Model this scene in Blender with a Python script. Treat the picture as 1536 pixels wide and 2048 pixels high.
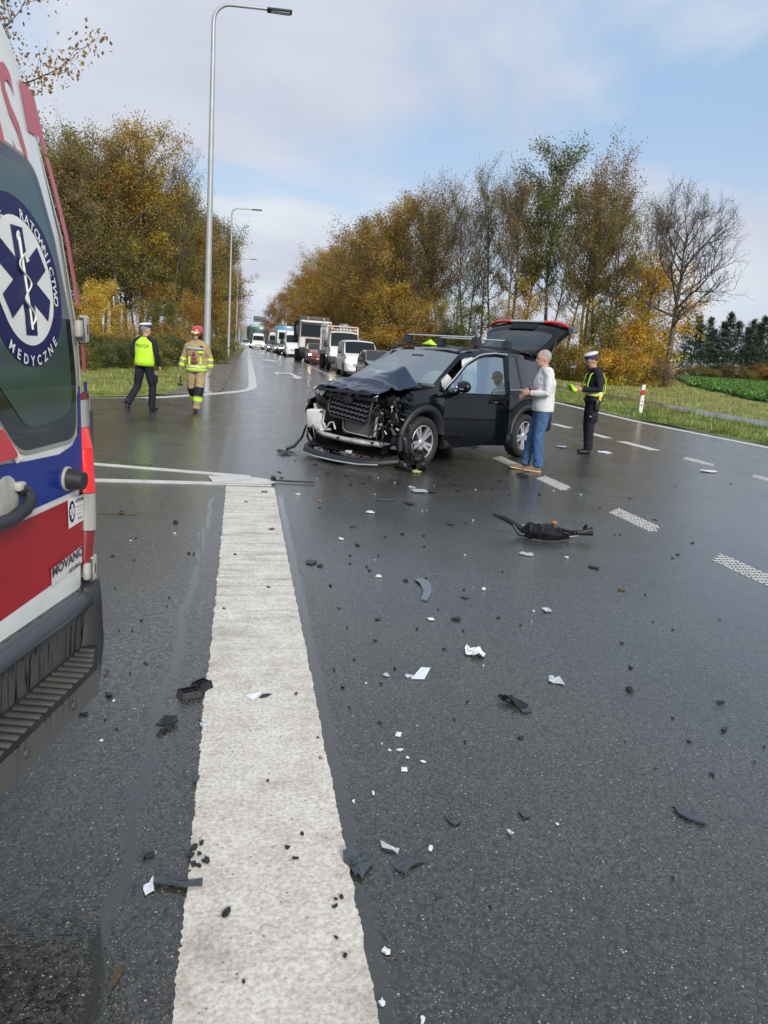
import bpy, bmesh, math, random
import numpy as np
from mathutils import Vector, Matrix, Euler, Quaternion

random.seed(7)
rng = np.random.default_rng(7)
R = math.radians
for o in list(bpy.data.objects):
    bpy.data.objects.remove(o)
scene = bpy.context.scene
COL = scene.collection

# ------------------------------------------------------------------ camera
FPX, CAMH = 1539.0, 1.5
def _cam_dir(px, py):
    return np.array([(px - 768) / FPX, (1024 - py) / FPX, -1.0])
_d1 = _cam_dir(500, 690); _d2 = _cam_dir(1500, 759)
_u = np.cross(_d2, _d1); _u /= np.linalg.norm(_u)
_y = _d1 / np.linalg.norm(_d1); _x = np.cross(_y, _u)
CM = np.array([_x, _y, _u])            # world = CM @ camera
cam_data = bpy.data.cameras.new('camera')
cam = bpy.data.objects.new('camera', cam_data); COL.objects.link(cam)
cam_data.sensor_fit = 'VERTICAL'; cam_data.sensor_height = 36.0; cam_data.sensor_width = 27.0
cam_data.lens = FPX / 2048 * 36.0
cam_data.clip_start = 0.05; cam_data.clip_end = 6000
cam.matrix_world = Matrix(((CM[0][0], CM[0][1], CM[0][2], 0), (CM[1][0], CM[1][1], CM[1][2], 0),
                           (CM[2][0], CM[2][1], CM[2][2], CAMH), (0, 0, 0, 1)))
scene.camera = cam

# ------------------------------------------------------------------ light
SUN_EL, SUN_AZ = R(30), R(165)         # azimuth clockwise from +Y : behind and left of the camera
world = bpy.data.worlds.new('World'); scene.world = world; world.use_nodes = True
sun_d = bpy.data.lights.new('sun', 'SUN'); sun_d.energy = 2.2; sun_d.angle = R(20); sun_d.color = (1.0, 0.95, 0.88)
sun = bpy.data.objects.new('sun', sun_d); COL.objects.link(sun)
_sd = Vector((math.sin(SUN_AZ) * math.cos(SUN_EL), math.cos(SUN_AZ) * math.cos(SUN_EL), math.sin(SUN_EL)))
sun.rotation_euler = _sd.to_track_quat('Z', 'Y').to_euler()
scene.view_settings.view_transform = 'Standard'; scene.view_settings.look = 'None'
scene.view_settings.exposure = 0.55; scene.view_settings.gamma = 1.0
scene.view_settings.use_curve_mapping = False
scene.cycles.sample_clamp_indirect = 3.0

def N(nt, typ, **kw):
    n = nt.nodes.new(typ)
    for k, v in kw.items():
        if k.startswith('i_'):
            n.inputs[k[2:].replace('_', ' ')].default_value = v
        else:
            setattr(n, k, v)
    return n
def Lk(nt, a, b): nt.links.new(a, b)
def ramp(nt, src, stops, interp='LINEAR'):
    r = nt.nodes.new('ShaderNodeValToRGB'); r.color_ramp.interpolation = interp
    e = r.color_ramp.elements
    while len(e) > 1: e.remove(e[-1])
    for i, (p, c) in enumerate(stops):
        if i == 0: e[0].position = p; q = e[0]
        else: q = e.new(p)
        if not isinstance(c, (tuple, list)): c = (c, c, c)
        q.color = (c[0], c[1], c[2], 1)
    nt.links.new(src, r.inputs[0]); return r.outputs[0]
def mathn(nt, op, a, b=None, clamp=False):
    m = nt.nodes.new('ShaderNodeMath'); m.operation = op; m.use_clamp = clamp
    for i, v in enumerate((a, b)):
        if v is None: continue
        if isinstance(v, (int, float)): m.inputs[i].default_value = v
        else: nt.links.new(v, m.inputs[i])
    return m.outputs[0]
def mixc(nt, fac, a, b, blend='MIX'):
    m = nt.nodes.new('ShaderNodeMix'); m.data_type = 'RGBA'; m.blend_type = blend
    for s, v in ((m.inputs[0], fac), (m.inputs[6], a), (m.inputs[7], b)):
        if isinstance(v, (int, float)): s.default_value = v
        elif isinstance(v, (tuple, list)): s.default_value = (v[0], v[1], v[2], 1)
        else: nt.links.new(v, s)
    return m.outputs[2]

def build_world():
    nt = world.node_tree; nt.nodes.clear()
    out = N(nt, 'ShaderNodeOutputWorld'); bg = N(nt, 'ShaderNodeBackground'); bg.inputs[1].default_value = 0.1
    sky = N(nt, 'ShaderNodeTexSky'); sky.sky_type = 'NISHITA'; sky.sun_disc = False
    sky.sun_elevation = SUN_EL; sky.sun_rotation = SUN_AZ; sky.altitude = 50
    sky.air_density = 1.0; sky.dust_density = 1.5; sky.ozone_density = 1.0
    tc = N(nt, 'ShaderNodeTexCoord')
    sep = N(nt, 'ShaderNodeSeparateXYZ'); Lk(nt, tc.outputs['Generated'], sep.inputs[0])
    zz = mathn(nt, 'ADD', mathn(nt, 'MAXIMUM', sep.outputs[2], 0.0), 0.22)
    cx = mathn(nt, 'DIVIDE', sep.outputs[0], zz); cy = mathn(nt, 'DIVIDE', sep.outputs[1], zz)
    cmb = N(nt, 'ShaderNodeCombineXYZ'); Lk(nt, cx, cmb.inputs[0]); Lk(nt, cy, cmb.inputs[1])
    n1 = N(nt, 'ShaderNodeTexNoise', i_Scale=0.95, i_Detail=8.0, i_Roughness=0.52, i_Distortion=0.35); Lk(nt, cmb.outputs[0], n1.inputs['Vector'])
    mp = N(nt, 'ShaderNodeMapping'); mp.inputs['Location'].default_value = (3.1, 7.7, 0); Lk(nt, cmb.outputs[0], mp.inputs[0])
    n2 = N(nt, 'ShaderNodeTexNoise', i_Scale=0.9, i_Detail=5.0, i_Roughness=0.5); Lk(nt, mp.outputs[0], n2.inputs['Vector'])
    mask = ramp(nt, n1.outputs[0], [(0.39, 0.0), (0.52, 1.0)])
    low = ramp(nt, sep.outputs[2], [(0.0, 1.0), (0.28, 0.0)])
    mask = mathn(nt, 'MAXIMUM', mask, mathn(nt, 'MULTIPLY', low, 0.9))
    ccol = ramp(nt, n2.outputs[0], [(0.32, (3.9, 4.15, 4.85)), (0.5, (4.6, 4.9, 5.55)), (0.68, (5.5, 5.85, 6.2))])
    # clear gaps show the sky texture, brightened by thin high haze
    blue = mixc(nt, 0.70, sky.outputs[0], (3.0, 4.25, 6.0))
    col = mixc(nt, mask, blue, ccol)
    # below the horizon: dull ground colour
    dn = ramp(nt, sep.outputs[2], [(0.49, 0.0), (0.5, 1.0)])
    m2 = N(nt, 'ShaderNodeMapRange'); m2.inputs['From Min'].default_value = -0.02; m2.inputs['From Max'].default_value = 0.0
    Lk(nt, sep.outputs[2], m2.inputs['Value'])
    col = mixc(nt, m2.outputs[0], (1.6, 1.7, 1.7), col)
    Lk(nt, col, bg.inputs[0]); Lk(nt, bg.outputs[0], out.inputs[0])
build_world()

# ------------------------------------------------------------------ photograph geometry -> world
def ray(px, py): return CM @ _cam_dir(px, py)
def hgt(y):
    y = np.asarray(y, float)
    return 1.0 - np.exp(-np.maximum(0, y - 22) / 55.0)
def G(px, py, z=0.0):
    r = ray(px, py); t = (z - CAMH) / r[2]; p = r * t; return Vector((p[0], p[1], z))
def T(px, py):
    r = ray(px, py); prev = 0.5
    while prev < 3000:
        t = prev * 1.004; p = r * t
        if p[2] + CAMH < float(hgt(p[1])): break
        prev = t
    return Vector((p[0], p[1], float(hgt(p[1]))))
def D(px, py, Y):
    r = ray(px, py); t = Y / r[1]; p = r * t; return Vector((p[0], p[1], p[2] + CAMH))

# ------------------------------------------------------------------ object helpers
MATS = {}
def mat(name, color=(0.5, 0.5, 0.5), rough=0.5, metal=0.0, noise=0.0, nscale=30, bump=0.0, bscale=200, coat=0.0, emis=None, estr=0.0, dirt=0.0, spec=0.5, trans=0.0, dirtcol=(0.12, 0.1, 0.07)):
    if name in MATS: return MATS[name]
    m = bpy.data.materials.new(name); m.use_nodes = True; nt = m.node_tree
    b = nt.nodes['Principled BSDF']
    b.inputs['Roughness'].default_value = rough; b.inputs['Metallic'].default_value = metal
    b.inputs['Coat Weight'].default_value = coat; b.inputs['Coat Roughness'].default_value = 0.04
    b.inputs['Specular IOR Level'].default_value = spec
    b.inputs['Base Color'].default_value = (*color, 1)
    if trans: b.inputs['Transmission Weight'].default_value = trans
    src = None
    tc = N(nt, 'ShaderNodeTexCoord')
    if noise or dirt:
        n = N(nt, 'ShaderNodeTexNoise', i_Scale=float(nscale), i_Detail=6.0); Lk(nt, tc.outputs['Object'], n.inputs['Vector'])
        c = tuple(color)
        src = ramp(nt, n.outputs[0], [(0.3, tuple(v * (1 - noise) for v in c)), (0.7, tuple(min(1, v * (1 + noise)) for v in c))])
        if dirt:
            n2 = N(nt, 'ShaderNodeTexNoise', i_Scale=3.5, i_Detail=8.0, i_Roughness=0.65); Lk(nt, tc.outputs['Object'], n2.inputs['Vector'])
            f = ramp(nt, n2.outputs[0], [(0.42, 0.0), (0.72, dirt)])
            src = mixc(nt, f, src, dirtcol)
            rr = mathn(nt, 'ADD', f, rough, True); Lk(nt, rr, b.inputs['Roughness'])
        Lk(nt, src, b.inputs['Base Color'])
    if bump:
        n3 = N(nt, 'ShaderNodeTexNoise', i_Scale=float(bscale), i_Detail=3.0); Lk(nt, tc.outputs['Object'], n3.inputs['Vector'])
        bp = N(nt, 'ShaderNodeBump'); bp.inputs['Strength'].default_value = bump; bp.inputs['Distance'].default_value = 0.004
        Lk(nt, n3.outputs[0], bp.inputs['Height']); Lk(nt, bp.outputs[0], b.inputs['Normal'])
    if emis:
        b.inputs['Emission Color'].default_value = (*emis, 1); b.inputs['Emission Strength'].default_value = estr
    MATS[name] = m; return m

def glass_mat(name, tint=(0.6, 0.7, 0.68), clear=0.55, rough=0.03, base=0.06, ior=1.7):
    """thin window glass: a mirror-like coat over partly see-through tint"""
    if name in MATS: return MATS[name]
    m = bpy.data.materials.new(name); m.use_nodes = True; nt = m.node_tree; nt.nodes.clear()
    out = N(nt, 'ShaderNodeOutputMaterial')
    gl = N(nt, 'ShaderNodeBsdfGlossy'); gl.inputs['Roughness'].default_value = rough; gl.inputs[0].default_value = (0.9, 0.95, 1, 1)
    tr = N(nt, 'ShaderNodeBsdfTransparent'); tr.inputs[0].default_value = (*tint, 1)
    df = N(nt, 'ShaderNodeBsdfDiffuse'); df.inputs[0].default_value = (0.02, 0.025, 0.025, 1)
    mx = N(nt, 'ShaderNodeMixShader'); mx.inputs[0].default_value = clear; Lk(nt, df.outputs[0], mx.inputs[1]); Lk(nt, tr.outputs[0], mx.inputs[2])
    gg = N(nt, 'ShaderNodeNewGeometry'); dp = N(nt, 'ShaderNodeVectorMath'); dp.operation = 'DOT_PRODUCT'; Lk(nt, gg.outputs['Normal'], dp.inputs[0]); Lk(nt, gg.outputs['Incoming'], dp.inputs[1])
    cs = mathn(nt, 'SUBTRACT', 1.0, mathn(nt, 'ABSOLUTE', dp.outputs['Value']), True); p5 = mathn(nt, 'POWER', cs, 4.5)
    f0 = ((ior - 1) / (ior + 1)) ** 2 + base
    f = mathn(nt, 'ADD', f0, mathn(nt, 'MULTIPLY', p5, 1 - f0), True)
    m2 = N(nt, 'ShaderNodeMixShader'); Lk(nt, f, m2.inputs[0]); Lk(nt, mx.outputs[0], m2.inputs[1]); Lk(nt, gl.outputs[0], m2.inputs[2])
    Lk(nt, m2.outputs[0], out.inputs[0]); MATS[name] = m; return m

class MB:
    """collects shapes and links them as one mesh object"""
    def __init__(s): s.v = []; s.f = []; s.sm = []
    def add(s, vs, fs, smooth=False, M=None):
        b = len(s.v)
        if M is not None: vs = [M @ Vector(v) for v in vs]
        s.v += [tuple(v) for v in vs]; s.f += [tuple(i + b for i in f) for f in fs]; s.sm += [smooth] * len(fs); return s
    def box(s, c, d, M=None, rot=None, bev=0.0):
        x, y, z = (k / 2 for k in d); L = Matrix.Translation(c)
        if rot: L = L @ Euler(rot).to_matrix().to_4x4()
        if M is not None: L = M @ L
        if bev <= 0:
            vs = [(-x, -y, -z), (x, -y, -z), (x, y, -z), (-x, y, -z), (-x, -y, z), (x, -y, z), (x, y, z), (-x, y, z)]
            return s.add(vs, [(0, 3, 2, 1), (4, 5, 6, 7), (0, 1, 5, 4), (1, 2, 6, 5), (2, 3, 7, 6), (3, 0, 4, 7)], False, L)
        bm = bmesh.new(); bmesh.ops.create_cube(bm, size=1)
        for v in bm.verts: v.co = Vector((v.co.x * 2 * x, v.co.y * 2 * y, v.co.z * 2 * z))
        bmesh.ops.bevel(bm, geom=bm.edges[:], offset=bev, segments=2, affect='EDGES', profile=0.5)
        bm.verts.index_update()
        s.add([v.co.copy() for v in bm.verts], [[v.index for v in f.verts] for f in bm.faces], True, L); bm.free(); return s
    def tube(s, pts, r, n=8, M=None, caps=True, flat=1.0, up=(0, 0, 1), smooth=True):
        pts = [Vector(p) for p in pts]; k = len(pts)
        rs = r if isinstance(r, (list, tuple)) else [r] * k
        vs = []; prev = None
        for i, p in enumerate(pts):
            a = pts[max(0, i - 1)]; b = pts[min(k - 1, i + 1)]; t = (b - a)
            t = t.normalized() if t.length > 1e-9 else Vector((0, 0, 1))
            u0 = Vector(up) if prev is None else prev
            if abs(t.dot(u0.normalized())) > 0.98: u0 = Vector((1, 0, 0)) if abs(t.x) < .9 else Vector((0, 1, 0))
            u = (u0 - t * t.dot(u0)).normalized(); w = t.cross(u); prev = u
            for j in range(n):
                an = 2 * math.pi * j / n; rr = rs[i]
                if isinstance(rr, (tuple, list)): ra, rb = rr
                else: ra, rb = rr, rr * flat
                vs.append(p + u * (math.cos(an) * ra) + w * (math.sin(an) * rb))
        fs = []
        for i in range(k - 1):
            for j in range(n):
                a = i * n + j; b = i * n + (j + 1) % n; fs.append((a, b, b + n, a + n))
        s.add(vs, fs, smooth, M)
        if caps:
            s.add([vs[j] for j in range(n)], [tuple(range(n))[::-1]], False, M)
            s.add([vs[(k - 1) * n + j] for j in range(n)], [tuple(range(n))], False, M)
        return s
    def ell(s, c, r, M=None, seg=12, ring=8, rot=None):
        vs = []; fs = []
        E = Euler(rot).to_matrix() if rot else Matrix.Identity(3)
        for i in range(ring + 1):
            th = math.pi * i / ring
            for j in range(seg):
                ph = 2 * math.pi * j / seg
                p = E @ Vector((r[0] * math.sin(th) * math.cos(ph), r[1] * math.sin(th) * math.sin(ph), r[2] * math.cos(th)))
                vs.append(p + Vector(c))
        for i in range(ring):
            for j in range(seg):
                a = i * seg + j; b = i * seg + (j + 1) % seg; fs.append((a, a + seg, b + seg, b))
        return s.add(vs, fs, True, M)
    def prism(s, poly, z0, z1, M=None, smooth=False):
        n = len(poly); vs = [(p[0], p[1], z0) for p in poly] + [(p[0], p[1], z1) for p in poly]
        fs = [tuple(range(n))[::-1], tuple(range(n, 2 * n))] + [(i, (i + 1) % n, (i + 1) % n + n, i + n) for i in range(n)]
        return s.add(vs, fs, smooth, M)
    def ring_loft(s, rings, closed=True, smooth=True, M=None, cap=False):
        n = len(rings[0]); vs = [p for r_ in rings for p in r_]; fs = []
        for i in range(len(rings) - 1):
            for j in range(n if closed else n - 1):
                a = i * n + j; b = i * n + (j + 1) % n; fs.append((a, b, b + n, a + n))
        s.add(vs, fs, smooth, M)
        if cap:
            s.add(rings[0], [tuple(range(n))[::-1]], False, M); s.add(rings[-1], [tuple(range(n))], False, M)
        return s
    def lathe(s, prof, n=24, M=None, smooth=True):
        """profile of (radius, height) turned about local Y"""
        rings = [[(r_ * math.cos(2 * math.pi * j / n), h_, r_ * math.sin(2 * math.pi * j / n)) for j in range(n)] for r_, h_ in prof]
        return s.ring_loft(rings, True, smooth, M)
    def mesh(s, name, m):
        me = bpy.data.meshes.new(name); me.from_pydata(s.v, [], s.f)
        me.polygons.foreach_set('use_smooth', s.sm); me.update()
        if m is not None: me.materials.append(m)
        return me
    def build(s, name, m, parent=None, loc=None, rot=None, fix=True):
        me = s.mesh(name, m)
        if fix:
            bm = bmesh.new(); bm.from_mesh(me); bmesh.ops.recalc_face_normals(bm, faces=bm.faces[:]); bm.to_mesh(me); bm.free()
        return link(name, me, parent, loc, rot)
def link(name, me, parent=None, loc=None, rot=None):
    o = bpy.data.objects.new(name, me); COL.objects.link(o)
    if parent is not None: o.parent = parent
    if loc is not None: o.location = loc
    if rot is not None: o.rotation_euler = rot
    return o
def tag(o, label=None, cat=None, group=None, kind=None):
    if label: o['label'] = label
    if cat: o['category'] = cat
    if group: o['group'] = group
    if kind: o['kind'] = kind
    return o
def thing(name, label, cat, loc=(0, 0, 0), rz=0.0, group=None):
    o = bpy.data.objects.new(name, None); COL.objects.link(o); o.empty_display_size = 0.2
    o.location = loc; o.rotation_euler = (0, 0, rz); return tag(o, label, cat, group)
def np_mesh(name, V, F, m, smooth=False):
    """V (n,3), F (m,k) -> mesh, fast"""
    me = bpy.data.meshes.new(name); V = np.asarray(V, np.float32); F = np.asarray(F, np.int32)
    me.vertices.add(len(V)); me.vertices.foreach_set('co', V.ravel())
    k = F.shape[1]; me.loops.add(F.size); me.loops.foreach_set('vertex_index', F.ravel())
    me.polygons.add(len(F)); me.polygons.foreach_set('loop_start', np.arange(0, F.size, k, dtype=np.int32))
    try: me.polygons.foreach_set('loop_total', np.full(len(F), k, np.int32))
    except Exception: pass
    me.polygons.foreach_set('use_smooth', np.full(len(F), bool(smooth)))
    me.update(calc_edges=True); me.validate()
    if m is not None: me.materials.append(m)
    return me
def text_mesh(body, size=1.0, extrude=0.0, align='CENTER', bold=0.0, xs=1.0):
    cu = bpy.data.curves.new('t', 'FONT'); cu.body = body; cu.size = size; cu.align_x = align; cu.align_y = 'CENTER'
    cu.extrude = extrude; cu.offset = bold; cu.resolution_u = 3
    o = bpy.data.objects.new('t', cu); COL.objects.link(o)
    dg = bpy.context.evaluated_depsgraph_get(); me = bpy.data.meshes.new_from_object(o.evaluated_get(dg))
    vs = [(v.co.x * xs, v.co.y, v.co.z) for v in me.vertices]; fs = [tuple(p.vertices) for p in me.polygons]
    bpy.data.objects.remove(o); bpy.data.curves.remove(cu); bpy.data.meshes.remove(me)
    return vs, fs
def remesh(mb, name, m, parent, voxel=0.012, smooth=3, loc=None):
    me = mb.mesh('tmp', None); o = bpy.data.objects.new('tmp', me); COL.objects.link(o)
    r_ = o.modifiers.new('r', 'REMESH'); r_.mode = 'VOXEL'; r_.voxel_size = voxel; r_.use_smooth_shade = True
    if smooth: s_ = o.modifiers.new('s', 'SMOOTH'); s_.iterations = smooth; s_.factor = 0.5
    dg = bpy.context.evaluated_depsgraph_get(); me2 = bpy.data.meshes.new_from_object(o.evaluated_get(dg))
    bpy.data.objects.remove(o); me2.materials.clear(); me2.materials.append(m); me2.name = name
    return link(name, me2, parent, loc)
def copy_thing(root, loc=None, rz=None, label=None, group=None):
    c = root.copy(); COL.objects.link(c)
    if loc is not None: c.location = loc
    if rz is not None: c.rotation_euler = (0, 0, rz)
    if label: c['label'] = label
    if group: c['group'] = group
    def rec(a, b):
        for ch in a.children:
            d = ch.copy(); COL.objects.link(d); d.parent = b; rec(ch, d)
    rec(root, c); return c
# ------------------------------------------------------------------ ground materials
def asphalt_material():
    m = bpy.data.materials.new('wet_asphalt'); m.use_nodes = True; nt = m.node_tree; b = nt.nodes['Principled BSDF']
    geo = N(nt, 'ShaderNodeNewGeometry'); P = geo.outputs['Position']
    sep = N(nt, 'ShaderNodeSeparateXYZ'); Lk(nt, P, sep.inputs[0]); X, Y = sep.outputs[0], sep.outputs[1]
    vo = N(nt, 'ShaderNodeTexVoronoi', i_Scale=105.0); Lk(nt, P, vo.inputs['Vector'])
    vo2 = N(nt, 'ShaderNodeTexVoronoi', i_Scale=190.0); Lk(nt, P, vo2.inputs['Vector'])
    nb = N(nt, 'ShaderNodeTexNoise', i_Scale=1.1, i_Detail=8.0, i_Roughness=0.6); Lk(nt, P, nb.inputs['Vector'])
    nm = N(nt, 'ShaderNodeTexNoise', i_Scale=28.0, i_Detail=6.0, i_Roughness=0.6); Lk(nt, P, nm.inputs['Vector'])
    st = N(nt, 'ShaderNodeMapping'); st.inputs['Scale'].default_value = (1.2, 0.06, 1); Lk(nt, P, st.inputs[0])
    tr = N(nt, 'ShaderNodeTexNoise', i_Scale=1.0, i_Detail=4.0); Lk(nt, st.outputs[0], tr.inputs['Vector'])
    cs = N(nt, 'ShaderNodeSeparateColor'); Lk(nt, vo.outputs['Color'], cs.inputs[0])
    cs2 = N(nt, 'ShaderNodeSeparateColor'); Lk(nt, vo2.outputs['Color'], cs2.inputs[0])
    base = ramp(nt, nb.outputs[0], [(0.3, (0.036, 0.037, 0.034)), (0.7, (0.056, 0.056, 0.052))])
    tone = ramp(nt, cs.outputs[1], [(0.0, 0.45), (1.0, 1.6)])
    base = mixc(nt, 1.0, base, tone, 'MULTIPLY')
    lite = ramp(nt, cs.outputs[0], [(0.955, 0.0), (0.975, 1.0)])
    inner = ramp(nt, vo.outputs['Distance'], [(0.28, 1.0), (0.42, 0.0)])
    lite = mathn(nt, 'MULTIPLY', lite, inner)
    stonec = ramp(nt, cs.outputs[2], [(0.0, (0.16, 0.15, 0.12)), (0.6, (0.30, 0.27, 0.20)), (1.0, (0.42, 0.42, 0.40))])
    base = mixc(nt, lite, base, stonec)
    lite2 = mathn(nt, 'MULTIPLY', ramp(nt, cs2.outputs[0], [(0.82, 0.0), (0.88, 0.55), (0.98, 1.0)]), ramp(nt, vo2.outputs['Distance'], [(0.22, 1.0), (0.42, 0.0)]))
    base = mixc(nt, lite2, base, (0.38, 0.355, 0.25))
    # water standing beside the thick line
    wob = N(nt, 'ShaderNodeTexNoise', i_Scale=2.2, i_Detail=3.0); Lk(nt, P, wob.inputs['Vector'])
    wobs = mathn(nt, 'MULTIPLY', mathn(nt, 'SUBTRACT', wob.outputs[0], 0.5), 0.16)
    nw = mathn(nt, 'MULTIPLY', mathn(nt, 'SUBTRACT', nm.outputs[0], 0.5), 0.07)
    def strip(xc, hw, soft, amp):
        d = mathn(nt, 'ABSOLUTE', mathn(nt, 'ADD', mathn(nt, 'SUBTRACT', X, xc), mathn(nt, 'MULTIPLY', wobs, amp)))
        d = mathn(nt, 'ADD', d, nw)
        mr = N(nt, 'ShaderNodeMapRange'); mr.inputs['From Min'].default_value = hw; mr.inputs['From Max'].default_value = hw + soft
        mr.inputs['To Min'].default_value = 1.0; mr.inputs['To Max'].default_value = 0.0; Lk(nt, d, mr.inputs['Value']); return mr.outputs[0]
    wet = mathn(nt, 'MAXIMUM', mathn(nt, 'MULTIPLY', strip(-0.315, 0.015, 0.008, 0.8), ramp(nt, tr.outputs[0], [(0.36, 0.15), (0.46, 1.0)])), strip(0.354, 0.020, 0.012, 0.16))
    ylim = N(nt, 'ShaderNodeMapRange'); ylim.inputs['From Min'].default_value = 7.6; ylim.inputs['From Max'].default_value = 8.2
    ylim.inputs['To Min'].default_value = 1.0; ylim.inputs['To Max'].default_value = 0.0; Lk(nt, Y, ylim.inputs['Value'])
    wet = mathn(nt, 'MULTIPLY', wet, ylim.outputs[0])
    # a broader film of water that fills the texture left of the line
    film = strip(-0.42, 0.16, 0.22, 1.2)
    film = mathn(nt, 'MULTIPLY', mathn(nt, 'MULTIPLY', film, ylim.outputs[0]), ramp(nt, nm.outputs[0], [(0.44, 0.0), (0.56, 1.0)]))
    wetall = mathn(nt, 'MAXIMUM', wet, mathn(nt, 'MULTIPLY', film, 0.8))
    base = mixc(nt, mathn(nt, 'MULTIPLY', wet, 0.8), base, (0.050, 0.054, 0.050))
    # thin dusty streak left by sweeping, running away from the thick line
    ds = mathn(nt, 'ABSOLUTE', mathn(nt, 'ADD', mathn(nt, 'ADD', X, 0.28), wobs))
    dsm = N(nt, 'ShaderNodeMapRange'); dsm.inputs['From Min'].default_value = 0.0; dsm.inputs['From Max'].default_value = 0.07; dsm.inputs['To Min'].default_value = 0.5; dsm.inputs['To Max'].default_value = 0.0
    Lk(nt, ds, dsm.inputs['Value'])
    y1 = mathn(nt, 'MULTIPLY', mathn(nt, 'GREATER_THAN', Y, 9.2), mathn(nt, 'LESS_THAN', Y, 21.0))
    sfac = mathn(nt, 'MULTIPLY', mathn(nt, 'MULTIPLY', dsm.outputs[0], y1), nm.outputs[0])
    base = mixc(nt, sfac, base, (0.30, 0.31, 0.32))
    Lk(nt, base, b.inputs['Base Color'])
    rough = ramp(nt, nb.outputs[0], [(0.3, 0.15), (0.7, 0.33)])
    rt = ramp(nt, tr.outputs[0], [(0.35, -0.06), (0.65, 0.06)])
    rough = mathn(nt, 'ADD', rough, mathn(nt, 'MULTIPLY', mathn(nt, 'SUBTRACT', tr.outputs[0], 0.5), 0.45))
    rough = mixc(nt, wetall, rough, (0.04, 0.04, 0.04))
    Lk(nt, rough, b.inputs['Roughness'])
    h = mathn(nt, 'MULTIPLY', vo.outputs['Distance'], -0.9)
    h = mathn(nt, 'ADD', h, mathn(nt, 'MULTIPLY', vo2.outputs['Distance'], -0.35))
    h = mathn(nt, 'ADD', h, mathn(nt, 'MULTIPLY', nm.outputs[0], 1.6))
    bp = N(nt, 'ShaderNodeBump'); bp.inputs['Distance'].default_value = 0.0026
    Lk(nt, h, bp.inputs['Height']); Lk(nt, mathn(nt, 'SUBTRACT', 0.85, mathn(nt, 'MULTIPLY', wetall, 0.85)), bp.inputs['Strength'])
    Lk(nt, bp.outputs[0], b.inputs['Normal'])
    # thin film of rain water over the stones
    b.inputs['Coat Weight'].default_value = 0.55; b.inputs['Coat IOR'].default_value = 1.33
    Lk(nt, mathn(nt, 'ADD', 0.07, mathn(nt, 'MULTIPLY', rough, 0.35)), b.inputs['Coat Roughness'])
    b2 = N(nt, 'ShaderNodeBump'); b2.inputs['Distance'].default_value = 0.0007; b2.inputs['Strength'].default_value = 0.6
    Lk(nt, h, b2.inputs['Height']); Lk(nt, b2.outputs[0], b.inputs['Coat Normal'])
    return m

def paint_material(name, streak=True, c0=(0.46, 0.42, 0.355), c1=(0.86, 0.82, 0.74)):
    m = bpy.data.materials.new(name); m.use_nodes = True; nt = m.node_tree; b = nt.nodes['Principled BSDF']
    geo = N(nt, 'ShaderNodeNewGeometry'); P = geo.outputs['Position']
    n1 = N(nt, 'ShaderNodeTexNoise', i_Scale=75.0, i_Detail=6.0, i_Roughness=0.65); Lk(nt, P, n1.inputs['Vector'])
    mp = N(nt, 'ShaderNodeMapping'); mp.inputs['Scale'].default_value = (2.2, 15, 1); mp.inputs['Rotation'].default_value = (0, 0, 0.06); Lk(nt, P, mp.inputs[0])
    n2 = N(nt, 'ShaderNodeTexNoise', i_Scale=1.0, i_Detail=5.0, i_Roughness=0.6); Lk(nt, mp.outputs[0], n2.inputs['Vector'])
    n3 = N(nt, 'ShaderNodeTexNoise', i_Scale=5.0, i_Detail=9.0, i_Roughness=0.7); Lk(nt, P, n3.inputs['Vector'])
    col = ramp(nt, n1.outputs[0], [(0.30, c0), (0.47, tuple((a + b_) / 2 for a, b_ in zip(c0, c1))), (0.66, c1)])
    f = ramp(nt, n2.outputs[0], [(0.36, 0.66), (0.50, 1.0)])
    if streak:
        sy = N(nt, 'ShaderNodeSeparateXYZ'); Lk(nt, P, sy.inputs[0]); ym = N(nt, 'ShaderNodeMapRange'); ym.inputs['From Min'].default_value = 2.6; ym.inputs['From Max'].default_value = 5.0; ym.inputs['To Min'].default_value = 0.04; Lk(nt, sy.outputs[1], ym.inputs['Value'])
        col = mixc(nt, ym.outputs[0], col, mixc(nt, 1.0, col, f, 'MULTIPLY'))
    f3 = ramp(nt, n3.outputs[0], [(0.30, (0.62, 0.60, 0.59)), (0.42, (0.86, 0.84, 0.82)), (0.58, (1.0, 1.0, 1.0))]); col = mixc(nt, 1.0, col, f3, 'MULTIPLY')
    vo = N(nt, 'ShaderNodeTexVoronoi', i_Scale=60.0); Lk(nt, P, vo.inputs['Vector'])
    csp = N(nt, 'ShaderNodeSeparateColor'); Lk(nt, vo.outputs['Color'], csp.inputs[0])
    pit = mathn(nt, 'MULTIPLY', ramp(nt, csp.outputs[0], [(0.93, 0.0), (0.95, 1.0)]), ramp(nt, vo.outputs['Distance'], [(0.15, 1.0), (0.34, 0.0)]))
    col = mixc(nt, mathn(nt, 'MULTIPLY', pit, 0.7), col, (0.10, 0.095, 0.085))
    Lk(nt, col, b.inputs['Base Color']); b.inputs['Roughness'].default_value = 0.48
    hh = mathn(nt, 'ADD', mathn(nt, 'MULTIPLY', n2.outputs[0], 0.05), n1.outputs[0])
    bp = N(nt, 'ShaderNodeBump'); bp.inputs['Strength'].default_value = 0.6; bp.inputs['Distance'].default_value = 0.005
    Lk(nt, hh, bp.inputs['Height']); Lk(nt, bp.outputs[0], b.inputs['Normal'])
    return m

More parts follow.
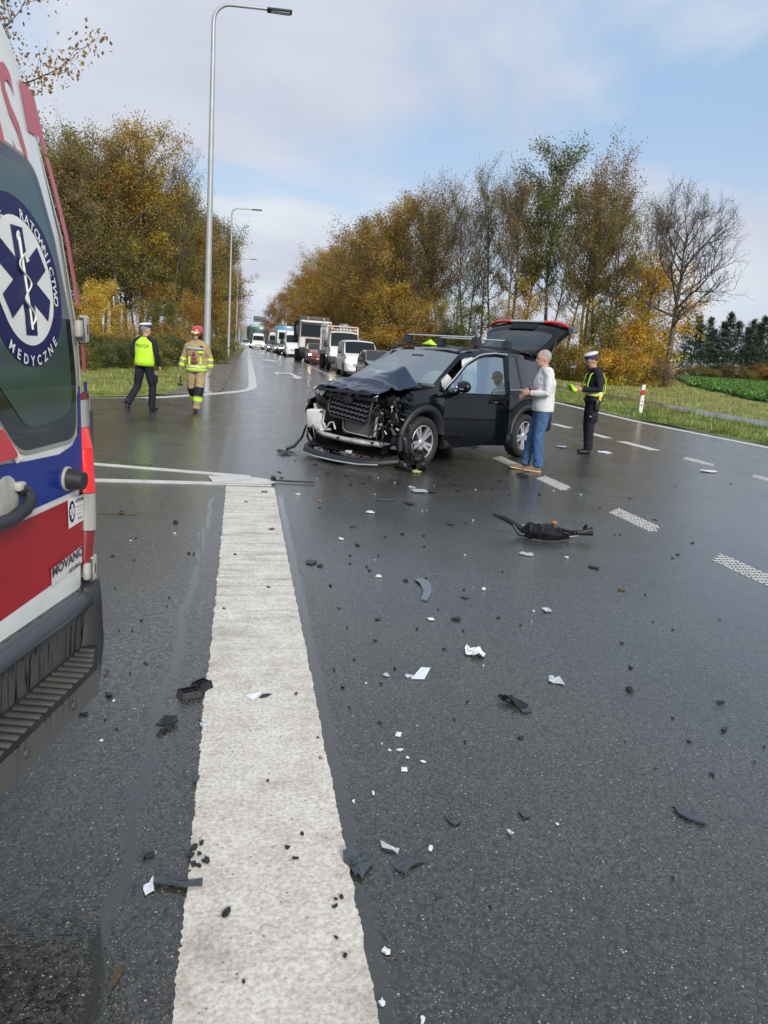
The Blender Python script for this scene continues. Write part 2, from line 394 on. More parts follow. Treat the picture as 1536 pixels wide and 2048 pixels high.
def soil_like(name, cols, scale=3.0, bump=0.03, rough=0.9, fine=40.0):
    m = bpy.data.materials.new(name); m.use_nodes = True; nt = m.node_tree; b = nt.nodes['Principled BSDF']
    geo = N(nt, 'ShaderNodeNewGeometry'); P = geo.outputs['Position']
    n1 = N(nt, 'ShaderNodeTexNoise', i_Scale=scale, i_Detail=9.0, i_Roughness=0.7); Lk(nt, P, n1.inputs['Vector'])
    n2 = N(nt, 'ShaderNodeTexNoise', i_Scale=fine, i_Detail=5.0, i_Roughness=0.7); Lk(nt, P, n2.inputs['Vector'])
    s = mathn(nt, 'ADD', mathn(nt, 'MULTIPLY', n1.outputs[0], 0.6), mathn(nt, 'MULTIPLY', n2.outputs[0], 0.4))
    k = len(cols); col = ramp(nt, s, [(0.36 + 0.28 * i / (k - 1), c) for i, c in enumerate(cols)])
    Lk(nt, col, b.inputs['Base Color']); b.inputs['Roughness'].default_value = rough
    bp = N(nt, 'ShaderNodeBump'); bp.inputs['Strength'].default_value = 0.8; bp.inputs['Distance'].default_value = bump
    Lk(nt, s, bp.inputs['Height']); Lk(nt, bp.outputs[0], b.inputs['Normal'])
    return m

def leaf_material(name, trans=0.35, rough=0.6, var=0.45, hshift=0.05):
    """leaf colour = the object's own colour, varied leaf by leaf"""
    m = bpy.data.materials.new(name); m.use_nodes = True; nt = m.node_tree; nt.nodes.clear()
    out = N(nt, 'ShaderNodeOutputMaterial'); oi = N(nt, 'ShaderNodeObjectInfo'); geo = N(nt, 'ShaderNodeNewGeometry')
    tc = N(nt, 'ShaderNodeTexCoord')
    no = N(nt, 'ShaderNodeTexNoise', i_Scale=0.55, i_Detail=3.0); Lk(nt, tc.outputs['Object'], no.inputs['Vector'])
    hs = N(nt, 'ShaderNodeHueSaturation'); Lk(nt, oi.outputs['Color'], hs.inputs['Color'])
    rnd = geo.outputs['Random Per Island']
    hue = mathn(nt, 'ADD', 0.5 - hshift, mathn(nt, 'MULTIPLY', rnd, 2 * hshift))
    hue = mathn(nt, 'ADD', hue, mathn(nt, 'MULTIPLY', mathn(nt, 'SUBTRACT', no.outputs[0], 0.5), 0.16))
    Lk(nt, hue, hs.inputs['Hue'])
    r2 = mathn(nt, 'FRACT', mathn(nt, 'MULTIPLY', rnd, 17.37))
    val = mathn(nt, 'ADD', 1.0 - var, mathn(nt, 'MULTIPLY', r2, 2 * var))
    nv = N(nt, 'ShaderNodeTexNoise', i_Scale=0.9, i_Detail=2.0); Lk(nt, tc.outputs['Object'], nv.inputs['Vector'])
    val = mathn(nt, 'MULTIPLY', val, ramp(nt, nv.outputs[0], [(0.35, 0.62), (0.65, 1.35)])); Lk(nt, val, hs.inputs['Value'])
    r3 = mathn(nt, 'FRACT', mathn(nt, 'MULTIPLY', rnd, 41.7)); Lk(nt, mathn(nt, 'ADD', 0.75, mathn(nt, 'MULTIPLY', r3, 0.4)), hs.inputs['Saturation'])
    d = N(nt, 'ShaderNodeBsdfDiffuse'); Lk(nt, hs.outputs[0], d.inputs[0])
    t = N(nt, 'ShaderNodeBsdfTranslucent'); Lk(nt, hs.outputs[0], t.inputs[0])
    mx = N(nt, 'ShaderNodeMixShader'); mx.inputs[0].default_value = trans; Lk(nt, d.outputs[0], mx.inputs[1]); Lk(nt, t.outputs[0], mx.inputs[2])
    Lk(nt, mx.outputs[0], out.inputs[0]); return m

M_asph = asphalt_material()
M_line = paint_material('worn_white_line'); M_line2 = paint_material('white_marking', False, (0.5, 0.49, 0.45), (0.74, 0.73, 0.70))
M_grassbase = soil_like('grass_soil', [(0.07, 0.08, 0.022), (0.14, 0.17, 0.035), (0.21, 0.25, 0.05), (0.24, 0.21, 0.07)], 1.4)
M_soil = soil_like('verge_soil', [(0.05, 0.038, 0.028), (0.11, 0.09, 0.07), (0.19, 0.165, 0.14), (0.10, 0.075, 0.05)], 3.0)
M_field = soil_like('field_soil', [(0.03, 0.04, 0.012), (0.06, 0.08, 0.02), (0.07, 0.06, 0.03)], 1.0)
M_litter = soil_like('leaf_litter', [(0.03, 0.02, 0.01), (0.10, 0.06, 0.025), (0.17, 0.11, 0.04), (0.05, 0.05, 0.02)], 1.5, fine=12)
M_path = soil_like('wet_path', [(0.07, 0.072, 0.075), (0.10, 0.10, 0.105), (0.13, 0.13, 0.13)], 0.6, 0.003, 0.16)
M_grass = leaf_material('grass_blade', 0.3, 0.6, 0.4, 0.03)

# ------------------------------------------------------------------ sheets
def sheet(name, xl, xr, ys, nx, zoff, m, zfun=None, kind='structure'):
    """grid between x = xl(y) and x = xr(y) following the lie of the land"""
    V = []; F = []
    for y in ys:
        a, b_ = xl(y), xr(y)
        for i in range(nx + 1):
            x = a + (b_ - a) * i / nx
            z = float(hgt(y)) + zoff + (zfun(x, y, i / nx) if zfun else 0)
            V.append((x, y, z))
    n = nx + 1
    for j in range(len(ys) - 1):
        for i in range(nx):
            a = j * n + i; F.append((a, a + 1, a + 1 + n, a + n))
    o = link(name, np_mesh(name, V, F, m, True)); return tag(o, kind=kind)
def geo_ys(a, b, n0, q=1.12):
    ys = [a]; s = n0
    while ys[-1] < b: ys.append(min(b, ys[-1] + s)); s *= q
    return ys
_bx = [(-15, -60), (11.5, -60), (12, -30), (15, -10), (17.5, -6), (19.7, -3.76), (21.2, -2.55), (23.2, -1.39), (24.1, -0.9), (26, -0.78), (140, -0.78), (156, -3.2), (500, -3.2)]
def road_left(y): return float(np.interp(y, [p[0] for p in _bx], [p[1] for p in _bx]))
def road_right(y): return 12.25
ysg = [-60, -30, -15, 0, 8, 12, 14, 16, 18, 20] + [20 + 1.5 * i for i in range(1, 60)] + [115, 130, 150, 180, 220, 280, 400, 600, 1000, 1800, 3000]
sheet('ground', lambda y: -500 - y, lambda y: 700 + 1.2 * y, ysg, 40, -0.10, M_litter)
ysr = [-15, -5, 0, 3, 6, 9, 11.5, 12, 13, 14, 15, 16, 17, 18, 18.8, 19.7, 20.5, 21.2, 22.2, 23.2, 24.1, 26] + [26 + 2 * i for i in range(1, 50)] + [130, 140, 155, 175, 200, 240, 300, 500]
sheet('road', road_left, road_right, ysr, 24, 0.0, M_asph)
yv = [y for y in ysr if y >= 11.5]
def vz(x, y, t): return 0.05 * min(1, (1 - t) * 12) + 0.04 * math.sin(x * 1.7 + y * 0.6) * (1 - t)
ylv = sorted(set([12 + 0.8 * i for i in range(60)] + [60 + 4 * i for i in range(60)]))
sheet('grass_verge', lambda y: road_left(y) - 14 - 0.05 * y, lambda y: road_left(y) - 0.04, ylv, 40, 0.012, M_grassbase, vz)
# bare gravelly soil between the grass and the asphalt shoulder
def soilL(y): return float(np.interp(y, [21.5, 23.3, 30, 35, 50, 70, 100], [-2.3, -2.2, -2.0, -1.9, -1.7, -1.3, -1.0]))
sheet('soil_strip', soilL, lambda y: road_left(y) - 0.0, [21.3 + 0.7 * i for i in range(110)], 6, 0.058, M_soil,
      lambda x, y, t: (-0.045 if t > 0.99 else 0) + 0.012 * math.sin(7 * x + 3 * y) - 0.03 * (t < 0.01))
yrv = sorted(set([-15, -5, 5, 10] + [12 + 1.0 * i for i in range(50)] + [62 + 5 * i for i in range(60)]))
sheet('grass_verge_right', lambda y: 12.27, lambda y: 16.3, yrv, 14, 0.012, M_grassbase, lambda x, y, t: 0.06 * math.sin(math.pi * t) + 0.02 * math.sin(x * 3 + y))
sheet('path', lambda y: 16.2, lambda y: 18.2, yrv, 6, 0.035, M_path)
sheet('grass_bank', lambda y: 18.1, lambda y: 30 + 0.2 * max(0, y - 30), yrv, 24, 0.012, M_grassbase, lambda x, y, t: 0.05 * min(1, t * 10) + 0.05 * math.sin(x * 0.8 + y * 0.3) * t)
def fieldL(y): return float(np.interp(y, [-20, 37, 60, 100, 215, 400], [20.5, 27, 36.5, 59, 124, 230]))
sheet('field', fieldL, lambda y: 200 + y, [-20, 0, 20, 30, 37, 45, 55, 65, 80, 100, 120, 145, 160], 12, 0.10, M_field)

# ------------------------------------------------------------------ markings
rl = random.Random(3)
def jag_strip(name, pts_l, pts_r, z, m, jag=0.0):
    V = []; F = []
    for (a, b_) in zip(pts_l, pts_r):
        V.append((a[0] + rl.uniform(-jag, jag), a[1], float(hgt(a[1])) + z)); V.append((b_[0] + rl.uniform(-jag, jag), b_[1], float(hgt(b_[1])) + z))
    n = len(pts_l)
    # give the paint its thickness: skirt down to the asphalt
    for i in range(n - 1):
        F.append((2 * i, 2 * i + 1, 2 * i + 3, 2 * i + 2))
    k = len(V); V += [(x, y, zz - z + 0.0005) for x, y, zz in V]
    for i in range(n - 1):
        F.append((2 * i + 2, 2 * i, k + 2 * i, k + 2 * i + 2)); F.append((2 * i + 1, 2 * i + 3, k + 2 * i + 3, k + 2 * i + 1))
    F.append((0, 1, k + 1, k)); F.append((2 * n - 1, 2 * n - 2, k + 2 * n - 2, k + 2 * n - 1))
    return tag(link(name, np_mesh(name, V, F, m)), kind='structure')
ys = list(np.arange(-1.0, 8.3, 0.010)) + [8.3]
_ly = [0, 1.5, 2.15, 2.78, 3.13, 3.83, 5.65, 8.3]; Lp = []; Rp = []
_lx = [-.118, -.123, -.127, -.138, -.146, -.148, -.167, -.205]; _rx = [.346, .342, .338, .331, .333, .329, .317, .308]
def wander(n, amp, seed):
    r_ = np.random.default_rng(seed); a = r_.normal(size=n); k = np.ones(7) / 7; return (np.convolve(a, k, 'same') + 0.5 * a) * amp
wa, wb = wander(len(ys), 0.0045, 1), wander(len(ys), 0.0030, 2)
for i, y in enumerate(ys):
    Lp.append((float(np.interp(y, _ly, _lx)) + wa[i] + (.012 if rl.random() < .01 else 0), y)); Rp.append((float(np.interp(y, _ly, _rx)) + wb[i], y))
jag_strip('thick_line', Lp, Rp, 0.004, M_line)
def gpoly(name, pix, z=0.004, m=None):
    pts = [T(*p) if p[1] < 790 else G(*p) for p in pix]
    V = [(p.x, p.y, p.z + z) for p in pts]
    me = bpy.data.meshes.new(name); me.from_pydata(V, [], [tuple(range(len(V)))]); me.materials.append(m or M_line2); return tag(link(name, me), kind='structure')
# pointed island outline left of the thick line
jag_strip('island_line', [(x, 9.44 - (x + 1.75) * 0.26 - 0.06) for x in np.linspace(-6, 0.05, 60)], [(x, 9.44 - (x + 1.75) * 0.26 + 0.09) for x in np.linspace(-6, 0.05, 60)], 0.005, M_line2)
jag_strip('island_line', [(x, 8.36 + (x + 1.56) * 0.06 - 0.055) for x in np.linspace(-6, 0.28, 60)], [(x, 8.36 + (x + 1.56) * 0.06 + 0.075) for x in np.linspace(-6, 0.28, 60)], 0.009, M_line2)
nose = [(-0.35, 8.44), (0.1, 8.43), (0.27, 8.47), (0.33, 8.58), (0.31, 8.72), (0.2, 8.83), (0.03, 8.93), (-0.12, 8.97), (-0.42, 8.86)]
me = bpy.data.meshes.new('island_nose'); me.from_pydata([(x, y, 0.013) for x, y in nose], [], [tuple(range(len(nose)))]); me.materials.append(M_line2)
tag(link('island_nose', me), kind='structure')
# edge lines
eL = [(0.05, 27.4), (0.13, 29), (0.14, 35), (0.02, 63), (-0.02, 100), (0.0, 200), (0.0, 320)]
yy = list(np.arange(27, 60, 1.0)) + list(np.arange(60, 320, 8.0))
xe = lambda y: float(np.interp(y, [27, 30, 35, 63, 320], [0.13, 0.14, 0.12, -0.05, -0.05]))
jag_strip('edge_line', [(xe(y) - 0.14, y) for y in yy], [(xe(y) + 0.14, y) for y in yy], 0.005, M_line2)
cv = [(0.13, 27.2), (0.05, 26.1), (-0.15, 25.2), (-0.45, 24.5), (-0.85, 23.7), (-1.4, 22.7), (-2.1, 21.4), (-2.6, 20.5)]
def offset_curve(pts, w):
    A = []; B = []
    for i, p in enumerate(pts):
        a = Vector(pts[max(0, i - 1)]); b_ = Vector(pts[min(len(pts) - 1, i + 1)]); t = (b_ - a).normalized(); n_ = Vector((-t.y, t.x))
        A.append((p[0] + n_.x * w, p[1] + n_.y * w)); B.append((p[0] - n_.x * w, p[1] - n_.y * w))
    return A, B
A_, B_ = offset_curve(cv, 0.13); jag_strip('edge_line', A_, B_, 0.009, M_line2)
cv2 = [(-2.6 - 0.085 * i - 0.0009 * i * i, 20.5 - 0.1 * i + 0.0006 * i * i) for i in range(0, 60)]
mk = MB()
for i in range(0, 58):
    p = Vector(cv2[i]); t = (Vector(cv2[i + 1]) - p).normalized(); n_ = Vector((-t.y, t.x)); q = p + t * 0.075
    mk.add([(*(p - n_ * .1), 0.008), (*(q - n_ * .1), 0.008), (*(q + n_ * .1), 0.008), (*(p + n_ * .1), 0.008)], [(0, 1, 2, 3)])
tag(mk.build('dotted_edge_line', M_line2), kind='structure')
yy = list(np.arange(-5, 60, 1.5)) + list(np.arange(60, 320, 8.0))
jag_strip('edge_line', [(11.62, y) for y in yy], [(11.88, y) for y in yy], 0.005, M_line2)
def dotted_dash(x, y0, y1, name='dash_marking', w=0.24, solid=False):
    mk = MB()
    if solid:
        mk.box((x, (y0 + y1) / 2, float(hgt((y0 + y1) / 2)) + 0.003), (w, y1 - y0, 0.005))
    else:
        rows = int((y1 - y0) / 0.075); cols = 7
        for j in range(rows):
            for i in range(cols):
                # slanted ends
                if j < 3 and i > 2 + j * 1.5: continue
                if j > rows - 4 and i < (j - (rows - 4)) * 1.7: continue
                cx = x - w / 2 + w * (i + .5) / cols + rl.uniform(-.003, .003); cy = y0 + (j + .5) * 0.075 + rl.uniform(-.003, .003)
                r1, r2 = 0.016, 0.026
                pts = [(cx + r1 * math.cos(a) * rl.uniform(.85, 1.15), cy + r2 * math.sin(a) * rl.uniform(.85, 1.1)) for a in [k * math.pi / 3 for k in range(6)]]
                zz = float(hgt(cy)); mk.prism(pts, zz + 0.0005, zz + 0.005)
    return tag(mk.build(name, M_line2), kind='structure')
for (y0, y1) in ((4.1, 5.95), (6.7, 7.85), (8.9, 10.1), (10.85, 12.0), (12.9, 14.0), (14.95, 16.0)): dotted_dash(3.97, y0, y1)
for (y0, y1) in ((9.7, 11.15), (12.0, 13.2), (14.1, 15.5), (16.2, 17.3), (18.4, 19.4), (20.4, 21.4)): dotted_dash(7.97, y0, y1, solid=(y0 > 14))
for k in range(24):
    y0 = 34.0 + k * (2.3 if k < 14 else 4.0) + (0 if k < 14 else -24); 
    dotted_dash(3.95, y0, y0 + (1.3 if k else 2.6), solid=True, w=0.2)
# turn arrows on the lane
def arrow(cx, cy, s=1.0):
    P = [(-0.09, -2.6), (0.09, -2.6), (0.09, 0.2), (0.7, 1.0), (0.7, 0.55), (1.15, 1.5), (0.35, 2.0), (0.5, 1.45), (0.09, 0.95), (0.09, 1.2), (-0.09, 1.2)]
    P = [(cx + x * s, cy + y * s) for x, y in P]
    V = [(x, y, float(hgt(y)) + 0.006) for x, y in P]; me = bpy.data.meshes.new('arrow_marking'); me.from_pydata(V, [], [(0, 1, 2, 8, 9, 10), (2, 3, 7, 8), (3, 4, 5, 6, 7)]); me.materials.append(M_line2)
    return tag(link('arrow_marking', me), kind='structure')
def pix_arrow(polys):
    V = []; F = []
    for poly in polys:
        b0 = len(V)
        for p in poly: q = T(*p); V.append((q.x, q.y, q.z + 0.012))
        F.append(tuple(range(b0, len(V))))
    me = bpy.data.meshes.new('arrow_marking'); me.from_pydata(V, [], F); me.materials.append(M_line2); return tag(link('arrow_marking', me), kind='structure')
pix_arrow([[(546, 747.5), (558, 744.5), (556, 746.4), (580, 746), (585, 747.8), (556, 748.8), (558, 751)],
           [(580, 746), (585, 747.8), (596, 753), (606, 756), (596, 758.8), (577, 754.5), (589, 754.8), (577, 748.2)]])
pix_arrow([[(523, 720.5), (530, 719), (544, 720), (549, 721.5), (555, 723.5), (548, 724.6), (541, 722.5), (530, 721.8)]])
pix_arrow([[(513, 708.3), (518, 707.5), (526, 708.6), (532, 710), (527, 710.8), (520, 709.4)]])
# mossy mud that has gathered behind the island outline
mud = MB(); pts = []
for i in range(40):
    x = -6 + i * 0.125; y = 9.55 - (x + 1.75) * 0.26; w = 0.20 * math.exp(-((x + 1.5) / 2.2) ** 2) * (1 + 0.5 * math.sin(i * 1.3)) + 0.03; pts.append((x, y, w))
V = [(x, y + 0.0, 0.003) for x, y, w in pts] + [(x, y + w * rl.uniform(.8, 1.3), 0.003) for x, y, w in pts]
F = [(i, i + 1, i + 41, i + 40) for i in range(39)]
M_moss = soil_like('moss_mud', [(0.03, 0.028, 0.018), (0.055, 0.07, 0.02), (0.09, 0.13, 0.03), (0.05, 0.045, 0.03)], 4.0)
tag(link('moss_strip', np_mesh('moss_strip', V, F, M_moss)), kind='stuff')

# ------------------------------------------------------------------ grass
def in_zone(fn): return fn
def grass(name, n, xr, yr, inside, hmin, hmax, color, seed, wid=0.012, dens_pow=1.6):
    r_ = np.random.default_rng(seed)
    t = r_.random(n) ** dens_pow; y = yr[0] + (yr[1] - yr[0]) * t; x = xr[0] + (xr[1] - xr[0]) * r_.random(n)
    # tufts
    ang0 = np.floor(x * 3) * 12.9898 + np.floor(y * 3) * 78.233; cl = np.abs(np.sin(ang0) * 43758.5) % 1
    keep = inside(x, y) & (r_.random(n) < 0.4 + 0.6 * cl); x, y, cl = x[keep], y[keep], cl[keep]; k = len(x)
    H = (hmin + (hmax - hmin) * r_.random(k) ** 2) * (0.6 + 0.8 * cl) ; a = r_.random(k) * 6.283; lean = r_.random(k) * 0.7 * H; la = r_.random(k) * 6.283
    W = wid * (0.7 + y / 25); z = hgt(y) + 0.03
    V = np.zeros((k, 3, 3)); V[:, 0] = np.stack([x - np.cos(a) * W, y - np.sin(a) * W, z], 1); V[:, 1] = np.stack([x + np.cos(a) * W, y + np.sin(a) * W, z], 1)
    V[:, 2] = np.stack([x + np.cos(la) * lean, y + np.sin(la) * lean, z + H], 1)
    o = link(name, np_mesh(name, V.reshape(-1, 3), np.arange(3 * k).reshape(-1, 3), M_grass)); o.color = (*color, 1); return tag(o, kind='stuff')
rlv = np.vectorize(road_left); slv = np.vectorize(soilL)
def insL(x, y): return np.where(y < 22, x < rlv(y) - 0.25, x < np.minimum(rlv(y) - 0.25, slv(y) + 0.1 * np.sin(y * 3)))
tag(grass('grass', 150000, (-13, -0.9), (14, 75), insL, 0.03, 0.11, (0.25, 0.31, 0.06), 11), 'short autumn grass on the verge behind the two standing men', 'grass')
tag(grass('grass', 12000, (-13, -1.2), (14, 60), insL, 0.05, 0.17, (0.42, 0.34, 0.13), 12), 'dry straw coloured grass on the left verge', 'grass')
tag(grass('grass', 60000, (12.35, 16.15), (14, 90), lambda x, y: x > 0, 0.04, 0.18, (0.21, 0.27, 0.07), 13), 'rough grass strip between the road and the path', 'grass')
tag(grass('grass', 60000, (18.25, 46), (14, 100), lambda x, y: (x < 1.0 * np.interp(y, [-20, 37, 60, 100, 215], [20.5, 27, 36.5, 59, 124])), 0.03, 0.16, (0.38, 0.42, 0.09), 14), 'short yellowing grass between the path and the field', 'grass')
tag(grass('grass', 12000, (12.3, 28), (14, 50), lambda x, y: (x < 16.1) | (x > 18.3), 0.06, 0.24, (0.33, 0.26, 0.11), 15), 'dead grass stalks along the right verge', 'grass')

# crop field: low leafy plants
def crop(n, seed):
    r_ = np.random.default_rng(seed); y = 30 + 112 * r_.random(n) ** 1.7; fl = np.interp(y, [-20, 37, 60, 100, 215], [20.5, 27, 36.5, 59, 124])
    x = fl + (np.maximum(12, 0.86 * y - fl + 8)) * r_.random(n)
    k = n * 7; X = np.repeat(x, 7); Yv = np.repeat(y, 7); a = r_.random(k) * 6.283; el = 0.3 + r_.random(k) * 0.9; L = (0.13 + 0.14 * r_.random(k)) * (0.8 + Yv / 90); W = L * 0.33
    z0 = hgt(Yv) + 0.10 + 0.12 * r_.random(k); dx, dy, dz = np.cos(a) * np.cos(el), np.sin(a) * np.cos(el), np.sin(el); px_, py_ = -np.sin(a), np.cos(a)
    b0 = np.stack([X, Yv, z0], 1); d = np.stack([dx, dy, dz], 1) * L[:, None]; p = np.stack([px_, py_, np.zeros(k)], 1) * W[:, None]
    V = np.stack([b0, b0 + d * .55 + p, b0 + d, b0 + d * .55 - p], 1).reshape(-1, 3)
    o = link('field_crop', np_mesh('field_crop', V, np.arange(4 * k).reshape(-1, 4), M_grass)); o.color = (0.13, 0.26, 0.06, 1)
    return tag(o, 'leafy green crop covering the field beyond the lone bare tree', 'crop', kind='stuff')
crop(16000, 5)
# fallen leaves
def litter(name, n, xr, yr, inside, seed, size, cols, label):
    r_ = np.random.default_rng(seed); y = yr[0] + (yr[1] - yr[0]) * r_.random(n) ** 1.3; x = xr[0] + (xr[1] - xr[0]) * r_.random(n); kp = inside(x, y); x, y = x[kp], y[kp]; k = len(x)
    a = r_.random(k) * 6.28; s = size * (0.6 + 0.8 * r_.random(k)); z = hgt(y) + 0.07; t1 = r_.normal(size=k) * .3; t2 = r_.normal(size=k) * .3
    c, s_ = np.cos(a) * s, np.sin(a) * s
    V = np.stack([np.stack([x + c, y + s_, z + t1 * s], 1), np.stack([x - s_ * .7, y + c * .7, z + t2 * s], 1), np.stack([x - c, y - s_, z - t1 * s], 1), np.stack([x + s_ * .7, y - c * .7, z - t2 * s], 1)], 1).reshape(-1, 3)
    o = link(name, np_mesh(name, V, np.arange(4 * k).reshape(-1, 4), M_grass)); o.color = (*cols, 1); return tag(o, label, 'leaves', kind='stuff')
litter('fallen_leaves', 5000, (-14, -1), (15, 80), insL, 21, 0.045, (0.30, 0.16, 0.05), 'brown and yellow leaves lying on the left verge')
litter('fallen_leaves', 9000, (12.4, 45), (16, 80), lambda x, y: (x < 16.1) | ((x > 18.3) & (x < np.interp(y, [-20, 37, 60, 100], [20, 27, 36, 59]))), 22, 0.05, (0.30, 0.18, 0.06), 'brown leaves lying on the right verge and bank')
# ------------------------------------------------------------------ trees
def bark_material(name, c0, c1):
    m = bpy.data.materials.new(name); m.use_nodes = True; nt = m.node_tree; b = nt.nodes['Principled BSDF']
    tc = N(nt, 'ShaderNodeTexCoord'); mp = N(nt, 'ShaderNodeMapping'); mp.inputs['Scale'].default_value = (9, 9, 1.6); Lk(nt, tc.outputs['Object'], mp.inputs[0])
    n = N(nt, 'ShaderNodeTexNoise', i_Scale=1.0, i_Detail=7.0); Lk(nt, mp.outputs[0], n.inputs['Vector'])
    Lk(nt, ramp(nt, n.outputs[0], [(0.35, c0), (0.65, c1)]), b.inputs['Base Color']); b.inputs['Roughness'].default_value = 0.9
    bp = N(nt, 'ShaderNodeBump'); bp.inputs['Strength'].default_value = 0.7; bp.inputs['Distance'].default_value = 0.03
    Lk(nt, n.outputs[0], bp.inputs['Height']); Lk(nt, bp.outputs[0], b.inputs['Normal']); return m
M_bark = bark_material('grey_brown_bark', (0.045, 0.040, 0.030), (0.15, 0.13, 0.10))
M_twig = bark_material('twig_bark', (0.035, 0.030, 0.025), (0.075, 0.066, 0.055))
M_pine = bark_material('pine_bark', (0.05, 0.04, 0.03), (0.15, 0.12, 0.09))
M_leaf = leaf_material('leaf', 0.4, 0.6, 0.28, 0.022)

def seg_tubes(segs, sides):
    """segs: array rows p0(3) p1(3) r0 r1 -> verts, quads"""
    S = np.asarray(segs, float); p0, p1, r0, r1 = S[:, :3], S[:, 3:6], S[:, 6], S[:, 7]
    t = p1 - p0; t /= np.maximum(np.linalg.norm(t, axis=1, keepdims=True), 1e-6)
    ref = np.where(np.abs(t[:, 2:3]) > 0.9, np.array([[1.0, 0, 0]]), np.array([[0, 0, 1.0]]))
    u = np.cross(t, ref); u /= np.linalg.norm(u, axis=1, keepdims=True); w = np.cross(t, u)
    V = []
    for p, r_ in ((p0, r0), (p1, r1)):
        for j in range(sides):
            a = 2 * math.pi * j / sides; V.append(p + (u * math.cos(a) + w * math.sin(a)) * r_[:, None])
    V = np.stack(V, 1); n = len(S); F = []
    base = np.arange(n)[:, None] * (2 * sides)
    for j in range(sides): F.append(np.concatenate([base + j, base + (j + 1) % sides, base + sides + (j + 1) % sides, base + sides + j], 1))
    return V.reshape(-1, 3), np.concatenate(F, 0)

def grow(seed, H, r0, first=0.3, nb=14, blen=0.42, up=0.5, levels=3, sub=4, wig=0.12, fork=True, droop=0.0, shape='round'):
    rd = random.Random(seed); thick = []; thin = []; tips = []
    def branch(p, d, L, r_, lv, nseg):
        q = Vector(p); d = d.normalized(); rr = r_; store = thick if lv <= 1 else thin; pts = [q.copy()]
        for i in range(nseg):
            d = (d + Vector((rd.gauss(0, wig), rd.gauss(0, wig), rd.gauss(0, wig * .7) + (0.10 * up if lv > 0 else 0.02) - droop * 0.1 * lv))).normalized()
            n_ = q + d * (L / nseg); r2 = max(0.008, r_ * (1 - (i + 1) / nseg * 0.8)); store.append((*q, *n_, rr, r2)); q = n_; rr = r2; pts.append(q.copy())
        if lv < levels:
            k = sub + (2 if lv == 1 else 0)
            for i in range(k):
                f = 0.25 + 0.75 * (i + rd.random()) / k; idx = min(nseg - 1, int(f * nseg)); b_ = pts[idx].lerp(pts[idx + 1], f * nseg - idx)
                ax = Vector((rd.gauss(0, 1), rd.gauss(0, 1), rd.gauss(0, 1))); ax = (ax - d * ax.dot(d)).normalized()
                nd = (d * 0.75 + ax * 0.75 + Vector((0, 0, 0.15 * up))).normalized()
                branch(b_, nd, L * rd.uniform(0.38, 0.62), rr * 0.9 + r_ * 0.25, lv + 1, max(3, nseg - 1))
        if lv >= levels - 1:
            for i in range(1, len(pts)): tips.append((pts[i], lv))
    # trunk
    q = Vector((0, 0, -0.4)); d = Vector((rd.gauss(0, .03), rd.gauss(0, .03), 1)).normalized(); n = 14; pts = [q.copy()]; rr = r0 * 1.25
    for i in range(n):
        d = (d + Vector((rd.gauss(0, .035), rd.gauss(0, .035), 0.06))).normalized(); nq = q + d * ((H * 0.93 + .4) / n)
        r2 = max(0.03, r0 * (1 - (i + 1) / n * 0.86)); thick.append((*q, *nq, rr, r2)); q = nq; rr = r2; pts.append(q.copy())
    for i in range(nb):
        f = first + (0.98 - first) * (i + rd.random() * .7) / nb; idx = min(n - 1, int(f * n)); b_ = pts[idx].lerp(pts[idx + 1], f * n - idx)
        a = i * 2.4 + rd.uniform(-.5, .5)
        g = (f - first) / (1 - first)
        prof = {'round': 0.55 + 0.9 * math.sin(math.pi * min(1, g * 0.9 + 0.15)) * 0.6, 'column': 0.7 + 0.2 * math.sin(3 * g), 'cone': 1.05 - 0.85 * g, 'vase': 0.6 + 0.5 * g}[shape]
        el = up * (0.35 + 0.9 * g) - droop * 0.4
        branch(b_, Vector((math.cos(a), math.sin(a), el)), H * blen * prof * rd.uniform(.75, 1.15), r0 * (0.42 - 0.25 * g), 1, 6)
    return thick, thin, tips

def leaves_np(tips, n, size, spread, seed, flat=0.0, minlv=0, aspect=0.7, clump=1):
    r_ = np.random.default_rng(seed); P = np.array([tuple(t[0]) for t in tips]); idx = r_.integers(0, len(P), n)
    c = P[idx] + r_.normal(size=(n, 3)) * spread
    a = r_.random(n) * 6.283; ct = r_.random(n) * 2 - 1; ct *= (1 - flat); st = np.sqrt(1 - ct ** 2)
    nrm = np.stack([st * np.cos(a), st * np.sin(a), ct], 1)
    if flat: nrm = np.stack([nrm[:, 0] * .4, nrm[:, 1] * .4, np.abs(nrm[:, 2]) + .5], 1); nrm /= np.linalg.norm(nrm, axis=1, keepdims=True)
    rv = r_.normal(size=(n, 3)); u = np.cross(nrm, rv); u /= np.linalg.norm(u, axis=1, keepdims=True); w = np.cross(nrm, u)
    s = size * (0.55 + 0.9 * r_.random((n, 1)))
    V = np.stack([c - u * s, c + w * s * aspect, c + u * s, c - w * s * aspect * .8], 1).reshape(-1, 3)
    return V, np.arange(4 * n).reshape(-1, 4)

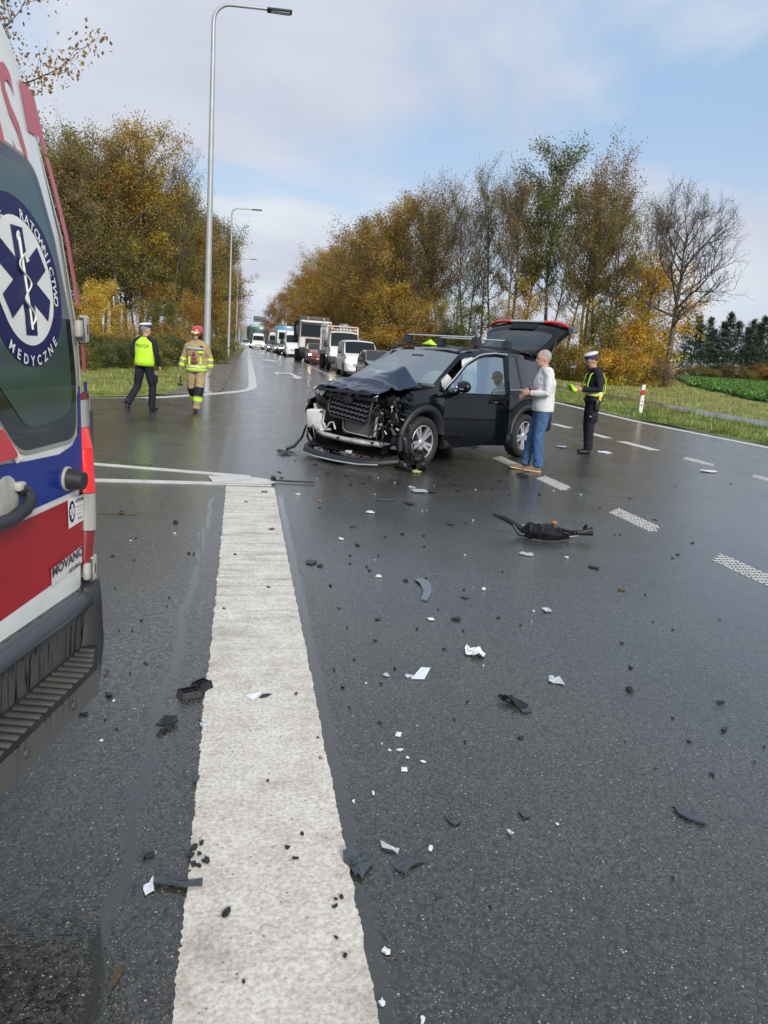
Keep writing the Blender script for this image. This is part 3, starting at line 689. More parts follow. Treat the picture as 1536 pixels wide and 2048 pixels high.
PROTO = {}
def proto(key, seed, H, r0, nleaf, lsize, lspread, barkm=None, sides=6, **kw):
    thick, thin, tips = grow(seed, H, r0, **kw)
    V, F = seg_tubes(thick, sides); trunk = np_mesh(key + '_trunk', V, F, barkm or M_bark, True)
    tw = None
    if thin: V, F = seg_tubes(thin, 3); tw = np_mesh(key + '_twigs', V, F, M_twig)
    V, F = leaves_np(tips, nleaf, lsize, lspread, seed + 100); cr = np_mesh(key + '_crown', V, F, M_leaf)
    zs = np.empty(len(cr.vertices) * 3, np.float32); cr.vertices.foreach_get('co', zs); PROTO[key] = (trunk, tw, cr, float(np.percentile(zs[2::3], 99.3)))
proto('oakA', 1, 17, 0.30, 27000, 0.085, 0.34, first=0.20, nb=20, blen=0.34, up=0.6, levels=3, sub=4, shape='round')
proto('oakB', 2, 17, 0.28, 23000, 0.088, 0.36, first=0.24, nb=19, blen=0.34, up=0.75, levels=3, sub=4, shape='round')
proto('tallA', 3, 19, 0.25, 15000, 0.080, 0.30, first=0.42, nb=18, blen=0.23, up=1.0, levels=3, sub=4, shape='column')
proto('tallB', 4, 19, 0.22, 10500, 0.080, 0.28, first=0.40, nb=17, blen=0.24, up=1.2, levels=3, sub=4, shape='vase')
proto('thinA', 5, 18, 0.18, 6000, 0.070, 0.22, first=0.42, nb=16, blen=0.25, up=1.3, levels=3, sub=5, shape='vase')
proto('thinB', 6, 18, 0.15, 3200, 0.065, 0.22, first=0.45, nb=15, blen=0.23, up=1.4, levels=3, sub=5, shape='column')
proto('mapleA', 7, 8, 0.10, 11000, 0.075, 0.26, first=0.16, nb=16, blen=0.40, up=0.6, levels=3, sub=3, shape='round')
proto('mapleB', 8, 8, 0.08, 7000, 0.075, 0.28, first=0.20, nb=14, blen=0.36, up=0.9, levels=3, sub=3, shape='vase')
proto('bushA', 9, 2.6, 0.03, 6500, 0.055, 0.20, first=0.03, nb=20, blen=0.55, up=0.6, levels=2, sub=4, shape='round')
proto('bushB', 10, 2.6, 0.03, 3800, 0.052, 0.22, first=0.03, nb=20, blen=0.5, up=1.0, levels=2, sub=4, shape='vase')
# the lone bare tree: a fan of long fine limbs
proto('loneA', 13, 15, 0.36, 2600, 0.05, 0.16, first=0.40, nb=17, blen=0.36, up=0.9, levels=4, sub=5, wig=0.13, shape='round')

def conifer_proto(key, seed, H, r0, bare=0.35):
    rd = random.Random(seed); thick = []; tips = []
    q = Vector((0, 0, -.3)); n = 10; pts = [q.copy()]
    for i in range(n):
        nq = q + Vector((rd.gauss(0, .05), rd.gauss(0, .05), (H + .3) / n)); thick.append((*q, *nq, r0 * (1 - i / n * .9), r0 * (1 - (i + 1) / n * .9))); q = nq; pts.append(q.copy())
    for i in range(70):
        f = bare + (0.99 - bare) * i / 70; idx = min(n - 1, int(f * n)); b_ = pts[idx].lerp(pts[idx + 1], f * n - idx); a = i * 2.4 + rd.uniform(-.4, .4)
        g = (f - bare) / (1 - bare); L = H * 0.19 * (1.1 - g) ** 0.8 * rd.uniform(.5, 1.2); d = Vector((math.cos(a), math.sin(a), rd.uniform(-.25, .25) + 0.35 * g))
        e = b_ + d * L; thick.append((*b_, *e, r0 * .16, .01))
        for k in range(7): tips.append((b_.lerp(e, .25 + .75 * k / 6), 3))
    V, F = seg_tubes(thick, 4); tr = np_mesh(key + '_trunk', V, F, M_pine, True)
    V, F = leaves_np(tips, 5200, 0.13, 0.17, seed, aspect=0.35); PROTO[key] = (tr, None, np_mesh(key + '_crown', V, F, M_leaf), H * 1.01)
conifer_proto('pineA', 31, 12, 0.13); conifer_proto('pineB', 32, 12, 0.12, 0.22)

def plant(key, x, y, H, color, label, cat='tree', group=None, rz=None, name=None, sxy=1.0, zoff=0.0):
    tr, tw, cr, H0 = PROTO[key]; s = H / H0
    nm = name or ('bush' if key.startswith('bush') else 'pine_tree' if key.startswith('pine') else 'maple_tree' if key.startswith('maple') else 'oak_tree' if key.startswith('oak') else 'tall_tree')
    root = thing(nm, label, cat, (x, y, float(hgt(y)) + zoff), rl.uniform(0, 6.28) if rz is None else rz, group)
    root.scale = (s * sxy, s * sxy, s)
    link('trunk', tr, root)
    if tw: tag(link('twigs', tw, root), kind='stuff')
    c = link('crown', cr, root); c.color = (*color, 1)
    return root
def px_plant(key, px, top, Y, color, label, **kw):
    r_ = ray(px, 690 + (px - 500) * 0.069); x = r_[0] / r_[1] * Y; H = D(px, top, Y).z - float(hgt(Y)); return plant(key, x, Y, max(1.0, H), color, label, **kw)
OR, YO, OC, OL, GR, RU, BR, YE, DG = (0.42, 0.19, 0.035), (0.46, 0.30, 0.045), (0.38, 0.25, 0.055), (0.25, 0.22, 0.055), (0.17, 0.18, 0.05), (0.30, 0.17, 0.06), (0.26, 0.19, 0.085), (0.62, 0.41, 0.045), (0.10, 0.13, 0.04)
gR, gL = 'trees of the wood right of the road', 'trees of the wood left of the road'
rt = [('oakA', 533, 640, 290, RU), ('oakB', 548, 612, 250, RU), ('oakA', 566, 590, 215, OR), ('oakB', 585, 575, 188, RU), ('oakA', 606, 553, 165, OC), ('oakB', 630, 530, 146, OR), ('oakA', 655, 500, 128, YO), ('oakB', 682, 492, 113, OC),
      ('oakA', 712, 462, 101, OC), ('oakB', 742, 430, 92, BR), ('tallB', 770, 395, 85, BR), ('oakA', 792, 388, 80, OC), ('thinA', 818, 372, 78, BR), ('tallB', 848, 360, 76, BR), ('thinA', 880, 356, 74, OC), ('thinB', 905, 372, 70, BR),
      ('thinA', 932, 350, 74, OL), ('thinB', 955, 330, 70, OL), ('thinA', 985, 318, 72, BR), ('thinB', 1010, 322, 66, BR), ('tallB', 1040, 335, 70, OL), ('tallA', 1082, 282, 67, GR), ('thinA', 1120, 340, 64, BR), ('tallB', 1160, 284, 68, RU),
      ('thinA', 1185, 320, 63, OC), ('tallB', 1222, 345, 66, BR), ('thinA', 1258, 365, 64, BR), ('thinB', 1285, 395, 66, BR), ('tallB', 1205, 400, 62, OL)]
looks = {RU: 'rust leaved', OR: 'orange leaved', OC: 'ochre leaved', YO: 'golden leaved', BR: 'brown thinly leaved', OL: 'olive leaved', GR: 'green leaved tall', YE: 'yellow leaved', DG: 'dark green'}
def where_r(px):
    if px < 600: return 'near the overhead sign'
    if px < 700: return 'above the dump truck on the right'
    if px < 800: return 'above the tow truck on the right'
    if px < 940: return 'behind the wrecked car roof'
    if px < 1100: return 'above the raised tailgate'
    if px < 1200: return 'above the right hand officer'
    return 'left of the lone bare tree'
ords = ['first', 'second', 'third', 'fourth', 'fifth', 'sixth', 'seventh', 'eighth', 'ninth', 'tenth', 'eleventh', 'twelfth']
cnt = {}
def ordlab(base, key):
    cnt[key] = cnt.get(key, 0) + 1; return base, ords[min(11, cnt[key] - 1)]
for k, px, top, Y, c in rt:
    px_plant(k, px, top, Y, c, '%s tree %s' % (looks[c], where_r(px)), group=gR)
# second row deeper in the wood
r2 = random.Random(5)
for i in list(range(13)) + [15, 18, 21, 24]:
    px = 560 + i * 25; f = np.interp(px, [530, 700, 800, 1000, 1300], [290, 118, 92, 84, 80]); top = np.interp(px, [530, 600, 700, 800, 900, 1000, 1100, 1300], [660, 575, 480, 410, 385, 350, 330, 410]) + r2.uniform(5, 50)
    k = r2.choice(['thinA', 'tallB', 'thinB', 'tallA'] if px > 800 else ['oakB', 'oakA', 'tallB']); c = r2.choice([BR, OC, OL, RU] if px > 800 else [OC, OR, BR, YO])
    px_plant(k, px, top, f + r2.uniform(0, 9), c, '%s tree in the back row of the right wood' % looks[c], group='back row trees of the right wood')
# the lone bare tree and the trees at the edge of the field
lone = px_plant('loneA', 1333, 368, 54, BR, 'lone nearly bare tree with a forked trunk at the field edge', name='bare_tree', rz=4.4, sxy=.95)
for k, px, top, Y, c in [('mapleA', 1283, 515, 62, YE), ('mapleB', 1300, 600, 63, YO), ('mapleB', 1250, 610, 59, YO), ('mapleB', 1215, 600, 58, GR), ('mapleB', 1180, 610, 60, OL), ('mapleB', 1150, 600, 60, YE), ('mapleB', 1110, 620, 60, OC), ('mapleB', 1020, 560, 62, YO), ('mapleB', 985, 590, 62, OC),
                         ('mapleA', 940, 600, 62, GR), ('mapleB', 900, 590, 66, OL), ('mapleA', 860, 600, 70, YO), ('mapleB', 820, 580, 72, OC), ('mapleA', 780, 560, 76, YO), ('mapleA', 735, 560, 84, OC), ('mapleB', 700, 580, 92, YO), ('mapleA', 662, 600, 105, OR), ('mapleA', 625, 620, 125, OC)]:
    px_plant(k, px, top, Y, c, '%s small tree %s' % (looks[c], 'right of the officer' if px > 1200 else 'behind the officer' if px > 1100 else 'behind the tailgate' if px > 930 else 'behind the roof rack' if px > 850 else 'behind the white van' if px > 760 else 'behind the tow truck' if px > 690 else 'behind the dump truck'), group='small trees along the right wood edge', sxy=1.15)
for i, (px, Y, top, c) in enumerate([(1195, 52, 690, GR), (1220, 51, 700, YE), (1245, 51, 690, OL), (1268, 52, 700, YE), (1295, 52, 702, OL), (1312, 53, 715, BR), (1170, 54, 690, YE), (1140, 56, 690, OL), (1115, 56, 680, OC), (1085, 58, 690, OL), (1000, 58, 670, OC), (960, 60, 680, OL), (925, 62, 640, GR), (895, 64, 660, GR),
                                     (870, 66, 660, YO), (845, 68, 650, OC), (815, 70, 655, YE), (790, 72, 650, YO), (765, 76, 655, OC), (740, 80, 650, YO), (1232, 55, 660, OC), (1262, 57, 640, YE), (1210, 56, 650, OL)]):
    px_plant('bushA' if i % 2 else 'bushB', px, top, Y, c, '%s bush of the right wood %s' % (looks[c], 'beside the lone tree' if px > 1290 else 'right of the officer' if px > 1190 else 'behind the officer' if px > 1100 else 'behind the wrecked car' if px > 850 else 'behind the queue'), cat='bush', group='bushes along the right wood edge', sxy=1.3)
# conifers beyond the field
for i, (px, top, Y) in enumerate([(1362, 640, 128), (1378, 628, 132), (1392, 648, 130), (1404, 632, 135), (1418, 655, 138), (1430, 640, 136), (1446, 622, 134), (1462, 640, 140), (1478, 652, 142), (1490, 636, 138), (1503, 645, 144), (1516, 630, 142), (1530, 640, 146), (1546, 634, 146), (1565, 640, 150)]):
    px_plant('pineA' if i % 3 else 'pineB', px, top, Y, (0.05, 0.08, 0.045), 'dark conifer beyond the field', cat='conifer', group='dark conifers beyond the field', sxy=1.25)
for i in range(16):
    px = 1355 + i * 14; px_plant('bushA', px, 733 + r2.uniform(-8, 8), 125 + r2.uniform(0, 25), r2.choice([OL, BR, OL, OC]), 'low brownish hedge bush under the dark conifers', cat='bush', group='hedge bushes under the conifers', sxy=1.9)
# ---- left wood
lt = [('oakA', 118, 285, 52, OL), ('tallA', 150, 300, 50, BR), ('tallB', 178, 300, 55, BR), ('oakB', 205, 262, 57, OL), ('tallA', 240, 262, 55, OC), ('tallA', 283, 240, 58, YO), ('thinA', 318, 275, 58, OL), ('thinB', 345, 290, 60, BR), ('tallB', 365, 350, 66, OL),
      ('oakB', 385, 440, 72, OC), ('oakA', 402, 430, 84, GR), ('oakB', 420, 470, 98, OC), ('oakA', 432, 505, 112, OR), ('oakB', 444, 525, 128, OC), ('oakA', 455, 545, 146, OL), ('oakB', 464, 572, 168, OL), ('oakA', 473, 612, 210, OC), ('thinB', 135, 235, 62, BR), ('tallA', 60, 290, 50, OC), ('oakA', 0, 280, 52, OC), ('oakB', -90, 300, 50, OL)]
for k, px, top, Y, c in lt:
    w = 'beside the ambulance' if px < 200 else 'above the hi-vis officer' if px < 330 else 'above the firefighter' if px < 410 else 'behind the lamp posts'
    px_plant(k, px - (7 if px > 440 else 0), top, Y, c, '%s tree in the left wood %s' % (looks[c], w), group=gL, sxy=.72 if px > 440 else 1.0)
for i in range(24):
    px = 100 + i * 15.5; Y = np.interp(px, [100, 380, 470], [62, 82, 220]) + r2.uniform(0, 6); top = np.interp(px, [100, 280, 380, 470], [300, 300, 450, 640]) + r2.uniform(0, 70)
    c = r2.choice([BR, OC, OL, OL]); px_plant(r2.choice(['tallA', 'tallB', 'oakB', 'thinA']), px, top, Y, c, '%s tree in the back row of the left wood' % looks[c], group='back row trees of the left wood')
for k, px, top, Y, c in [('mapleA', 205, 560, 40, YE), ('mapleB', 178, 575, 38, YE), ('mapleB', 235, 610, 41, YO), ('mapleB', 262, 640, 44, OC), ('mapleA', 330, 600, 48, GR), ('mapleB', 372, 575, 56, YO), ('mapleB', 395, 590, 54, OR), ('mapleA', 425, 600, 70, OC), ('mapleB', 440, 610, 76, OL), ('mapleA', 305, 560, 58, OC), ('mapleB', 345, 630, 50, OC), ('mapleA', 148, 600, 40, OC), ('mapleA', 452, 640, 88, OL)]:
    px_plant(k, px, top, Y, c, '%s small tree of the left wood %s' % (looks[c], 'beside the ambulance' if px < 240 else 'between officer and firefighter' if px < 350 else 'behind the firefighter' if px < 410 else 'behind the lamp posts'), group='small trees along the left wood edge')
DGB = (0.16, 0.20, 0.07)
for i, (px, Y, top, c) in enumerate([(190, 34, 672, DGB), (212, 32, 690, DGB), (228, 35, 670, OL), (246, 33, 684, DG), (268, 35, 676, DGB), (290, 36, 682, DGB), (312, 36, 676, OL), (334, 37, 664, DGB), (352, 38, 676, DG), (374, 40, 680, DGB), (420, 44, 676, OL), (440, 50, 676, DG), (170, 32, 668, DG), (182, 30, 700, OL), (300, 33, 706, OL), (430, 55, 672, OC), (448, 62, 672, OL), (455, 75, 675, DG), (464, 100, 680, OL), (250, 36, 655, OC), (345, 42, 650, OC), (398, 44, 660, OL)]):
    px_plant('bushB' if i % 2 else 'bushA', px, top, Y, c, '%s low bramble %s' % ('dark green' if c in (DG, DGB) else looks[c], 'left of the hi-vis officer' if px < 250 else 'between officer and firefighter' if px < 370 else 'right of the firefighter'), cat='bush', group='brambles in front of the left wood', sxy=1.7)
# near tree whose leafy limb hangs over the ambulance
px_plant('oakB', -185, -330, 27, (0.36, 0.22, 0.08), 'near brown leaved tree reaching over the ambulance roof', name='tall_tree', rz=2.2, sxy=.92)
# far background
for i in range(14):
    px = 468 + i * 6; px_plant('oakB' if i % 2 else 'oakA', px, 655 + r2.uniform(-6, 10), 420 + r2.uniform(0, 90), (0.15, 0.13, 0.07), 'faint distant tree where the road disappears', group='distant trees at the end of the road')
for i in range(26):
    px_plant('oakA', 1300 + i * 22, 700 + r2.uniform(-6, 6), 330 + r2.uniform(0, 60), (0.09, 0.09, 0.05), 'distant tree in the wood line beyond the conifers', group='distant trees beyond the conifers')
# the left wood goes on behind the ambulance
for i in range(12):
    x = -19 - 3.4 * i; Yt = 52 + r2.uniform(-3, 9); c = r2.choice([BR, OC, OL, YO]); plant(r2.choice(['oakA', 'oakB', 'tallA', 'tallB']), x, Yt, r2.uniform(14, 18), c, '%s tree of the left wood hidden behind the ambulance' % looks[c], group=gL)
for i in range(9):
    plant('bushA', -16 - 4.2 * i, 42 + r2.uniform(-2, 4), r2.uniform(1.6, 2.8), r2.choice([DGB, OL, OC]), 'bramble of the left wood hidden behind the ambulance', 'bush', group='brambles in front of the left wood', sxy=1.7)
# ------------------------------------------------------------------ vehicles
M_tyre = mat('tyre_rubber', (0.018, 0.018, 0.019), 0.75, noise=0.3, nscale=20, bump=0.3, bscale=60)
M_alloy = mat('alloy', (0.72, 0.72, 0.72), 0.3, 0.8, noise=0.1)
M_alloyd = mat('alloy_dark', (0.09, 0.09, 0.095), 0.4, 0.6)
M_black = mat('black_plastic', (0.022, 0.023, 0.025), 0.5, noise=0.3, nscale=12, bump=0.15)
M_grey = mat('dark_grey_plastic', (0.045, 0.047, 0.05), 0.55, noise=0.2, bump=0.2, dirt=0.35, dirtcol=(0.10, 0.09, 0.075))
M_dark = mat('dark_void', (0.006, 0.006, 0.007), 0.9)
M_gl_bg = glass_mat('dark_window', (0.25, 0.3, 0.3), 0.4, base=0.0, ior=1.35)
M_white = mat('white_paint', (0.74, 0.75, 0.75), 0.3, coat=0.6, dirt=0.22, dirtcol=(0.35, 0.31, 0.25))
M_plate = mat('number_plate_white', (0.75, 0.75, 0.72), 0.4)
M_steel = mat('galvanised_steel', (0.36, 0.37, 0.38), 0.45, 0.5, noise=0.25, nscale=8, dirt=0.2)
M_chrome = mat('chrome', (0.78, 0.79, 0.8), 0.12, 1.0)
M_lamp = mat('lit_headlamp', (0.9, 0.85, 0.7), 0.2, emis=(1.0, 0.80, 0.48), estr=7.0)
M_lampoff = mat('clear_lamp', (0.5, 0.52, 0.55), 0.1, coat=1.0)
M_amber = mat('amber_lamp', (0.75, 0.28, 0.03), 0.25, coat=1.0)
M_redl = mat('red_lens', (0.55, 0.012, 0.012), 0.12, coat=1.0)

def wheel(parent, x, y, r, w, side, rimr=0.66, spokes=10, dark=False, loc_z=None, seg=28):
    """tyre with rim and spokes; side = +1 outer face towards +y"""
    t = MB(); hw = w / 2
    prof = [(r * rimr, -hw * .8), (r * .9, -hw), (r * .985, -hw * .78), (r, -hw * .4), (r, hw * .4), (r * .985, hw * .78), (r * .9, hw), (r * (rimr + .04), hw * .92), (r * rimr, hw * .75), (r * rimr * .97, hw * .3), (r * rimr * .97, -hw * .8)]
    t.lathe([(a, b * side) for a, b in prof], seg); ty = t.build('tyre', M_tyre, parent, (x, y, r if loc_z is None else loc_z))
    q = MB(); q.lathe([(r * rimr, hw * .74 * side), (r * rimr * .93, hw * .80 * side), (r * rimr * .90, hw * .5 * side), (r * rimr * .9, -hw * .6 * side), (0.001, -hw * .62 * side)], seg)
    q.build('rim_well', M_alloyd, ty)
    s = MB()
    for k in range(spokes):
        a = 2 * math.pi * k / spokes + 0.12; a2 = a + (0.13 if k % 2 else -0.13)
        c, n = math.cos(a), math.sin(a); c2, n2 = math.cos(a2), math.sin(a2); R0, R1 = r * .10, r * rimr * .93; wd0, wd1 = r * .06, r * .062
        V = []
        for (R_, cc, nn_, wd, h0, h1) in ((R0, c, n, wd0, hw * .35, hw * .62), (R1, c2, n2, wd1, hw * .5, hw * .76)):
            for sg in (-1, 1):
                for hh in (h0, h1): V.append((R_ * cc - nn_ * wd * sg, hh * side, R_ * nn_ + cc * wd * sg))
        s.add(V, [(0, 1, 3, 2), (4, 6, 7, 5), (1, 5, 7, 3), (0, 2, 6, 4), (0, 4, 5, 1), (2, 3, 7, 6)])
    s.lathe([(r * .16, hw * .3 * side), (r * .15, hw * .66 * side), (r * .09, hw * .72 * side), (0.001, hw * .72 * side)], 14)
    s.lathe([(r * rimr * .99, hw * .74 * side), (r * rimr * .96, hw * .83 * side), (r * rimr * .91, hw * .76 * side)], seg)
    s.build('rim', M_alloyd if dark else M_alloy, ty); return ty

def loft_parts(P, xs, chooser, mats, parent, names=None, ysub=None):
    """skin of half sections mirrored; chooser(xm, j, side) -> part key"""
    f = lambda k, x: float(np.interp(x, [p[0] for p in P[k]], [p[1] for p in P[k]]))
    secs = []
    for x in xs:
        w, zb, zr = f('w', x), f('zb', x), f('zr', x); zl = f('zl', x)
        for (xc, zc, ra) in P.get('arch', []):
            if abs(x - xc) < ra: zl = max(zl, zc + math.sqrt(max(0, ra * ra - (x - xc) ** 2)))
        zl = min(zl, zb - .03)
        g = max(0.004, zr - zb); h_ = zb - zl; tum = P.get('tum', 0.28)
        y5 = w * 0.955; y6 = y5 - tum * g * 0.9
        secs.append([(w * .93, zl), (w * .985, zl + h_ * .07), (w, zl + h_ * .33), (w * 1.0, zl + h_ * .6), (w * .985, zl + h_ * .85), (y5, zb), (y6, zb + g * .84), (y6 * .93, zb + g * .955), (y6 * .52, zr), (0, zr + 0.012)])
    buckets = {}
    nP = len(secs[0])
    for i in range(len(xs) - 1):
        xm = (xs[i] + xs[i + 1]) / 2
        for j in range(nP - 1):
            for sd in (1, -1):
                key = chooser(xm, j, sd)
                if key is None: continue
                q = [(xs[i], secs[i][j]), (xs[i + 1], secs[i + 1][j]), (xs[i + 1], secs[i + 1][j + 1]), (xs[i], secs[i][j + 1])]
                vs = [(a, sd * b[0], b[1]) for a, b in q]
                buckets.setdefault(key, []).append(vs)
    # caps
    for idx in ((0,) if P.get('onecap') else (0, -1)):
        s = secs[idx]; V = [(xs[idx], a, b) for a, b in s] + [(xs[idx], -a, b) for a, b in reversed(s[:-1])]
        buckets.setdefault(P.get('capkey', 'body'), []).append(V)
    out = {}
    for key, L in buckets.items():
        me = bpy.data.meshes.new(key); V = []; F = []; idxm = {}
        for vs in L:
            fa = []
            for v in vs:
                kk = (round(v[0], 4), round(v[1], 4), round(v[2], 4))
                if kk not in idxm: idxm[kk] = len(V); V.append(v)
                if idxm[kk] not in fa: fa.append(idxm[kk])
            if len(fa) >= 3: F.append(fa)
        me.from_pydata(V, [], F); bm = bmesh.new(); bm.from_mesh(me); bmesh.ops.recalc_face_normals(bm, faces=bm.faces[:]); bm.to_mesh(me); bm.free()
        me.polygons.foreach_set('use_smooth', [True] * len(me.polygons))
        base = key.split('#')[0]; me.materials.append(mats.get(base, mats['body'])); out.setdefault(base, []).append(link(base, me, parent))
        try: me.set_sharp_from_angle(angle=R(38))
        except Exception: pass
    return out
def stations(x0, x1, P, n=26, extra=()):
    xs = set(np.round(np.linspace(x0, x1, n), 4))
    for k in ('w', 'zb', 'zr'):
        for p in P[k]:
            if x0 <= p[0] <= x1: xs.add(round(p[0], 4))
    for (xc, zc, ra) in P.get('arch', []):
        for a in range(0, 181, 12): xs.add(round(xc + ra * .9999 * math.cos(R(a)), 4))
    for e in extra: xs.add(round(e, 4))
    return sorted(float(x) for x in xs if x0 <= x <= x1)

PRE = {
 'hatch': dict(L=4.1, zr=[(-4.1, 1.05), (-4.0, 1.2), (-3.65, 1.42), (-2.6, 1.49), (-1.95, 1.46), (-1.05, 1.02), (-.35, .90), (-.08, .76), (0, .62)], zb=[(-4.1, .95), (-3.6, 1.0), (-1.1, .94), (-.4, .82), (-.08, .68), (0, .56)],
               w=[(-4.1, .74), (-3.9, .85), (-3, .89), (-1, .89), (-.35, .84), (-.1, .74), (0, .62)], zl=[(-4.1, .34), (-3.7, .22), (-.3, .20), (0, .24)], ws=(-1.9, -1.05), sw=(-3.4, -1.15), arch=[(-.78, .31, .36), (-3.3, .31, .36)], wr=.31, hl=.66, tum=.3),
 'suv': dict(L=4.4, zr=[(-4.4, 1.1), (-4.3, 1.3), (-4.0, 1.58), (-2.8, 1.67), (-2.0, 1.62), (-1.1, 1.12), (-.35, 1.0), (-.08, .86), (0, .7)], zb=[(-4.4, 1.0), (-3.9, 1.08), (-1.1, 1.02), (-.4, .92), (-.08, .76), (0, .62)],
               w=[(-4.4, .76), (-4.2, .88), (-3, .92), (-1, .92), (-.35, .88), (-.1, .78), (0, .64)], zl=[(-4.4, .38), (-4.0, .26), (-.3, .24), (0, .28)], ws=(-1.95, -1.12), sw=(-3.8, -1.2), arch=[(-.82, .35, .40), (-3.5, .35, .40)], wr=.35, hl=.74, tum=.25),
 'small_van': dict(L=4.4, zr=[(-4.4, 1.72), (-4.3, 1.80), (-3, 1.86), (-1.9, 1.84), (-1.6, 1.77), (-.85, 1.17), (-.3, 1.02), (-.06, .86), (0, .72)], zb=[(-4.4, 1.12), (-1.1, 1.10), (-.8, 1.04), (-.3, .92), (-.06, .8), (0, .66)],
               w=[(-4.4, .86), (-4.3, .9), (-3, .925), (-1, .92), (-.3, .88), (-.08, .78), (0, .66)], zl=[(-4.4, .3), (-.3, .24), (0, .27)], ws=(-1.6, -.85), sw=(-1.95, -.95), arch=[(-.85, .33, .37), (-3.6, .33, .37)], wr=.33, hl=.78, tum=.13),
 'big_van': dict(L=5.6, zr=[(-5.6, 2.40), (-5.5, 2.5), (-2.1, 2.52), (-1.75, 2.42), (-1.45, 2.1), (-.8, 1.38), (-.35, 1.22), (-.07, 1.02), (0, .85)], zb=[(-5.6, 1.35), (-1.2, 1.32), (-.75, 1.24), (-.3, 1.1), (-.06, .95), (0, .78)],
               w=[(-5.6, .94), (-5.5, .98), (-3, 1.0), (-1, .99), (-.35, .95), (-.08, .86), (0, .74)], zl=[(-5.6, .34), (-.3, .26), (0, .3)], ws=(-1.45, -.8), sw=(-2.0, -1.0), arch=[(-.95, .35, .40), (-4.3, .35, .40)], wr=.35, hl=.88, tum=.10)}
PAINT = {}
def paint(name, c, rough=0.22, metal=0.0): return mat(name, c, rough, metal, noise=0.04, nscale=3, coat=1.0, dirt=0.15, dirtcol=(0.12, 0.11, 0.09))

def make_car(kind, name, label, cat, x, y, paintm, lit=True, plate=True, seg=18, dark_bumper=False, group='vehicles queuing behind the crash', scale=1.0, rz=-math.pi / 2):
    P = PRE[kind]; L = P['L']; root = thing(name, label, cat, (x, y, float(hgt(y))), rz, group); root.scale = (scale,) * 3
    w0, w1 = P['ws']; s0, s1 = P['sw']; mid = (s0 + s1) / 2 + .05
    def ch(xm, j, sd):
        if w0 < xm < w1 and j in (7, 8): return 'windshield'
        if s0 < xm < s1 and j == 5 and not (abs(xm - mid) < 0.04 and kind in ('hatch', 'suv')): return 'side_window#%d' % sd
        if kind in ('hatch', 'suv') and xm < -L + 0.5 and xm > -L + .12 and j in (7, 8): return 'rear_window'
        return 'body'
    xs = stations(-L, 0, P, 22, (w0, w1, s0, s1, mid - .04, mid + .04))
    loft_parts(P, xs, ch, dict(body=paintm, windshield=M_gl_bg, side_window=M_gl_bg, rear_window=M_gl_bg), root)
    ub = MB(); W = max(p[1] for p in P['w']); zb0 = P['zl'][1][1]
    ub.box((-L / 2, 0, zb0 + .22), (L - .35, W * 1.25, .44)); ub.box((-L / 2 - .3, 0, zb0 + .5), (L - 1.7, W * 1.6, .6)); ub.build('underbody', M_dark, root)
    for (xc, zc, ra) in P['arch']:
        for sd in (1, -1): wheel(root, xc, sd * (W - .12), P['wr'], .2, sd, spokes=7 if kind != 'big_van' else 5, dark=kind == 'big_van', seg=seg)
    wf = float(np.interp(-.14, [p[0] for p in P['w']], [p[1] for p in P['w']]))
    for sd in (1, -1):
        h_ = MB(); h_.ell((-.14, sd * (wf - .10), P['hl']), (.13, .16, .085), seg=10, ring=6); h_.build('headlight', M_lamp if lit else M_lampoff, root)
        mm = MB(); mm.box((w1 - .25, sd * (W + .13), float(np.interp(w1 - .2, [p[0] for p in P['zb']], [p[1] for p in P['zb']])) + .12), (.1, .2, .17 if kind != 'big_van' else .32), bev=.03); mm.tube([(w1 - .2, sd * (W - .05), 1.0 if kind != 'big_van' else 1.3), (w1 - .24, sd * (W + .1), 1.05 if kind != 'big_van' else 1.4)], .025, 5); mm.build('mirror', M_black, root)
    gz = P['hl'] - .10
    g_ = MB()
    for k in range(4): g_.box((-.045, 0, gz - .03 - .05 * k), (.11, 1.0 - .06 * k, .022))
    g_.box((-.07, 0, gz - .1), (.10, .96, .2)); g_.build('grille', M_black, root)
    b_ = MB(); b_.box((-.10, 0, .36), (.26, wf * 2 - .18, .16), bev=.04); b_.build('bumper', M_black if dark_bumper else paintm, root)
    if plate: p_ = MB(); p_.box((.035, 0, .40), (.012, .5, .11)); p_.build('number_plate', M_plate, root)
    return root
def qx(Y): return float(np.interp(Y, [30, 39, 62, 80, 110, 150], [5.55, 5.6, 5.0, 4.35, 3.5, 3.3]))
P_sil = paint('silver_paint', (0.42, 0.43, 0.44), .25, .5); P_dg = paint('graphite_paint', (0.05, 0.055, 0.065), .2, .4); P_red = paint('red_paint', (0.32, 0.05, 0.035)); P_grn = paint('dark_green_paint', (0.02, 0.035, 0.03), .2, .3)
P_blu = paint('blue_grey_paint', (0.09, 0.13, 0.19), .2, .4); P_wh = mat('van_white_paint', (0.78, 0.78, 0.77), .28, coat=.8, dirt=.18, dirtcol=(.4, .37, .32))
make_car('hatch', 'parked_car', 'dark grey hatchback stopped right behind the wrecked black car', 'car', 5.75, 32.5, P_dg, lit=False)
make_car('small_van', 'white_van', 'small white panel van with lit headlamps in front of the tow truck', 'van', qx(39), 39, P_wh, dark_bumper=False)
make_car('hatch', 'red_car', 'small red car half hidden between tow truck and dump truck', 'car', 4.95, 56.3, P_red, scale=1.0)
make_car('big_van', 'white_van', 'tall white van just behind the black dump truck', 'van', 4.3, 76, P_wh, lit=False)
make_car('suv', 'parked_car', 'dark green car between the dump truck and the blue box truck', 'car', 3.95, 84, P_grn)
make_car('hatch', 'parked_car', 'white hatchback with bright headlamps further back in the queue', 'car', 3.75, 96, P_wh)
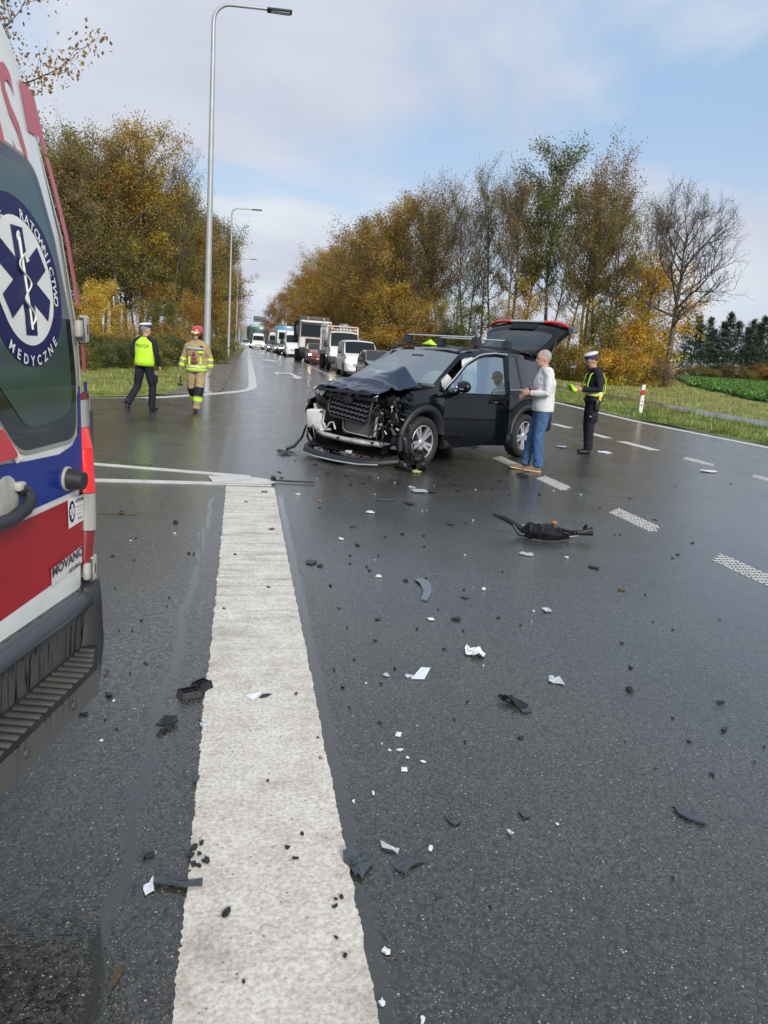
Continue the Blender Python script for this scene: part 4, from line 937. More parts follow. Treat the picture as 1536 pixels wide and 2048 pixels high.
make_car('hatch', 'parked_car', 'blue grey hatchback with bright headlamps beside the white hatchback', 'car', 3.1, 104, P_blu)
make_car('big_van', 'white_van', 'tall white van far back in the right hand queue', 'van', 3.6, 112, P_wh, lit=True, scale=1.08)
make_car('big_van', 'white_van', 'white van coming along the left lane in front of the green lorry', 'van', 1.35, 132, P_wh, lit=True, dark_bumper=True, scale=1.06)
make_car('suv', 'parked_car', 'distant car with bright headlamps left of the green lorry', 'car', -0.9, 170, P_sil)

# ---- dump truck
def dump_truck(x, y):
    root = thing('dump_truck', 'black dump truck with a white cab and lit headlamp in the queue', 'truck', (x, y, float(hgt(y))), -math.pi / 2, 'vehicles queuing behind the crash')
    c = MB(); W = 1.25
    # cab shell as side profile prism
    prof = [(0.0, .95), (0.02, 1.95), (-.06, 2.95), (-.30, 3.18), (-2.0, 3.22), (-2.1, 3.1), (-2.1, .95)]
    n = len(prof); V = [(p[0], -W + (.04 if p[1] > 2.9 else 0), p[1]) for p in prof] + [(p[0], W - (.04 if p[1] > 2.9 else 0), p[1]) for p in prof]
    c.add(V, [tuple(range(n)), tuple(range(2 * n - 1, n - 1, -1))] + [(i, i + n, (i + 1) % n + n, (i + 1) % n) for i in range(n)])
    me = c.build('cab', mat('cab_white', (0.66, 0.65, 0.60), .3, coat=.6, dirt=.25, dirtcol=(.3, .27, .2)), root); bmz = me.modifiers.new('b', 'BEVEL'); bmz.width = .06; bmz.segments = 2
    g = MB(); g.add([(.062, -W + .14, 1.98), (.062, W - .14, 1.98), (-.015, W - .17, 2.86), (-.015, -W + .17, 2.86)], [(0, 1, 2, 3)]); g.build('windshield', M_gl_bg, root)
    f = MB(); f.add([(.045, -W + .06, 1.90), (.045, W - .06, 1.90), (-.042, W - .08, 2.97), (-.042, -W + .08, 2.97)], [(0, 1, 2, 3)]); f.build('windshield_surround', M_black, root)
    for sd in (1, -1):
        s = MB(); s.add([(-.25, sd * (W + .012), 1.95), (-1.05, sd * (W + .012), 1.95), (-1.05, sd * (W + .012), 2.75), (-.42, sd * (W + .012), 2.75)], [(0, 1, 2, 3)]); s.build('side_window', M_gl_bg, root)
        m = MB(); m.box((.05, sd * (W + .22), 2.35), (.14, .22, .75), bev=.05); m.tube([(-.1, sd * W, 2.8), (.03, sd * (W + .2), 2.75)], .03, 5); m.build('mirror', M_black, root)
        h_ = MB(); h_.ell((.10, sd * .88, .92), (.06, .17, .11), seg=10, ring=6); h_.build('headlight', mat('lit_headlamp_strong', (1, .85, .6), .2, emis=(1.0, .74, .40), estr=16.0) if sd < 0 else M_lamp, root)
        r_ = MB(); r_.ell((-.45, sd * .62, 3.32), (.07, .07, .1), seg=8, ring=5); r_.build('beacon', M_amber, root)
        l_ = MB(); l_.ell((.09, sd * 1.05, 3.06), (.05, .09, .07), seg=8, ring=5); l_.build('roof_lamp', M_lampoff, root)
    v = MB(); v.box((-.10, 0, 3.06), (.36, 2.4, .13), bev=.04); v.build('sun_visor', mat('cab_white'), root)
    b_ = MB(); b_.box((.0, 0, .80), (.36, 2.46, .62), bev=.08); b_.box((.02, 0, .45), (.3, 2.3, .2), bev=.05); b_.build('bumper', M_black, root)
    gr = MB()
    for k in range(5): gr.box((.045, 0, 1.22 + k * .12), (.05, 1.5, .07), bev=.015)
    gr.box((.015, 0, 1.46), (.03, 1.6, .68)); gr.build('grille', M_black, root)
    p_ = MB(); p_.box((.20, 0, .56), (.012, .52, .11)); p_.build('number_plate', M_plate, root)
    t = MB()
    for k in range(7):
        xx = -2.55 - k * .85
    t.box((-5.1, 0, 2.35), (5.2, 2.5, 1.75), bev=.06); t.box((-2.45, 0, 3.3), (.12, 2.5, .55), bev=.03); t.box((-5.1, 1.26, 3.2), (5.2, .08, .14), bev=.02); t.box((-5.1, -1.26, 3.2), (5.2, .08, .14), bev=.02)
    for k in range(8):
        for sd in (1, -1): t.box((-2.7 - k * .68, sd * 1.275, 2.35), (.09, .07, 1.7))
    t.build('tipper_body', mat('tipper_black', (0.03, 0.03, 0.032), .45, dirt=.5, dirtcol=(.16, .14, .11)), root)
    ch = MB(); ch.box((-4, 0, 1.0), (7.2, .9, .35)); ch.box((-2.3, 0, 1.9), (.3, 1.9, 1.9)); ch.build('chassis', M_dark, root)
    for xx in (-1.0, -4.7, -6.05):
        for sd in (1, -1): wheel(root, xx, sd * 1.08, .5, .32, sd, rimr=.55, spokes=10, dark=True, seg=18)
    ex = MB(); ex.tube([(-2.25, .75, 1.5), (-2.25, .75, 3.35)], .09, 8); ex.build('air_intake', M_black, root)
    return root
dump_truck(5.02, 61.5)

# ---- tow truck
def tow_truck(x, y):
    root = thing('tow_truck', 'white recovery truck with roof light bar and a raised grey ramp', 'truck', (x, y, float(hgt(y))), -math.pi / 2, 'vehicles queuing behind the crash')
    P = dict(PRE['big_van']); P['zr'] = [(-2.3, 2.30), (-2.2, 2.34), (-1.7, 2.34), (-1.45, 2.24), (-.75, 1.42), (-.35, 1.28), (-.07, 1.1), (0, .9)]; P['zb'] = [(-2.3, 1.35), (-1.2, 1.34), (-.75, 1.28), (-.3, 1.15), (-.06, 1.0), (0, .8)]
    P['w'] = [(-2.3, .98), (-1, 1.0), (-.35, .98), (-.08, .92), (0, .84)]; P['zl'] = [(-2.3, .55), (-.3, .40), (0, .42)]; P['arch'] = [(-.95, .4, .5)]; P['tum'] = .12
    def ch(xm, j, sd):
        if -1.45 < xm < -.75 and j in (7, 8): return 'windshield'
        if -2.05 < xm < -.95 and j == 5: return 'side_window#%d' % sd
        return 'cab'
    P['capkey'] = 'cab'
    loft_parts(P, stations(-2.3, 0, P, 16, (-2.05, -.95)), ch, dict(body=P_wh, cab=P_wh, windshield=M_gl_bg, side_window=M_gl_bg), root)
    for sd in (1, -1):
        h_ = MB(); h_.ell((-.08, sd * .80, .98), (.1, .13, .15), seg=10, ring=6); h_.build('headlight', M_lamp, root)
        m = MB(); m.box((-.85, sd * 1.17, 1.55), (.12, .2, .4), bev=.05); m.tube([(-.9, sd * .98, 1.4), (-.86, sd * 1.12, 1.45)], .025, 5); m.build('mirror', M_black, root)
    b_ = MB(); b_.box((-.05, 0, .62), (.3, 1.98, .42), bev=.08); b_.build('bumper', M_grey, root)
    gr = MB(); gr.box((0.0, 0, .95), (.04, 1.1, .22), bev=.02); gr.build('grille', M_black, root)
    lb = MB(); lb.box((-1.75, 0, 2.42), (.3, 1.2, .1), bev=.03); lb.build('light_bar', mat('bar_cream', (.62, .6, .5), .4), root)
    for k in range(6): q = MB(); q.box((-1.585, -.5 + .2 * k, 2.42), (.04, .1, .05)); q.build('light_bar_lens', M_black, root)
    for sd in (1, -1): q = MB(); q.ell((-1.75, sd * .72, 2.45), (.1, .12, .09), seg=8, ring=6); q.build('beacon', M_amber, root)
    st = MB()
    for k in range(5): st.add([(-2.6 - .55 * k, 1.045, .95), (-2.9 - .55 * k, 1.045, .95), (-3.0 - .55 * k, 1.045, 1.12), (-2.7 - .55 * k, 1.045, 1.12)], [(0, 1, 2, 3)])
    st.add([(-.5, 1.008, 1.06), (-2.25, 1.0, 1.06), (-2.25, 1.0, 1.18), (-1.1, 1.008, 1.18)], [(0, 1, 2, 3)])
    st.build('yellow_stripe', mat('yellow_vinyl', (.65, .36, .04), .4), root)
    bed = MB(); bed.box((-4.9, 0, .98), (5.0, 2.08, .16), bev=.02); bed.box((-4.9, 1.0, 1.09), (5.0, .08, .12)); bed.box((-4.9, -1.0, 1.09), (5.0, .08, .12)); bed.build('bed', M_steel, root)
    chs = MB(); chs.box((-4.4, 0, .7), (5.6, .8, .3)); chs.build('chassis', M_dark, root)
    fr = MB()
    for sd in (1, -1):
        fr.box((-2.5, sd * .95, 1.75), (.1, .1, 1.5)); fr.tube([(-2.5, sd * .95, 2.45), (-2.5, sd * .95, 2.62), (-6.6, sd * .95, 2.72)], .05, 6)
        fr.box((-6.6, sd * .95, 1.85), (.1, .1, 1.75))
    for k in range(6): fr.box((-2.5 - .82 * k, 0, 2.64 + .02 * k), (.12, 1.95, .06))
    for k in range(3): fr.box((-2.5, 0, 1.3 + .35 * k), (.06, 1.9, .06))
    fr.build('frame', mat('frame_white', (.62, .6, .58), .5, dirt=.6, dirtcol=(.35, .10, .06)), root)
    rp = MB(); rp.box((-7.3, .62, 1.72), (.1, .62, 2.5), bev=.02); rp.build('ramp', mat('ramp_grey', (.20, .20, .20), .5, .3, noise=.2, nscale=6, dirt=.3), root)
    rp = MB(); rp.box((-7.3, -.62, 1.72), (.1, .62, 2.5), bev=.02); rp.build('ramp', mat('ramp_grey', (.20, .20, .20), .5, .3, noise=.2, nscale=6, dirt=.3), root)
    bx = MB(); bx.box((-3.4, .9, .62), (1.1, .28, .42), bev=.03); bx.build('tool_box', M_steel, root)
    for xx in (-.95, -4.6, -5.6):
        for sd in (1, -1): wheel(root, xx, sd * .92, .40, .24, sd, rimr=.55, spokes=8, dark=True, seg=18)
    return root
tow_truck(5.62, 46.3)

def box_truck(name, label, x, y, boxm, cabm, H, W, L, lit=False, rail=None):
    root = thing(name, label, 'truck', (x, y, float(hgt(y))), -math.pi / 2, 'vehicles queuing behind the crash')
    c = MB(); c.box((-.9, 0, 1.65), (1.8, W - .1, 2.1), bev=.12); c.build('cab', cabm, root)
    g = MB(); g.box((.01, 0, 2.05), (.02, W - .5, .8), bev=.0); g.build('windshield', M_gl_bg, root)
    b_ = MB(); b_.box((.02, 0, .6), (.2, W, .45), bev=.05); b_.build('bumper', M_black, root)
    q = MB(); q.box((-2.0 - L / 2, 0, (1.0 + H) / 2), (L, W, H - 1.0), bev=.03); q.build('cargo_box', boxm, root)
    for k in range(int(L / .6)):
        pass
    if rail: q = MB(); q.box((-2.0, 0, H + .14), (.12, W * .9, .28), bev=.02); q.build('top_board', rail, root)
    for sd in (1, -1):
        h_ = MB(); h_.ell((.12, sd * W * .38, .7), (.05, .14, .09), seg=8, ring=5); h_.build('headlight', M_lamp if lit else M_lampoff, root)
        for xx in (-.9, -2.0 - L * .8): wheel(root, xx, sd * (W / 2 - .16), .45, .28, sd, rimr=.55, spokes=6, dark=True, seg=14)
    return root
box_truck('box_truck', 'blue box truck standing behind the dump truck', 3.95, 90.5, paint('box_blue', (.05, .25, .42)), P_wh, 3.2, 2.0, 5.0)
box_truck('lorry', 'green lorry behind the white van in the left lane', 1.2, 141, paint('lorry_green', (.03, .09, .08)), MATS['lorry_green'], 3.8, 2.5, 7.0, True, mat('green_board', (.25, .55, .42), .4))
# ------------------------------------------------------------------ the wrecked black estate car
M_blk = mat('black_car_paint', (0.0035, 0.0045, 0.0065), 0.055, 0.0, spec=0.5)
M_clad = mat('cladding', (0.016, 0.018, 0.022), 0.5, noise=0.15, bump=0.1)
M_glass = glass_mat('car_glass', (0.62, 0.74, 0.70), 0.80, 0.02, base=0.30)
M_junk = mat('broken_black', (0.006, 0.0065, 0.008), 0.3, spec=.6)
M_glassd = glass_mat('privacy_glass', (0.12, 0.14, 0.15), 0.5, 0.02)
M_seat = mat('grey_seat', (0.16, 0.155, 0.14), 0.9, noise=0.2)
M_airbag = mat('airbag_cloth', (0.70, 0.74, 0.72), 0.8)
M_silver = mat('silver_metal', (0.62, 0.63, 0.62), 0.3, 0.75, noise=0.15, nscale=9)
M_alu = mat('raw_aluminium', (0.66, 0.66, 0.60), 0.38, 0.5, noise=0.2, nscale=8, dirt=0.3)
M_wht_pl = mat('white_plastic', (0.78, 0.78, 0.75), 0.45, noise=0.12, nscale=9, dirt=0.2)
M_rad = mat('radiator_fins', (0.20, 0.19, 0.16), 0.5, 0.4, noise=0.35, nscale=40, dirt=0.5)
M_neon = mat('neon_yellow', (0.55, 0.85, 0.04), 0.6, emis=None)
M_cream = mat('cream_foam', (0.70, 0.72, 0.50), 0.6)

def build_suv():
    fwd = Vector((-0.775, -0.632, 0)).normalized(); left = Vector((-fwd.y, fwd.x, 0))
    org = Vector((2.35, 10.31, 0)) - left * 0.86
    root = thing('wrecked_car', 'black estate car with smashed front, open driver door and raised tailgate', 'car', org, math.atan2(fwd.y, fwd.x))
    P = dict(zr=[(-3.62, 1.22), (-3.50, 1.36), (-3.30, 1.60), (-2.6, 1.675), (-1.75, 1.69), (-1.20, 1.645), (-1.0, 1.595), (-0.28, 1.145), (-.10, 1.085), (.35, 1.045), (.60, 1.0), (.72, .95)],
             zb=[(-3.62, 1.08), (-3.4, 1.12), (-2.9, 1.10), (-1.8, 1.055), (-.5, 1.04), (-.25, 1.03), (.3, .985), (.6, .93), (.72, .86)],
             w=[(-3.62, .80), (-3.45, .88), (-3.1, .915), (-2.7, .93), (-2.1, .915), (-1.2, .905), (-.4, .905), (-.05, .925), (.35, .91), (.6, .86), (.72, .80)],
             zl=[(-3.62, .42), (-3.3, .34), (-2.2, .30), (-.4, .28), (.72, .33)], arch=[(0, .36, .445), (-2.69, .36, .445)], tum=.33, capkey='inner', onecap=True)
    def ch(xm, j, sd):
        if -1.0 < xm < -.28 and j in (7, 8): return 'windshield'
        if xm > -.26:
            if j >= 6: return None           # bonnet area rebuilt below
            if xm > .30: return None         # torn off nose
            if sd < 0 and xm > .2: return None
        if j == 5:
            if sd > 0 and -1.50 < xm < -.42: return None        # door opening
            if -1.42 < xm < -.55 and sd < 0: return 'side_window#a'
            if -2.45 < xm < -1.58: return 'rear_side_window#%d' % sd
            if -3.10 < xm < -2.53: return 'quarter_window#%d' % sd
        if sd > 0 and -1.50 < xm < -.42 and j <= 4: return None
        return 'body'
    xs = stations(-3.62, .72, P, 40, (-1.0, -.28, -.42, -.55, -1.42, -1.50, -1.58, -2.45, -2.53, -3.10, -.26, .30, .2))
    mats_ = dict(body=M_blk, windshield=M_glass, side_window=M_glass, rear_side_window=M_glassd, quarter_window=M_glassd, inner=M_dark)
    parts = loft_parts(P, xs, ch, mats_, root)
    # dark liner inside the shell, floor and wheel houses
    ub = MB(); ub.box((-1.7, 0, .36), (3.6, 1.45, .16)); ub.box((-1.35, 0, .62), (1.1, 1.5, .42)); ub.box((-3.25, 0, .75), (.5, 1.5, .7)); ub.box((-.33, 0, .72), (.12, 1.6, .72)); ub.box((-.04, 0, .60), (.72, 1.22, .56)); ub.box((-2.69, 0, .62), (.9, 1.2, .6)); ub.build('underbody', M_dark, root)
    for xx, sd in ((0, 1), (0, -1), (-2.69, 1), (-2.69, -1)):
        t = wheel(root, xx, sd * .80, .352, .235, sd, rimr=.68, spokes=10, seg=40)
    # plastic arch flares and sill
    cl = MB()
    for xc in (0, -2.69):
        for sd in (1, -1):
            if xc == 0 and sd < 0: continue
            a0, a1 = (-12, 168) if xc == 0 else (6, 192)
            outer = []; inner = []; oi = []
            for k in range(25):
                a = R(a0 + (a1 - a0) * k / 24); c, s_ = math.cos(a), math.sin(a)
                w_ = float(np.interp(xc + .45 * c, [p[0] for p in P['w']], [p[1] for p in P['w']]))
                inner.append((xc + .425 * c, sd * (w_ + .022), .36 + .425 * s_)); outer.append((xc + .505 * c, sd * (w_ + .012), .36 + .505 * s_)); oi.append((xc + .41 * c, sd * (w_ - .14), .36 + .41 * s_))
            rim2 = [(p[0], p[1] - sd * .03, p[2]) for p in outer]
            cl.ring_loft([oi, inner, outer, rim2], closed=False)
    for sd in (1, -1): cl.tube([(-2.2, sd * .885, .33), (-.45, sd * .885, .31)], [(.075, .05)] * 2, 10)
    cl.build('cladding', M_clad, root)
    tr = MB()
    for sd in (1, -1):
        pts = [(-.42, sd * .885, 1.045), (-1.8, sd * .888, 1.06), (-2.9, sd * .893, 1.11)]
        if sd > 0: pts = [(-1.52, sd * .889, 1.062), (-2.9, sd * .893, 1.11)]
        tr.tube(pts, .009, 5)
    tr.build('belt_trim', M_chrome, root)
    # open driver's door: outer skin follows the body side, swung on its front edge
    hinge = (-.42, .895); ang = R(24)
    door = bpy.data.objects.new('door', None); COL.objects.link(door); bpy.data.objects.remove(door)
    xs_d = list(np.linspace(-1.51, -.42, 14)); rows = [.30, .36, .50, .70, .88, 1.0, 1.045]
    def wy(x, z):
        w_ = float(np.interp(x, [p[0] for p in P['w']], [p[1] for p in P['w']])); t = (z - .3) / .75
        return w_ * (0.975 + .03 * math.sin(math.pi * min(1, max(0, t)) ** .8)) - (.03 if z > 1.0 else 0) - .012 * max(0, .42 - z) * 8 + (.008 if .42 < z < .55 else 0)
    d = MB()
    outer = [[Vector((x, wy(x, z), z)) for z in rows] for x in xs_d]; inner = [[Vector((x, wy(x, z) - .11, z)) for z in rows] for x in xs_d]
    nr = len(rows)
    d.ring_loft(outer, closed=False); d.ring_loft([r_[::-1] for r_ in inner], closed=False)
    for A, B in ((outer[0], inner[0]), (outer[-1], inner[-1])):
        for k in range(nr - 1): d.add([A[k], A[k + 1], B[k + 1], B[k]], [(0, 1, 2, 3)])
    for k in range(len(xs_d) - 1):
        for q in (0, -1): d.add([outer[k][q], outer[k + 1][q], inner[k + 1][q], inner[k][q]], [(0, 1, 2, 3)])
    # window frame
    def wtop(x): return float(np.interp(x, [-1.51, -1.2, -1.0, -.80, -.58, -.42], [1.60, 1.585, 1.545, 1.44, 1.22, 1.06]))
    def fy(z): return .875 - .30 * (z - 1.05)
    fpts = [(-1.48, fy(1.05), 1.05), (-1.48, fy(1.3), 1.3), (-1.48, fy(1.57), 1.58), (-1.3, fy(1.585), 1.592), (-1.1, fy(1.57), 1.57), (-1.0, fy(1.54), 1.54), (-.8, fy(1.43), 1.43), (-.58, fy(1.21), 1.21), (-.43, fy(1.07), 1.065)]
    M0 = Matrix.Translation((hinge[0], hinge[1], 0)) @ Matrix.Rotation(ang, 4, 'Z') @ Matrix.Translation((-hinge[0], -hinge[1], 0))
    # rotate about the hinge so that the rear edge swings outwards
    M0 = Matrix.Translation((hinge[0], hinge[1], 0)) @ Matrix.Rotation(-ang, 4, 'Z') @ Matrix.Translation((-hinge[0], -hinge[1], 0))
    fr = MB(); fr.tube(fpts[:3], [(.05, .03)] * 3, 6, up=(1, 0, 0)); fr.tube(fpts[2:], .026, 6)
    dv = MB(); dv.add([M0 @ Vector(v) for v in d.v], d.f, True); dv.add([M0 @ Vector(v) for v in fr.v], fr.f, True)
    dob = dv.build('door', M_blk, root); 
    try: dob.data.set_sharp_from_angle(angle=R(35))
    except Exception: pass
    g = MB(); gp = [(-1.46, 1.04), (-.46, 1.04), (-.60, 1.21), (-.81, 1.42), (-1.0, 1.53), (-1.2, 1.57), (-1.46, 1.57)]
    g.add([M0 @ Vector((x, fy(z), z)) for x, z in gp], [tuple(range(len(gp)))]); g.build('window', M_glass, dob)
    c = MB(); c.tube([M0 @ Vector((p[0], p[1] + .028, p[2])) for p in [(-1.49, fy(1.575), 1.612), (-1.3, fy(1.6), 1.62), (-1.1, fy(1.59), 1.598), (-1.0, fy(1.56), 1.567), (-.8, fy(1.45), 1.457), (-.58, fy(1.23), 1.236), (-.40, fy(1.07), 1.072)]], .0125, 6); c.build('window_trim', M_chrome, dob)
    hd = MB(); hd.tube([M0 @ Vector(p) for p in [(-1.40, .915, .93), (-1.38, .955, .935), (-1.20, .955, .93), (-1.17, .915, .925)]], [(.012, .018)] * 4, 6); hd.build('handle', M_blk, dob)
    mr = MB(); mr.tube([M0 @ Vector((-.62, .87, 1.03)), M0 @ Vector((-.60, .95, 1.06)), M0 @ Vector((-.60, 1.0, 1.10))], [.03, .028, .03], 7)
    mr.ell(M0 @ Vector((-.60, 1.085, 1.135)), (.085, .15, .085), rot=(0, 0, -ang)); mo = mr.build('mirror', M_blk, dob)
    mm = MB(); mm.box(M0 @ Vector((-.545, 1.10, 1.105)), (.12, .16, .016), rot=(0, 0, -ang)); mm.build('turn_lamp', M_chrome, mo)
    # seats, wheel, dashboard, airbags
    for yy in (.38, -.38):
        s = MB(); s.box((-1.35, yy, .68), (.55, .52, .16), bev=.05); s.box((-1.62, yy, 1.0), (.16, .50, .62), rot=(0, -.22, 0), bev=.06); s.build('seat', M_seat, root)
        s = MB(); s.box((-1.72, yy, 1.42), (.10, .27, .18), rot=(0, -.15, 0), bev=.05); s.build('headrest', M_seat, root)
    s = MB(); s.box((-2.55, 0, 1.0), (.18, 1.35, .6), bev=.06); s.box((-2.58, .4, 1.36), (.1, .26, .14), bev=.04); s.box((-2.58, -.4, 1.36), (.1, .26, .14), bev=.04); s.build('rear_seat', M_seat, root)
    s = MB(); s.box((-.55, 0, .98), (.5, 1.45, .22), bev=.06); s.build('dashboard', M_black, root)
    s = MB(); s.ell((-.92, .36, 1.10), (.14, .30, .22), seg=16, ring=10); s.ell((-.72, -.36, 1.12), (.20, .40, .15), seg=16, ring=10); s.build('airbag', M_airbag, root)
    cu = MB()
    for yy in (.70, -.70):
        cu.ring_loft([[(-1.10 - .055 * k, yy + .018 * math.sin(k * 1.9) - (.05 if yy > 0 else -.05) * (z > 1.4), z + .03 * math.sin(k * .9) * (z < 1.1)) for z in (1.55, 1.45, 1.25, 1.02)] for k in range(24)], closed=False)
    cu.build('curtain_airbag', M_airbag, root)
    s = MB(); s.box((-1.5, .78, 1.0), (.12, .08, 1.2)); s.build('pillar', M_dark, root)
    s = MB(); s.box((-.33, 0, 1.62), (.01, .01, .01)); 
    sen = MB(); sen.box((-.92, 0, 1.50), (.14, .22, .07), bev=.02); sen.build('mirror_sensor', M_black, root)
    # roof rails and crossbars
    for sd in (1, -1):
        r_ = MB(); r_.tube([(-.98, sd * .645, 1.605), (-1.1, sd * .645, 1.655), (-1.6, sd * .64, 1.715), (-2.5, sd * .63, 1.715), (-3.05, sd * .62, 1.67), (-3.15, sd * .61, 1.625)], [(.018, .014)] * 6, 7); r_.build('roof_rail', M_black, root)
    for i, xx in enumerate((-1.42, -2.28)):
        b_ = MB(); b_.box((xx, 0, 1.835), (.075, 1.36, .026), bev=.010); cb = b_.build('crossbar', M_silver, root)
        for sd in (1, -1):
            f = MB(); f.prism([(-.07, -.055), (.07, -.055), (.05, .055), (-.05, .055)], -.05, .05, M=Matrix.Translation((xx, sd * .655, 1.775)) @ Matrix.Rotation(R(90), 4, 'X')); f.box((xx, sd * .665, 1.825), (.10, .07, .05), bev=.012); f.build('crossbar_foot', M_black, cb)
    # tailgate, hinged at the roof edge and raised
    hx, hz = -3.28, 1.655; tg = MB(); A = R(33)
    def TG(u, y, h_): return Vector((hx - u * math.cos(A) - h_ * -math.sin(A) * -1 * -1, y, hz + u * math.sin(A) + h_ * math.cos(A))) if False else Vector((hx - u * math.cos(A) + h_ * math.sin(A), y, hz + u * math.sin(A) + h_ * math.cos(A)))
    us = [0, .12, .5, .62, .78, .95, 1.08, 1.16]; hw = [.60, .64, .70, .76, .80, .80, .77, .72]; hh = [0, .03, .07, .12, .13, .09, .03, -.06]
    ringsO = []; 
    for u, w_, h_ in zip(us, hw, hh):
        ringsO.append([TG(u, w_ * t, h_ - .10 * abs(t) ** 4 + .0) for t in np.linspace(-1, 1, 13)])
    ringsI = [[p - Vector((math.sin(A), 0, math.cos(A))) * .09 for p in r_] for r_ in ringsO]
    tg.ring_loft(ringsO, closed=False); tg.ring_loft([r_[::-1] for r_ in ringsI], closed=False)
    for ra, rb in ((ringsO[0], ringsI[0]), (ringsO[-1], ringsI[-1])): tg.ring_loft([ra, rb], closed=False)
    for e in (0, -1): tg.ring_loft([[r_[e] for r_ in ringsO], [r_[e] for r_ in ringsI]], closed=False)
    tgo = tg.build('tailgate', M_blk, root)
    w_ = MB(); w_.ring_loft([[TG(u, ww * t, h_ + .012 - .10 * abs(t * ww / w2) ** 4) for t in np.linspace(-1, 1, 9)] for u, ww, w2, h_ in ((.10, .54, .64, .028), (.3, .58, .66, .05), (.5, .62, .70, .07), (.58, .62, .72, .105))], closed=False); w_.build('rear_window', M_glassd, tgo)
    sp = MB(); sp.box(TG(.02, 0, .05), (.16, 1.2, .035), rot=(0, A, 0), bev=.012); sp.build('spoiler', M_blk, tgo)
    for sd in (1, -1):
        l_ = MB(); l_.ring_loft([[TG(u, sd * y, h_) for y in (.36, .5, .64, .77)] for u, h_ in ((.80, .14), (.86, .135), (.92, .118))], closed=False)
        l_.ring_loft([[TG(.80, sd * y, .14 - .0) for y in (.36, .5, .64, .78)], [TG(.92, sd * y, .122) for y in (.36, .5, .64, .78)]], closed=False)
        lo = MB(); lo.tube([TG(.86, sd * y, hcur) for y, hcur in ((.34, .135), (.5, .135), (.66, .115), (.79, .05))], [(.03, .05)] * 4, 8); lo.build('tail_lamp', M_redl, tgo)
    gn = MB(); gn.tube([TG(.86, y, .14) for y in (-.34, 0, .34)], [(.026, .04)] * 3, 8); gn.build('garnish', M_silver, tgo)
    pl = MB(); pl.box(TG(.70, 0, .135), (.18, .5, .02), rot=(0, A, 0), bev=.005); pl.build('plate_recess', M_dark, tgo)
    stt = MB()
    for sd in (1, -1): stt.tube([(-3.42, sd * .70, 1.35), TG(.55, sd * .70, -.03)], .014, 6)
    stt.build('gas_strut', M_black, tgo)
    # rear lamps on the body
    for sd in (1, -1): q = MB(); q.box((-3.56, sd * .80, 1.05), (.14, .14, .16), bev=.04); q.build('tail_lamp', M_redl, root)
    q = MB(); q.box((-3.66, 0, .55), (.2, 1.6, .36), bev=.07); q.build('rear_bumper', M_clad, root)
    # ---- crushed front
    rd = random.Random(17)
    # bonnet: buckled sheet, lifted at the driver-side rear corner
    nu, nv = 40, 48; V = []; F = []
    for i in range(nu + 1):
        u = i / nu                        # 0 rear .. 1 front
        for j in range(nv + 1):
            v = j / nv * 1.76 - 1            # +1 driver side (local +y)
            x = -.24 + .92 * u - .10 * abs(v) ** 3 * u + (.02 * math.sin(v * 9) * u)
            y = v * (.80 - .06 * u) + .03 * u
            z = 1.09 - .06 * u - .07 * abs(v) ** 3
            vp = .46
            sv = ((v + 1) / (1 + vp)) ** 1.7 if v < vp else max(0, 1 - ((v - vp) / .30)) ** .8
            su = max(0, 1 - abs(u - .13) / (.62 if u > .13 else .22)) ** 1.0
            lift = .27 * sv * su + .05 * math.exp(-((v - .05) / .5) ** 2 - ((u - .45) / .25) ** 2)
            ridge = .03 * math.exp(-((u - .62 - .10 * v) / .05) ** 2)
            crump = (.026 * abs(math.sin(v * 8 + 2 * math.sin(u * 5))) + .012 * abs(math.sin(v * 19 + u * 7)) - .018) * max(0, (u - .5)) * 2.2 - .022 * math.exp(-abs(u - .36 - .22 * v) / .035) + .014 * math.exp(-abs(u - .80 + .12 * v) / .03)
            z += lift + ridge + crump - .20 * max(0, u - .74) ** 1.1 + .04 * math.exp(-((v + .6) / .25) ** 2) * u
            V.append((x, y, z))
    n = nv + 1
    for i in range(nu):
        for j in range(nv): a = i * n + j; F.append((a, a + 1, a + 1 + n, a + n))
    me = np_mesh('bonnet', V, F, mat('bonnet_sky_sheen', (0.085, 0.10, 0.135), 0.16, 0.85), True); bo = link('bonnet', me, root); sm = bo.modifiers.new('s', 'SOLIDIFY'); sm.thickness = .018  # black bonnet coloured blue grey metal, so the sky's sheen is painted in
    tear = MB()
    for k in range(9):
        yy = -.62 + .15 * k + rd.uniform(-.04, .04); tear.tube([(.60 + rd.uniform(-.03, .02), yy, .985 + rd.uniform(-.01, .02)), (.64, yy + rd.uniform(-.05, .05), .955), (.66, yy + rd.uniform(-.06, .06), .93)], .006, 4)
    tear.build('bare_metal_tear', M_silver, bo)
    # front wing on the driver side: skin between bonnet and arch
    # (part of the lofted body up to x=.30); ragged end
    rg = MB()
    for k in range(9):
        z0 = .52 + k * .055; rg.add([(.29, .90, z0), (.29, .895, z0 + .06), (.36 + rd.uniform(-.03, .06), .84 + rd.uniform(-.06, .02), z0 + .05), (.34 + rd.uniform(-.03, .05), .86 + rd.uniform(-.06, .02), z0)], [(0, 1, 2, 3)])
    rg.build('torn_wing_edge', M_blk, root)
    # passenger-side wing stump hanging outwards
    wg = MB(); ring = []
    for t in np.linspace(0, 1, 8):
        ring.append([Vector((.10 + .40 * t - .03 * math.sin(t * 3) * q, -.84 - .06 * t - .02 * math.sin(q * 3) + .03 * math.sin(7 * t + q * 9) * t, .42 + .56 * q - .20 * t * q + .08 * t * (1 - q))) for q in np.linspace(0, 1, 6)])
    wg.ring_loft(ring, closed=False); wo = wg.build('wing', M_blk, root); wo.modifiers.new('s', 'SOLIDIFY').thickness = .02
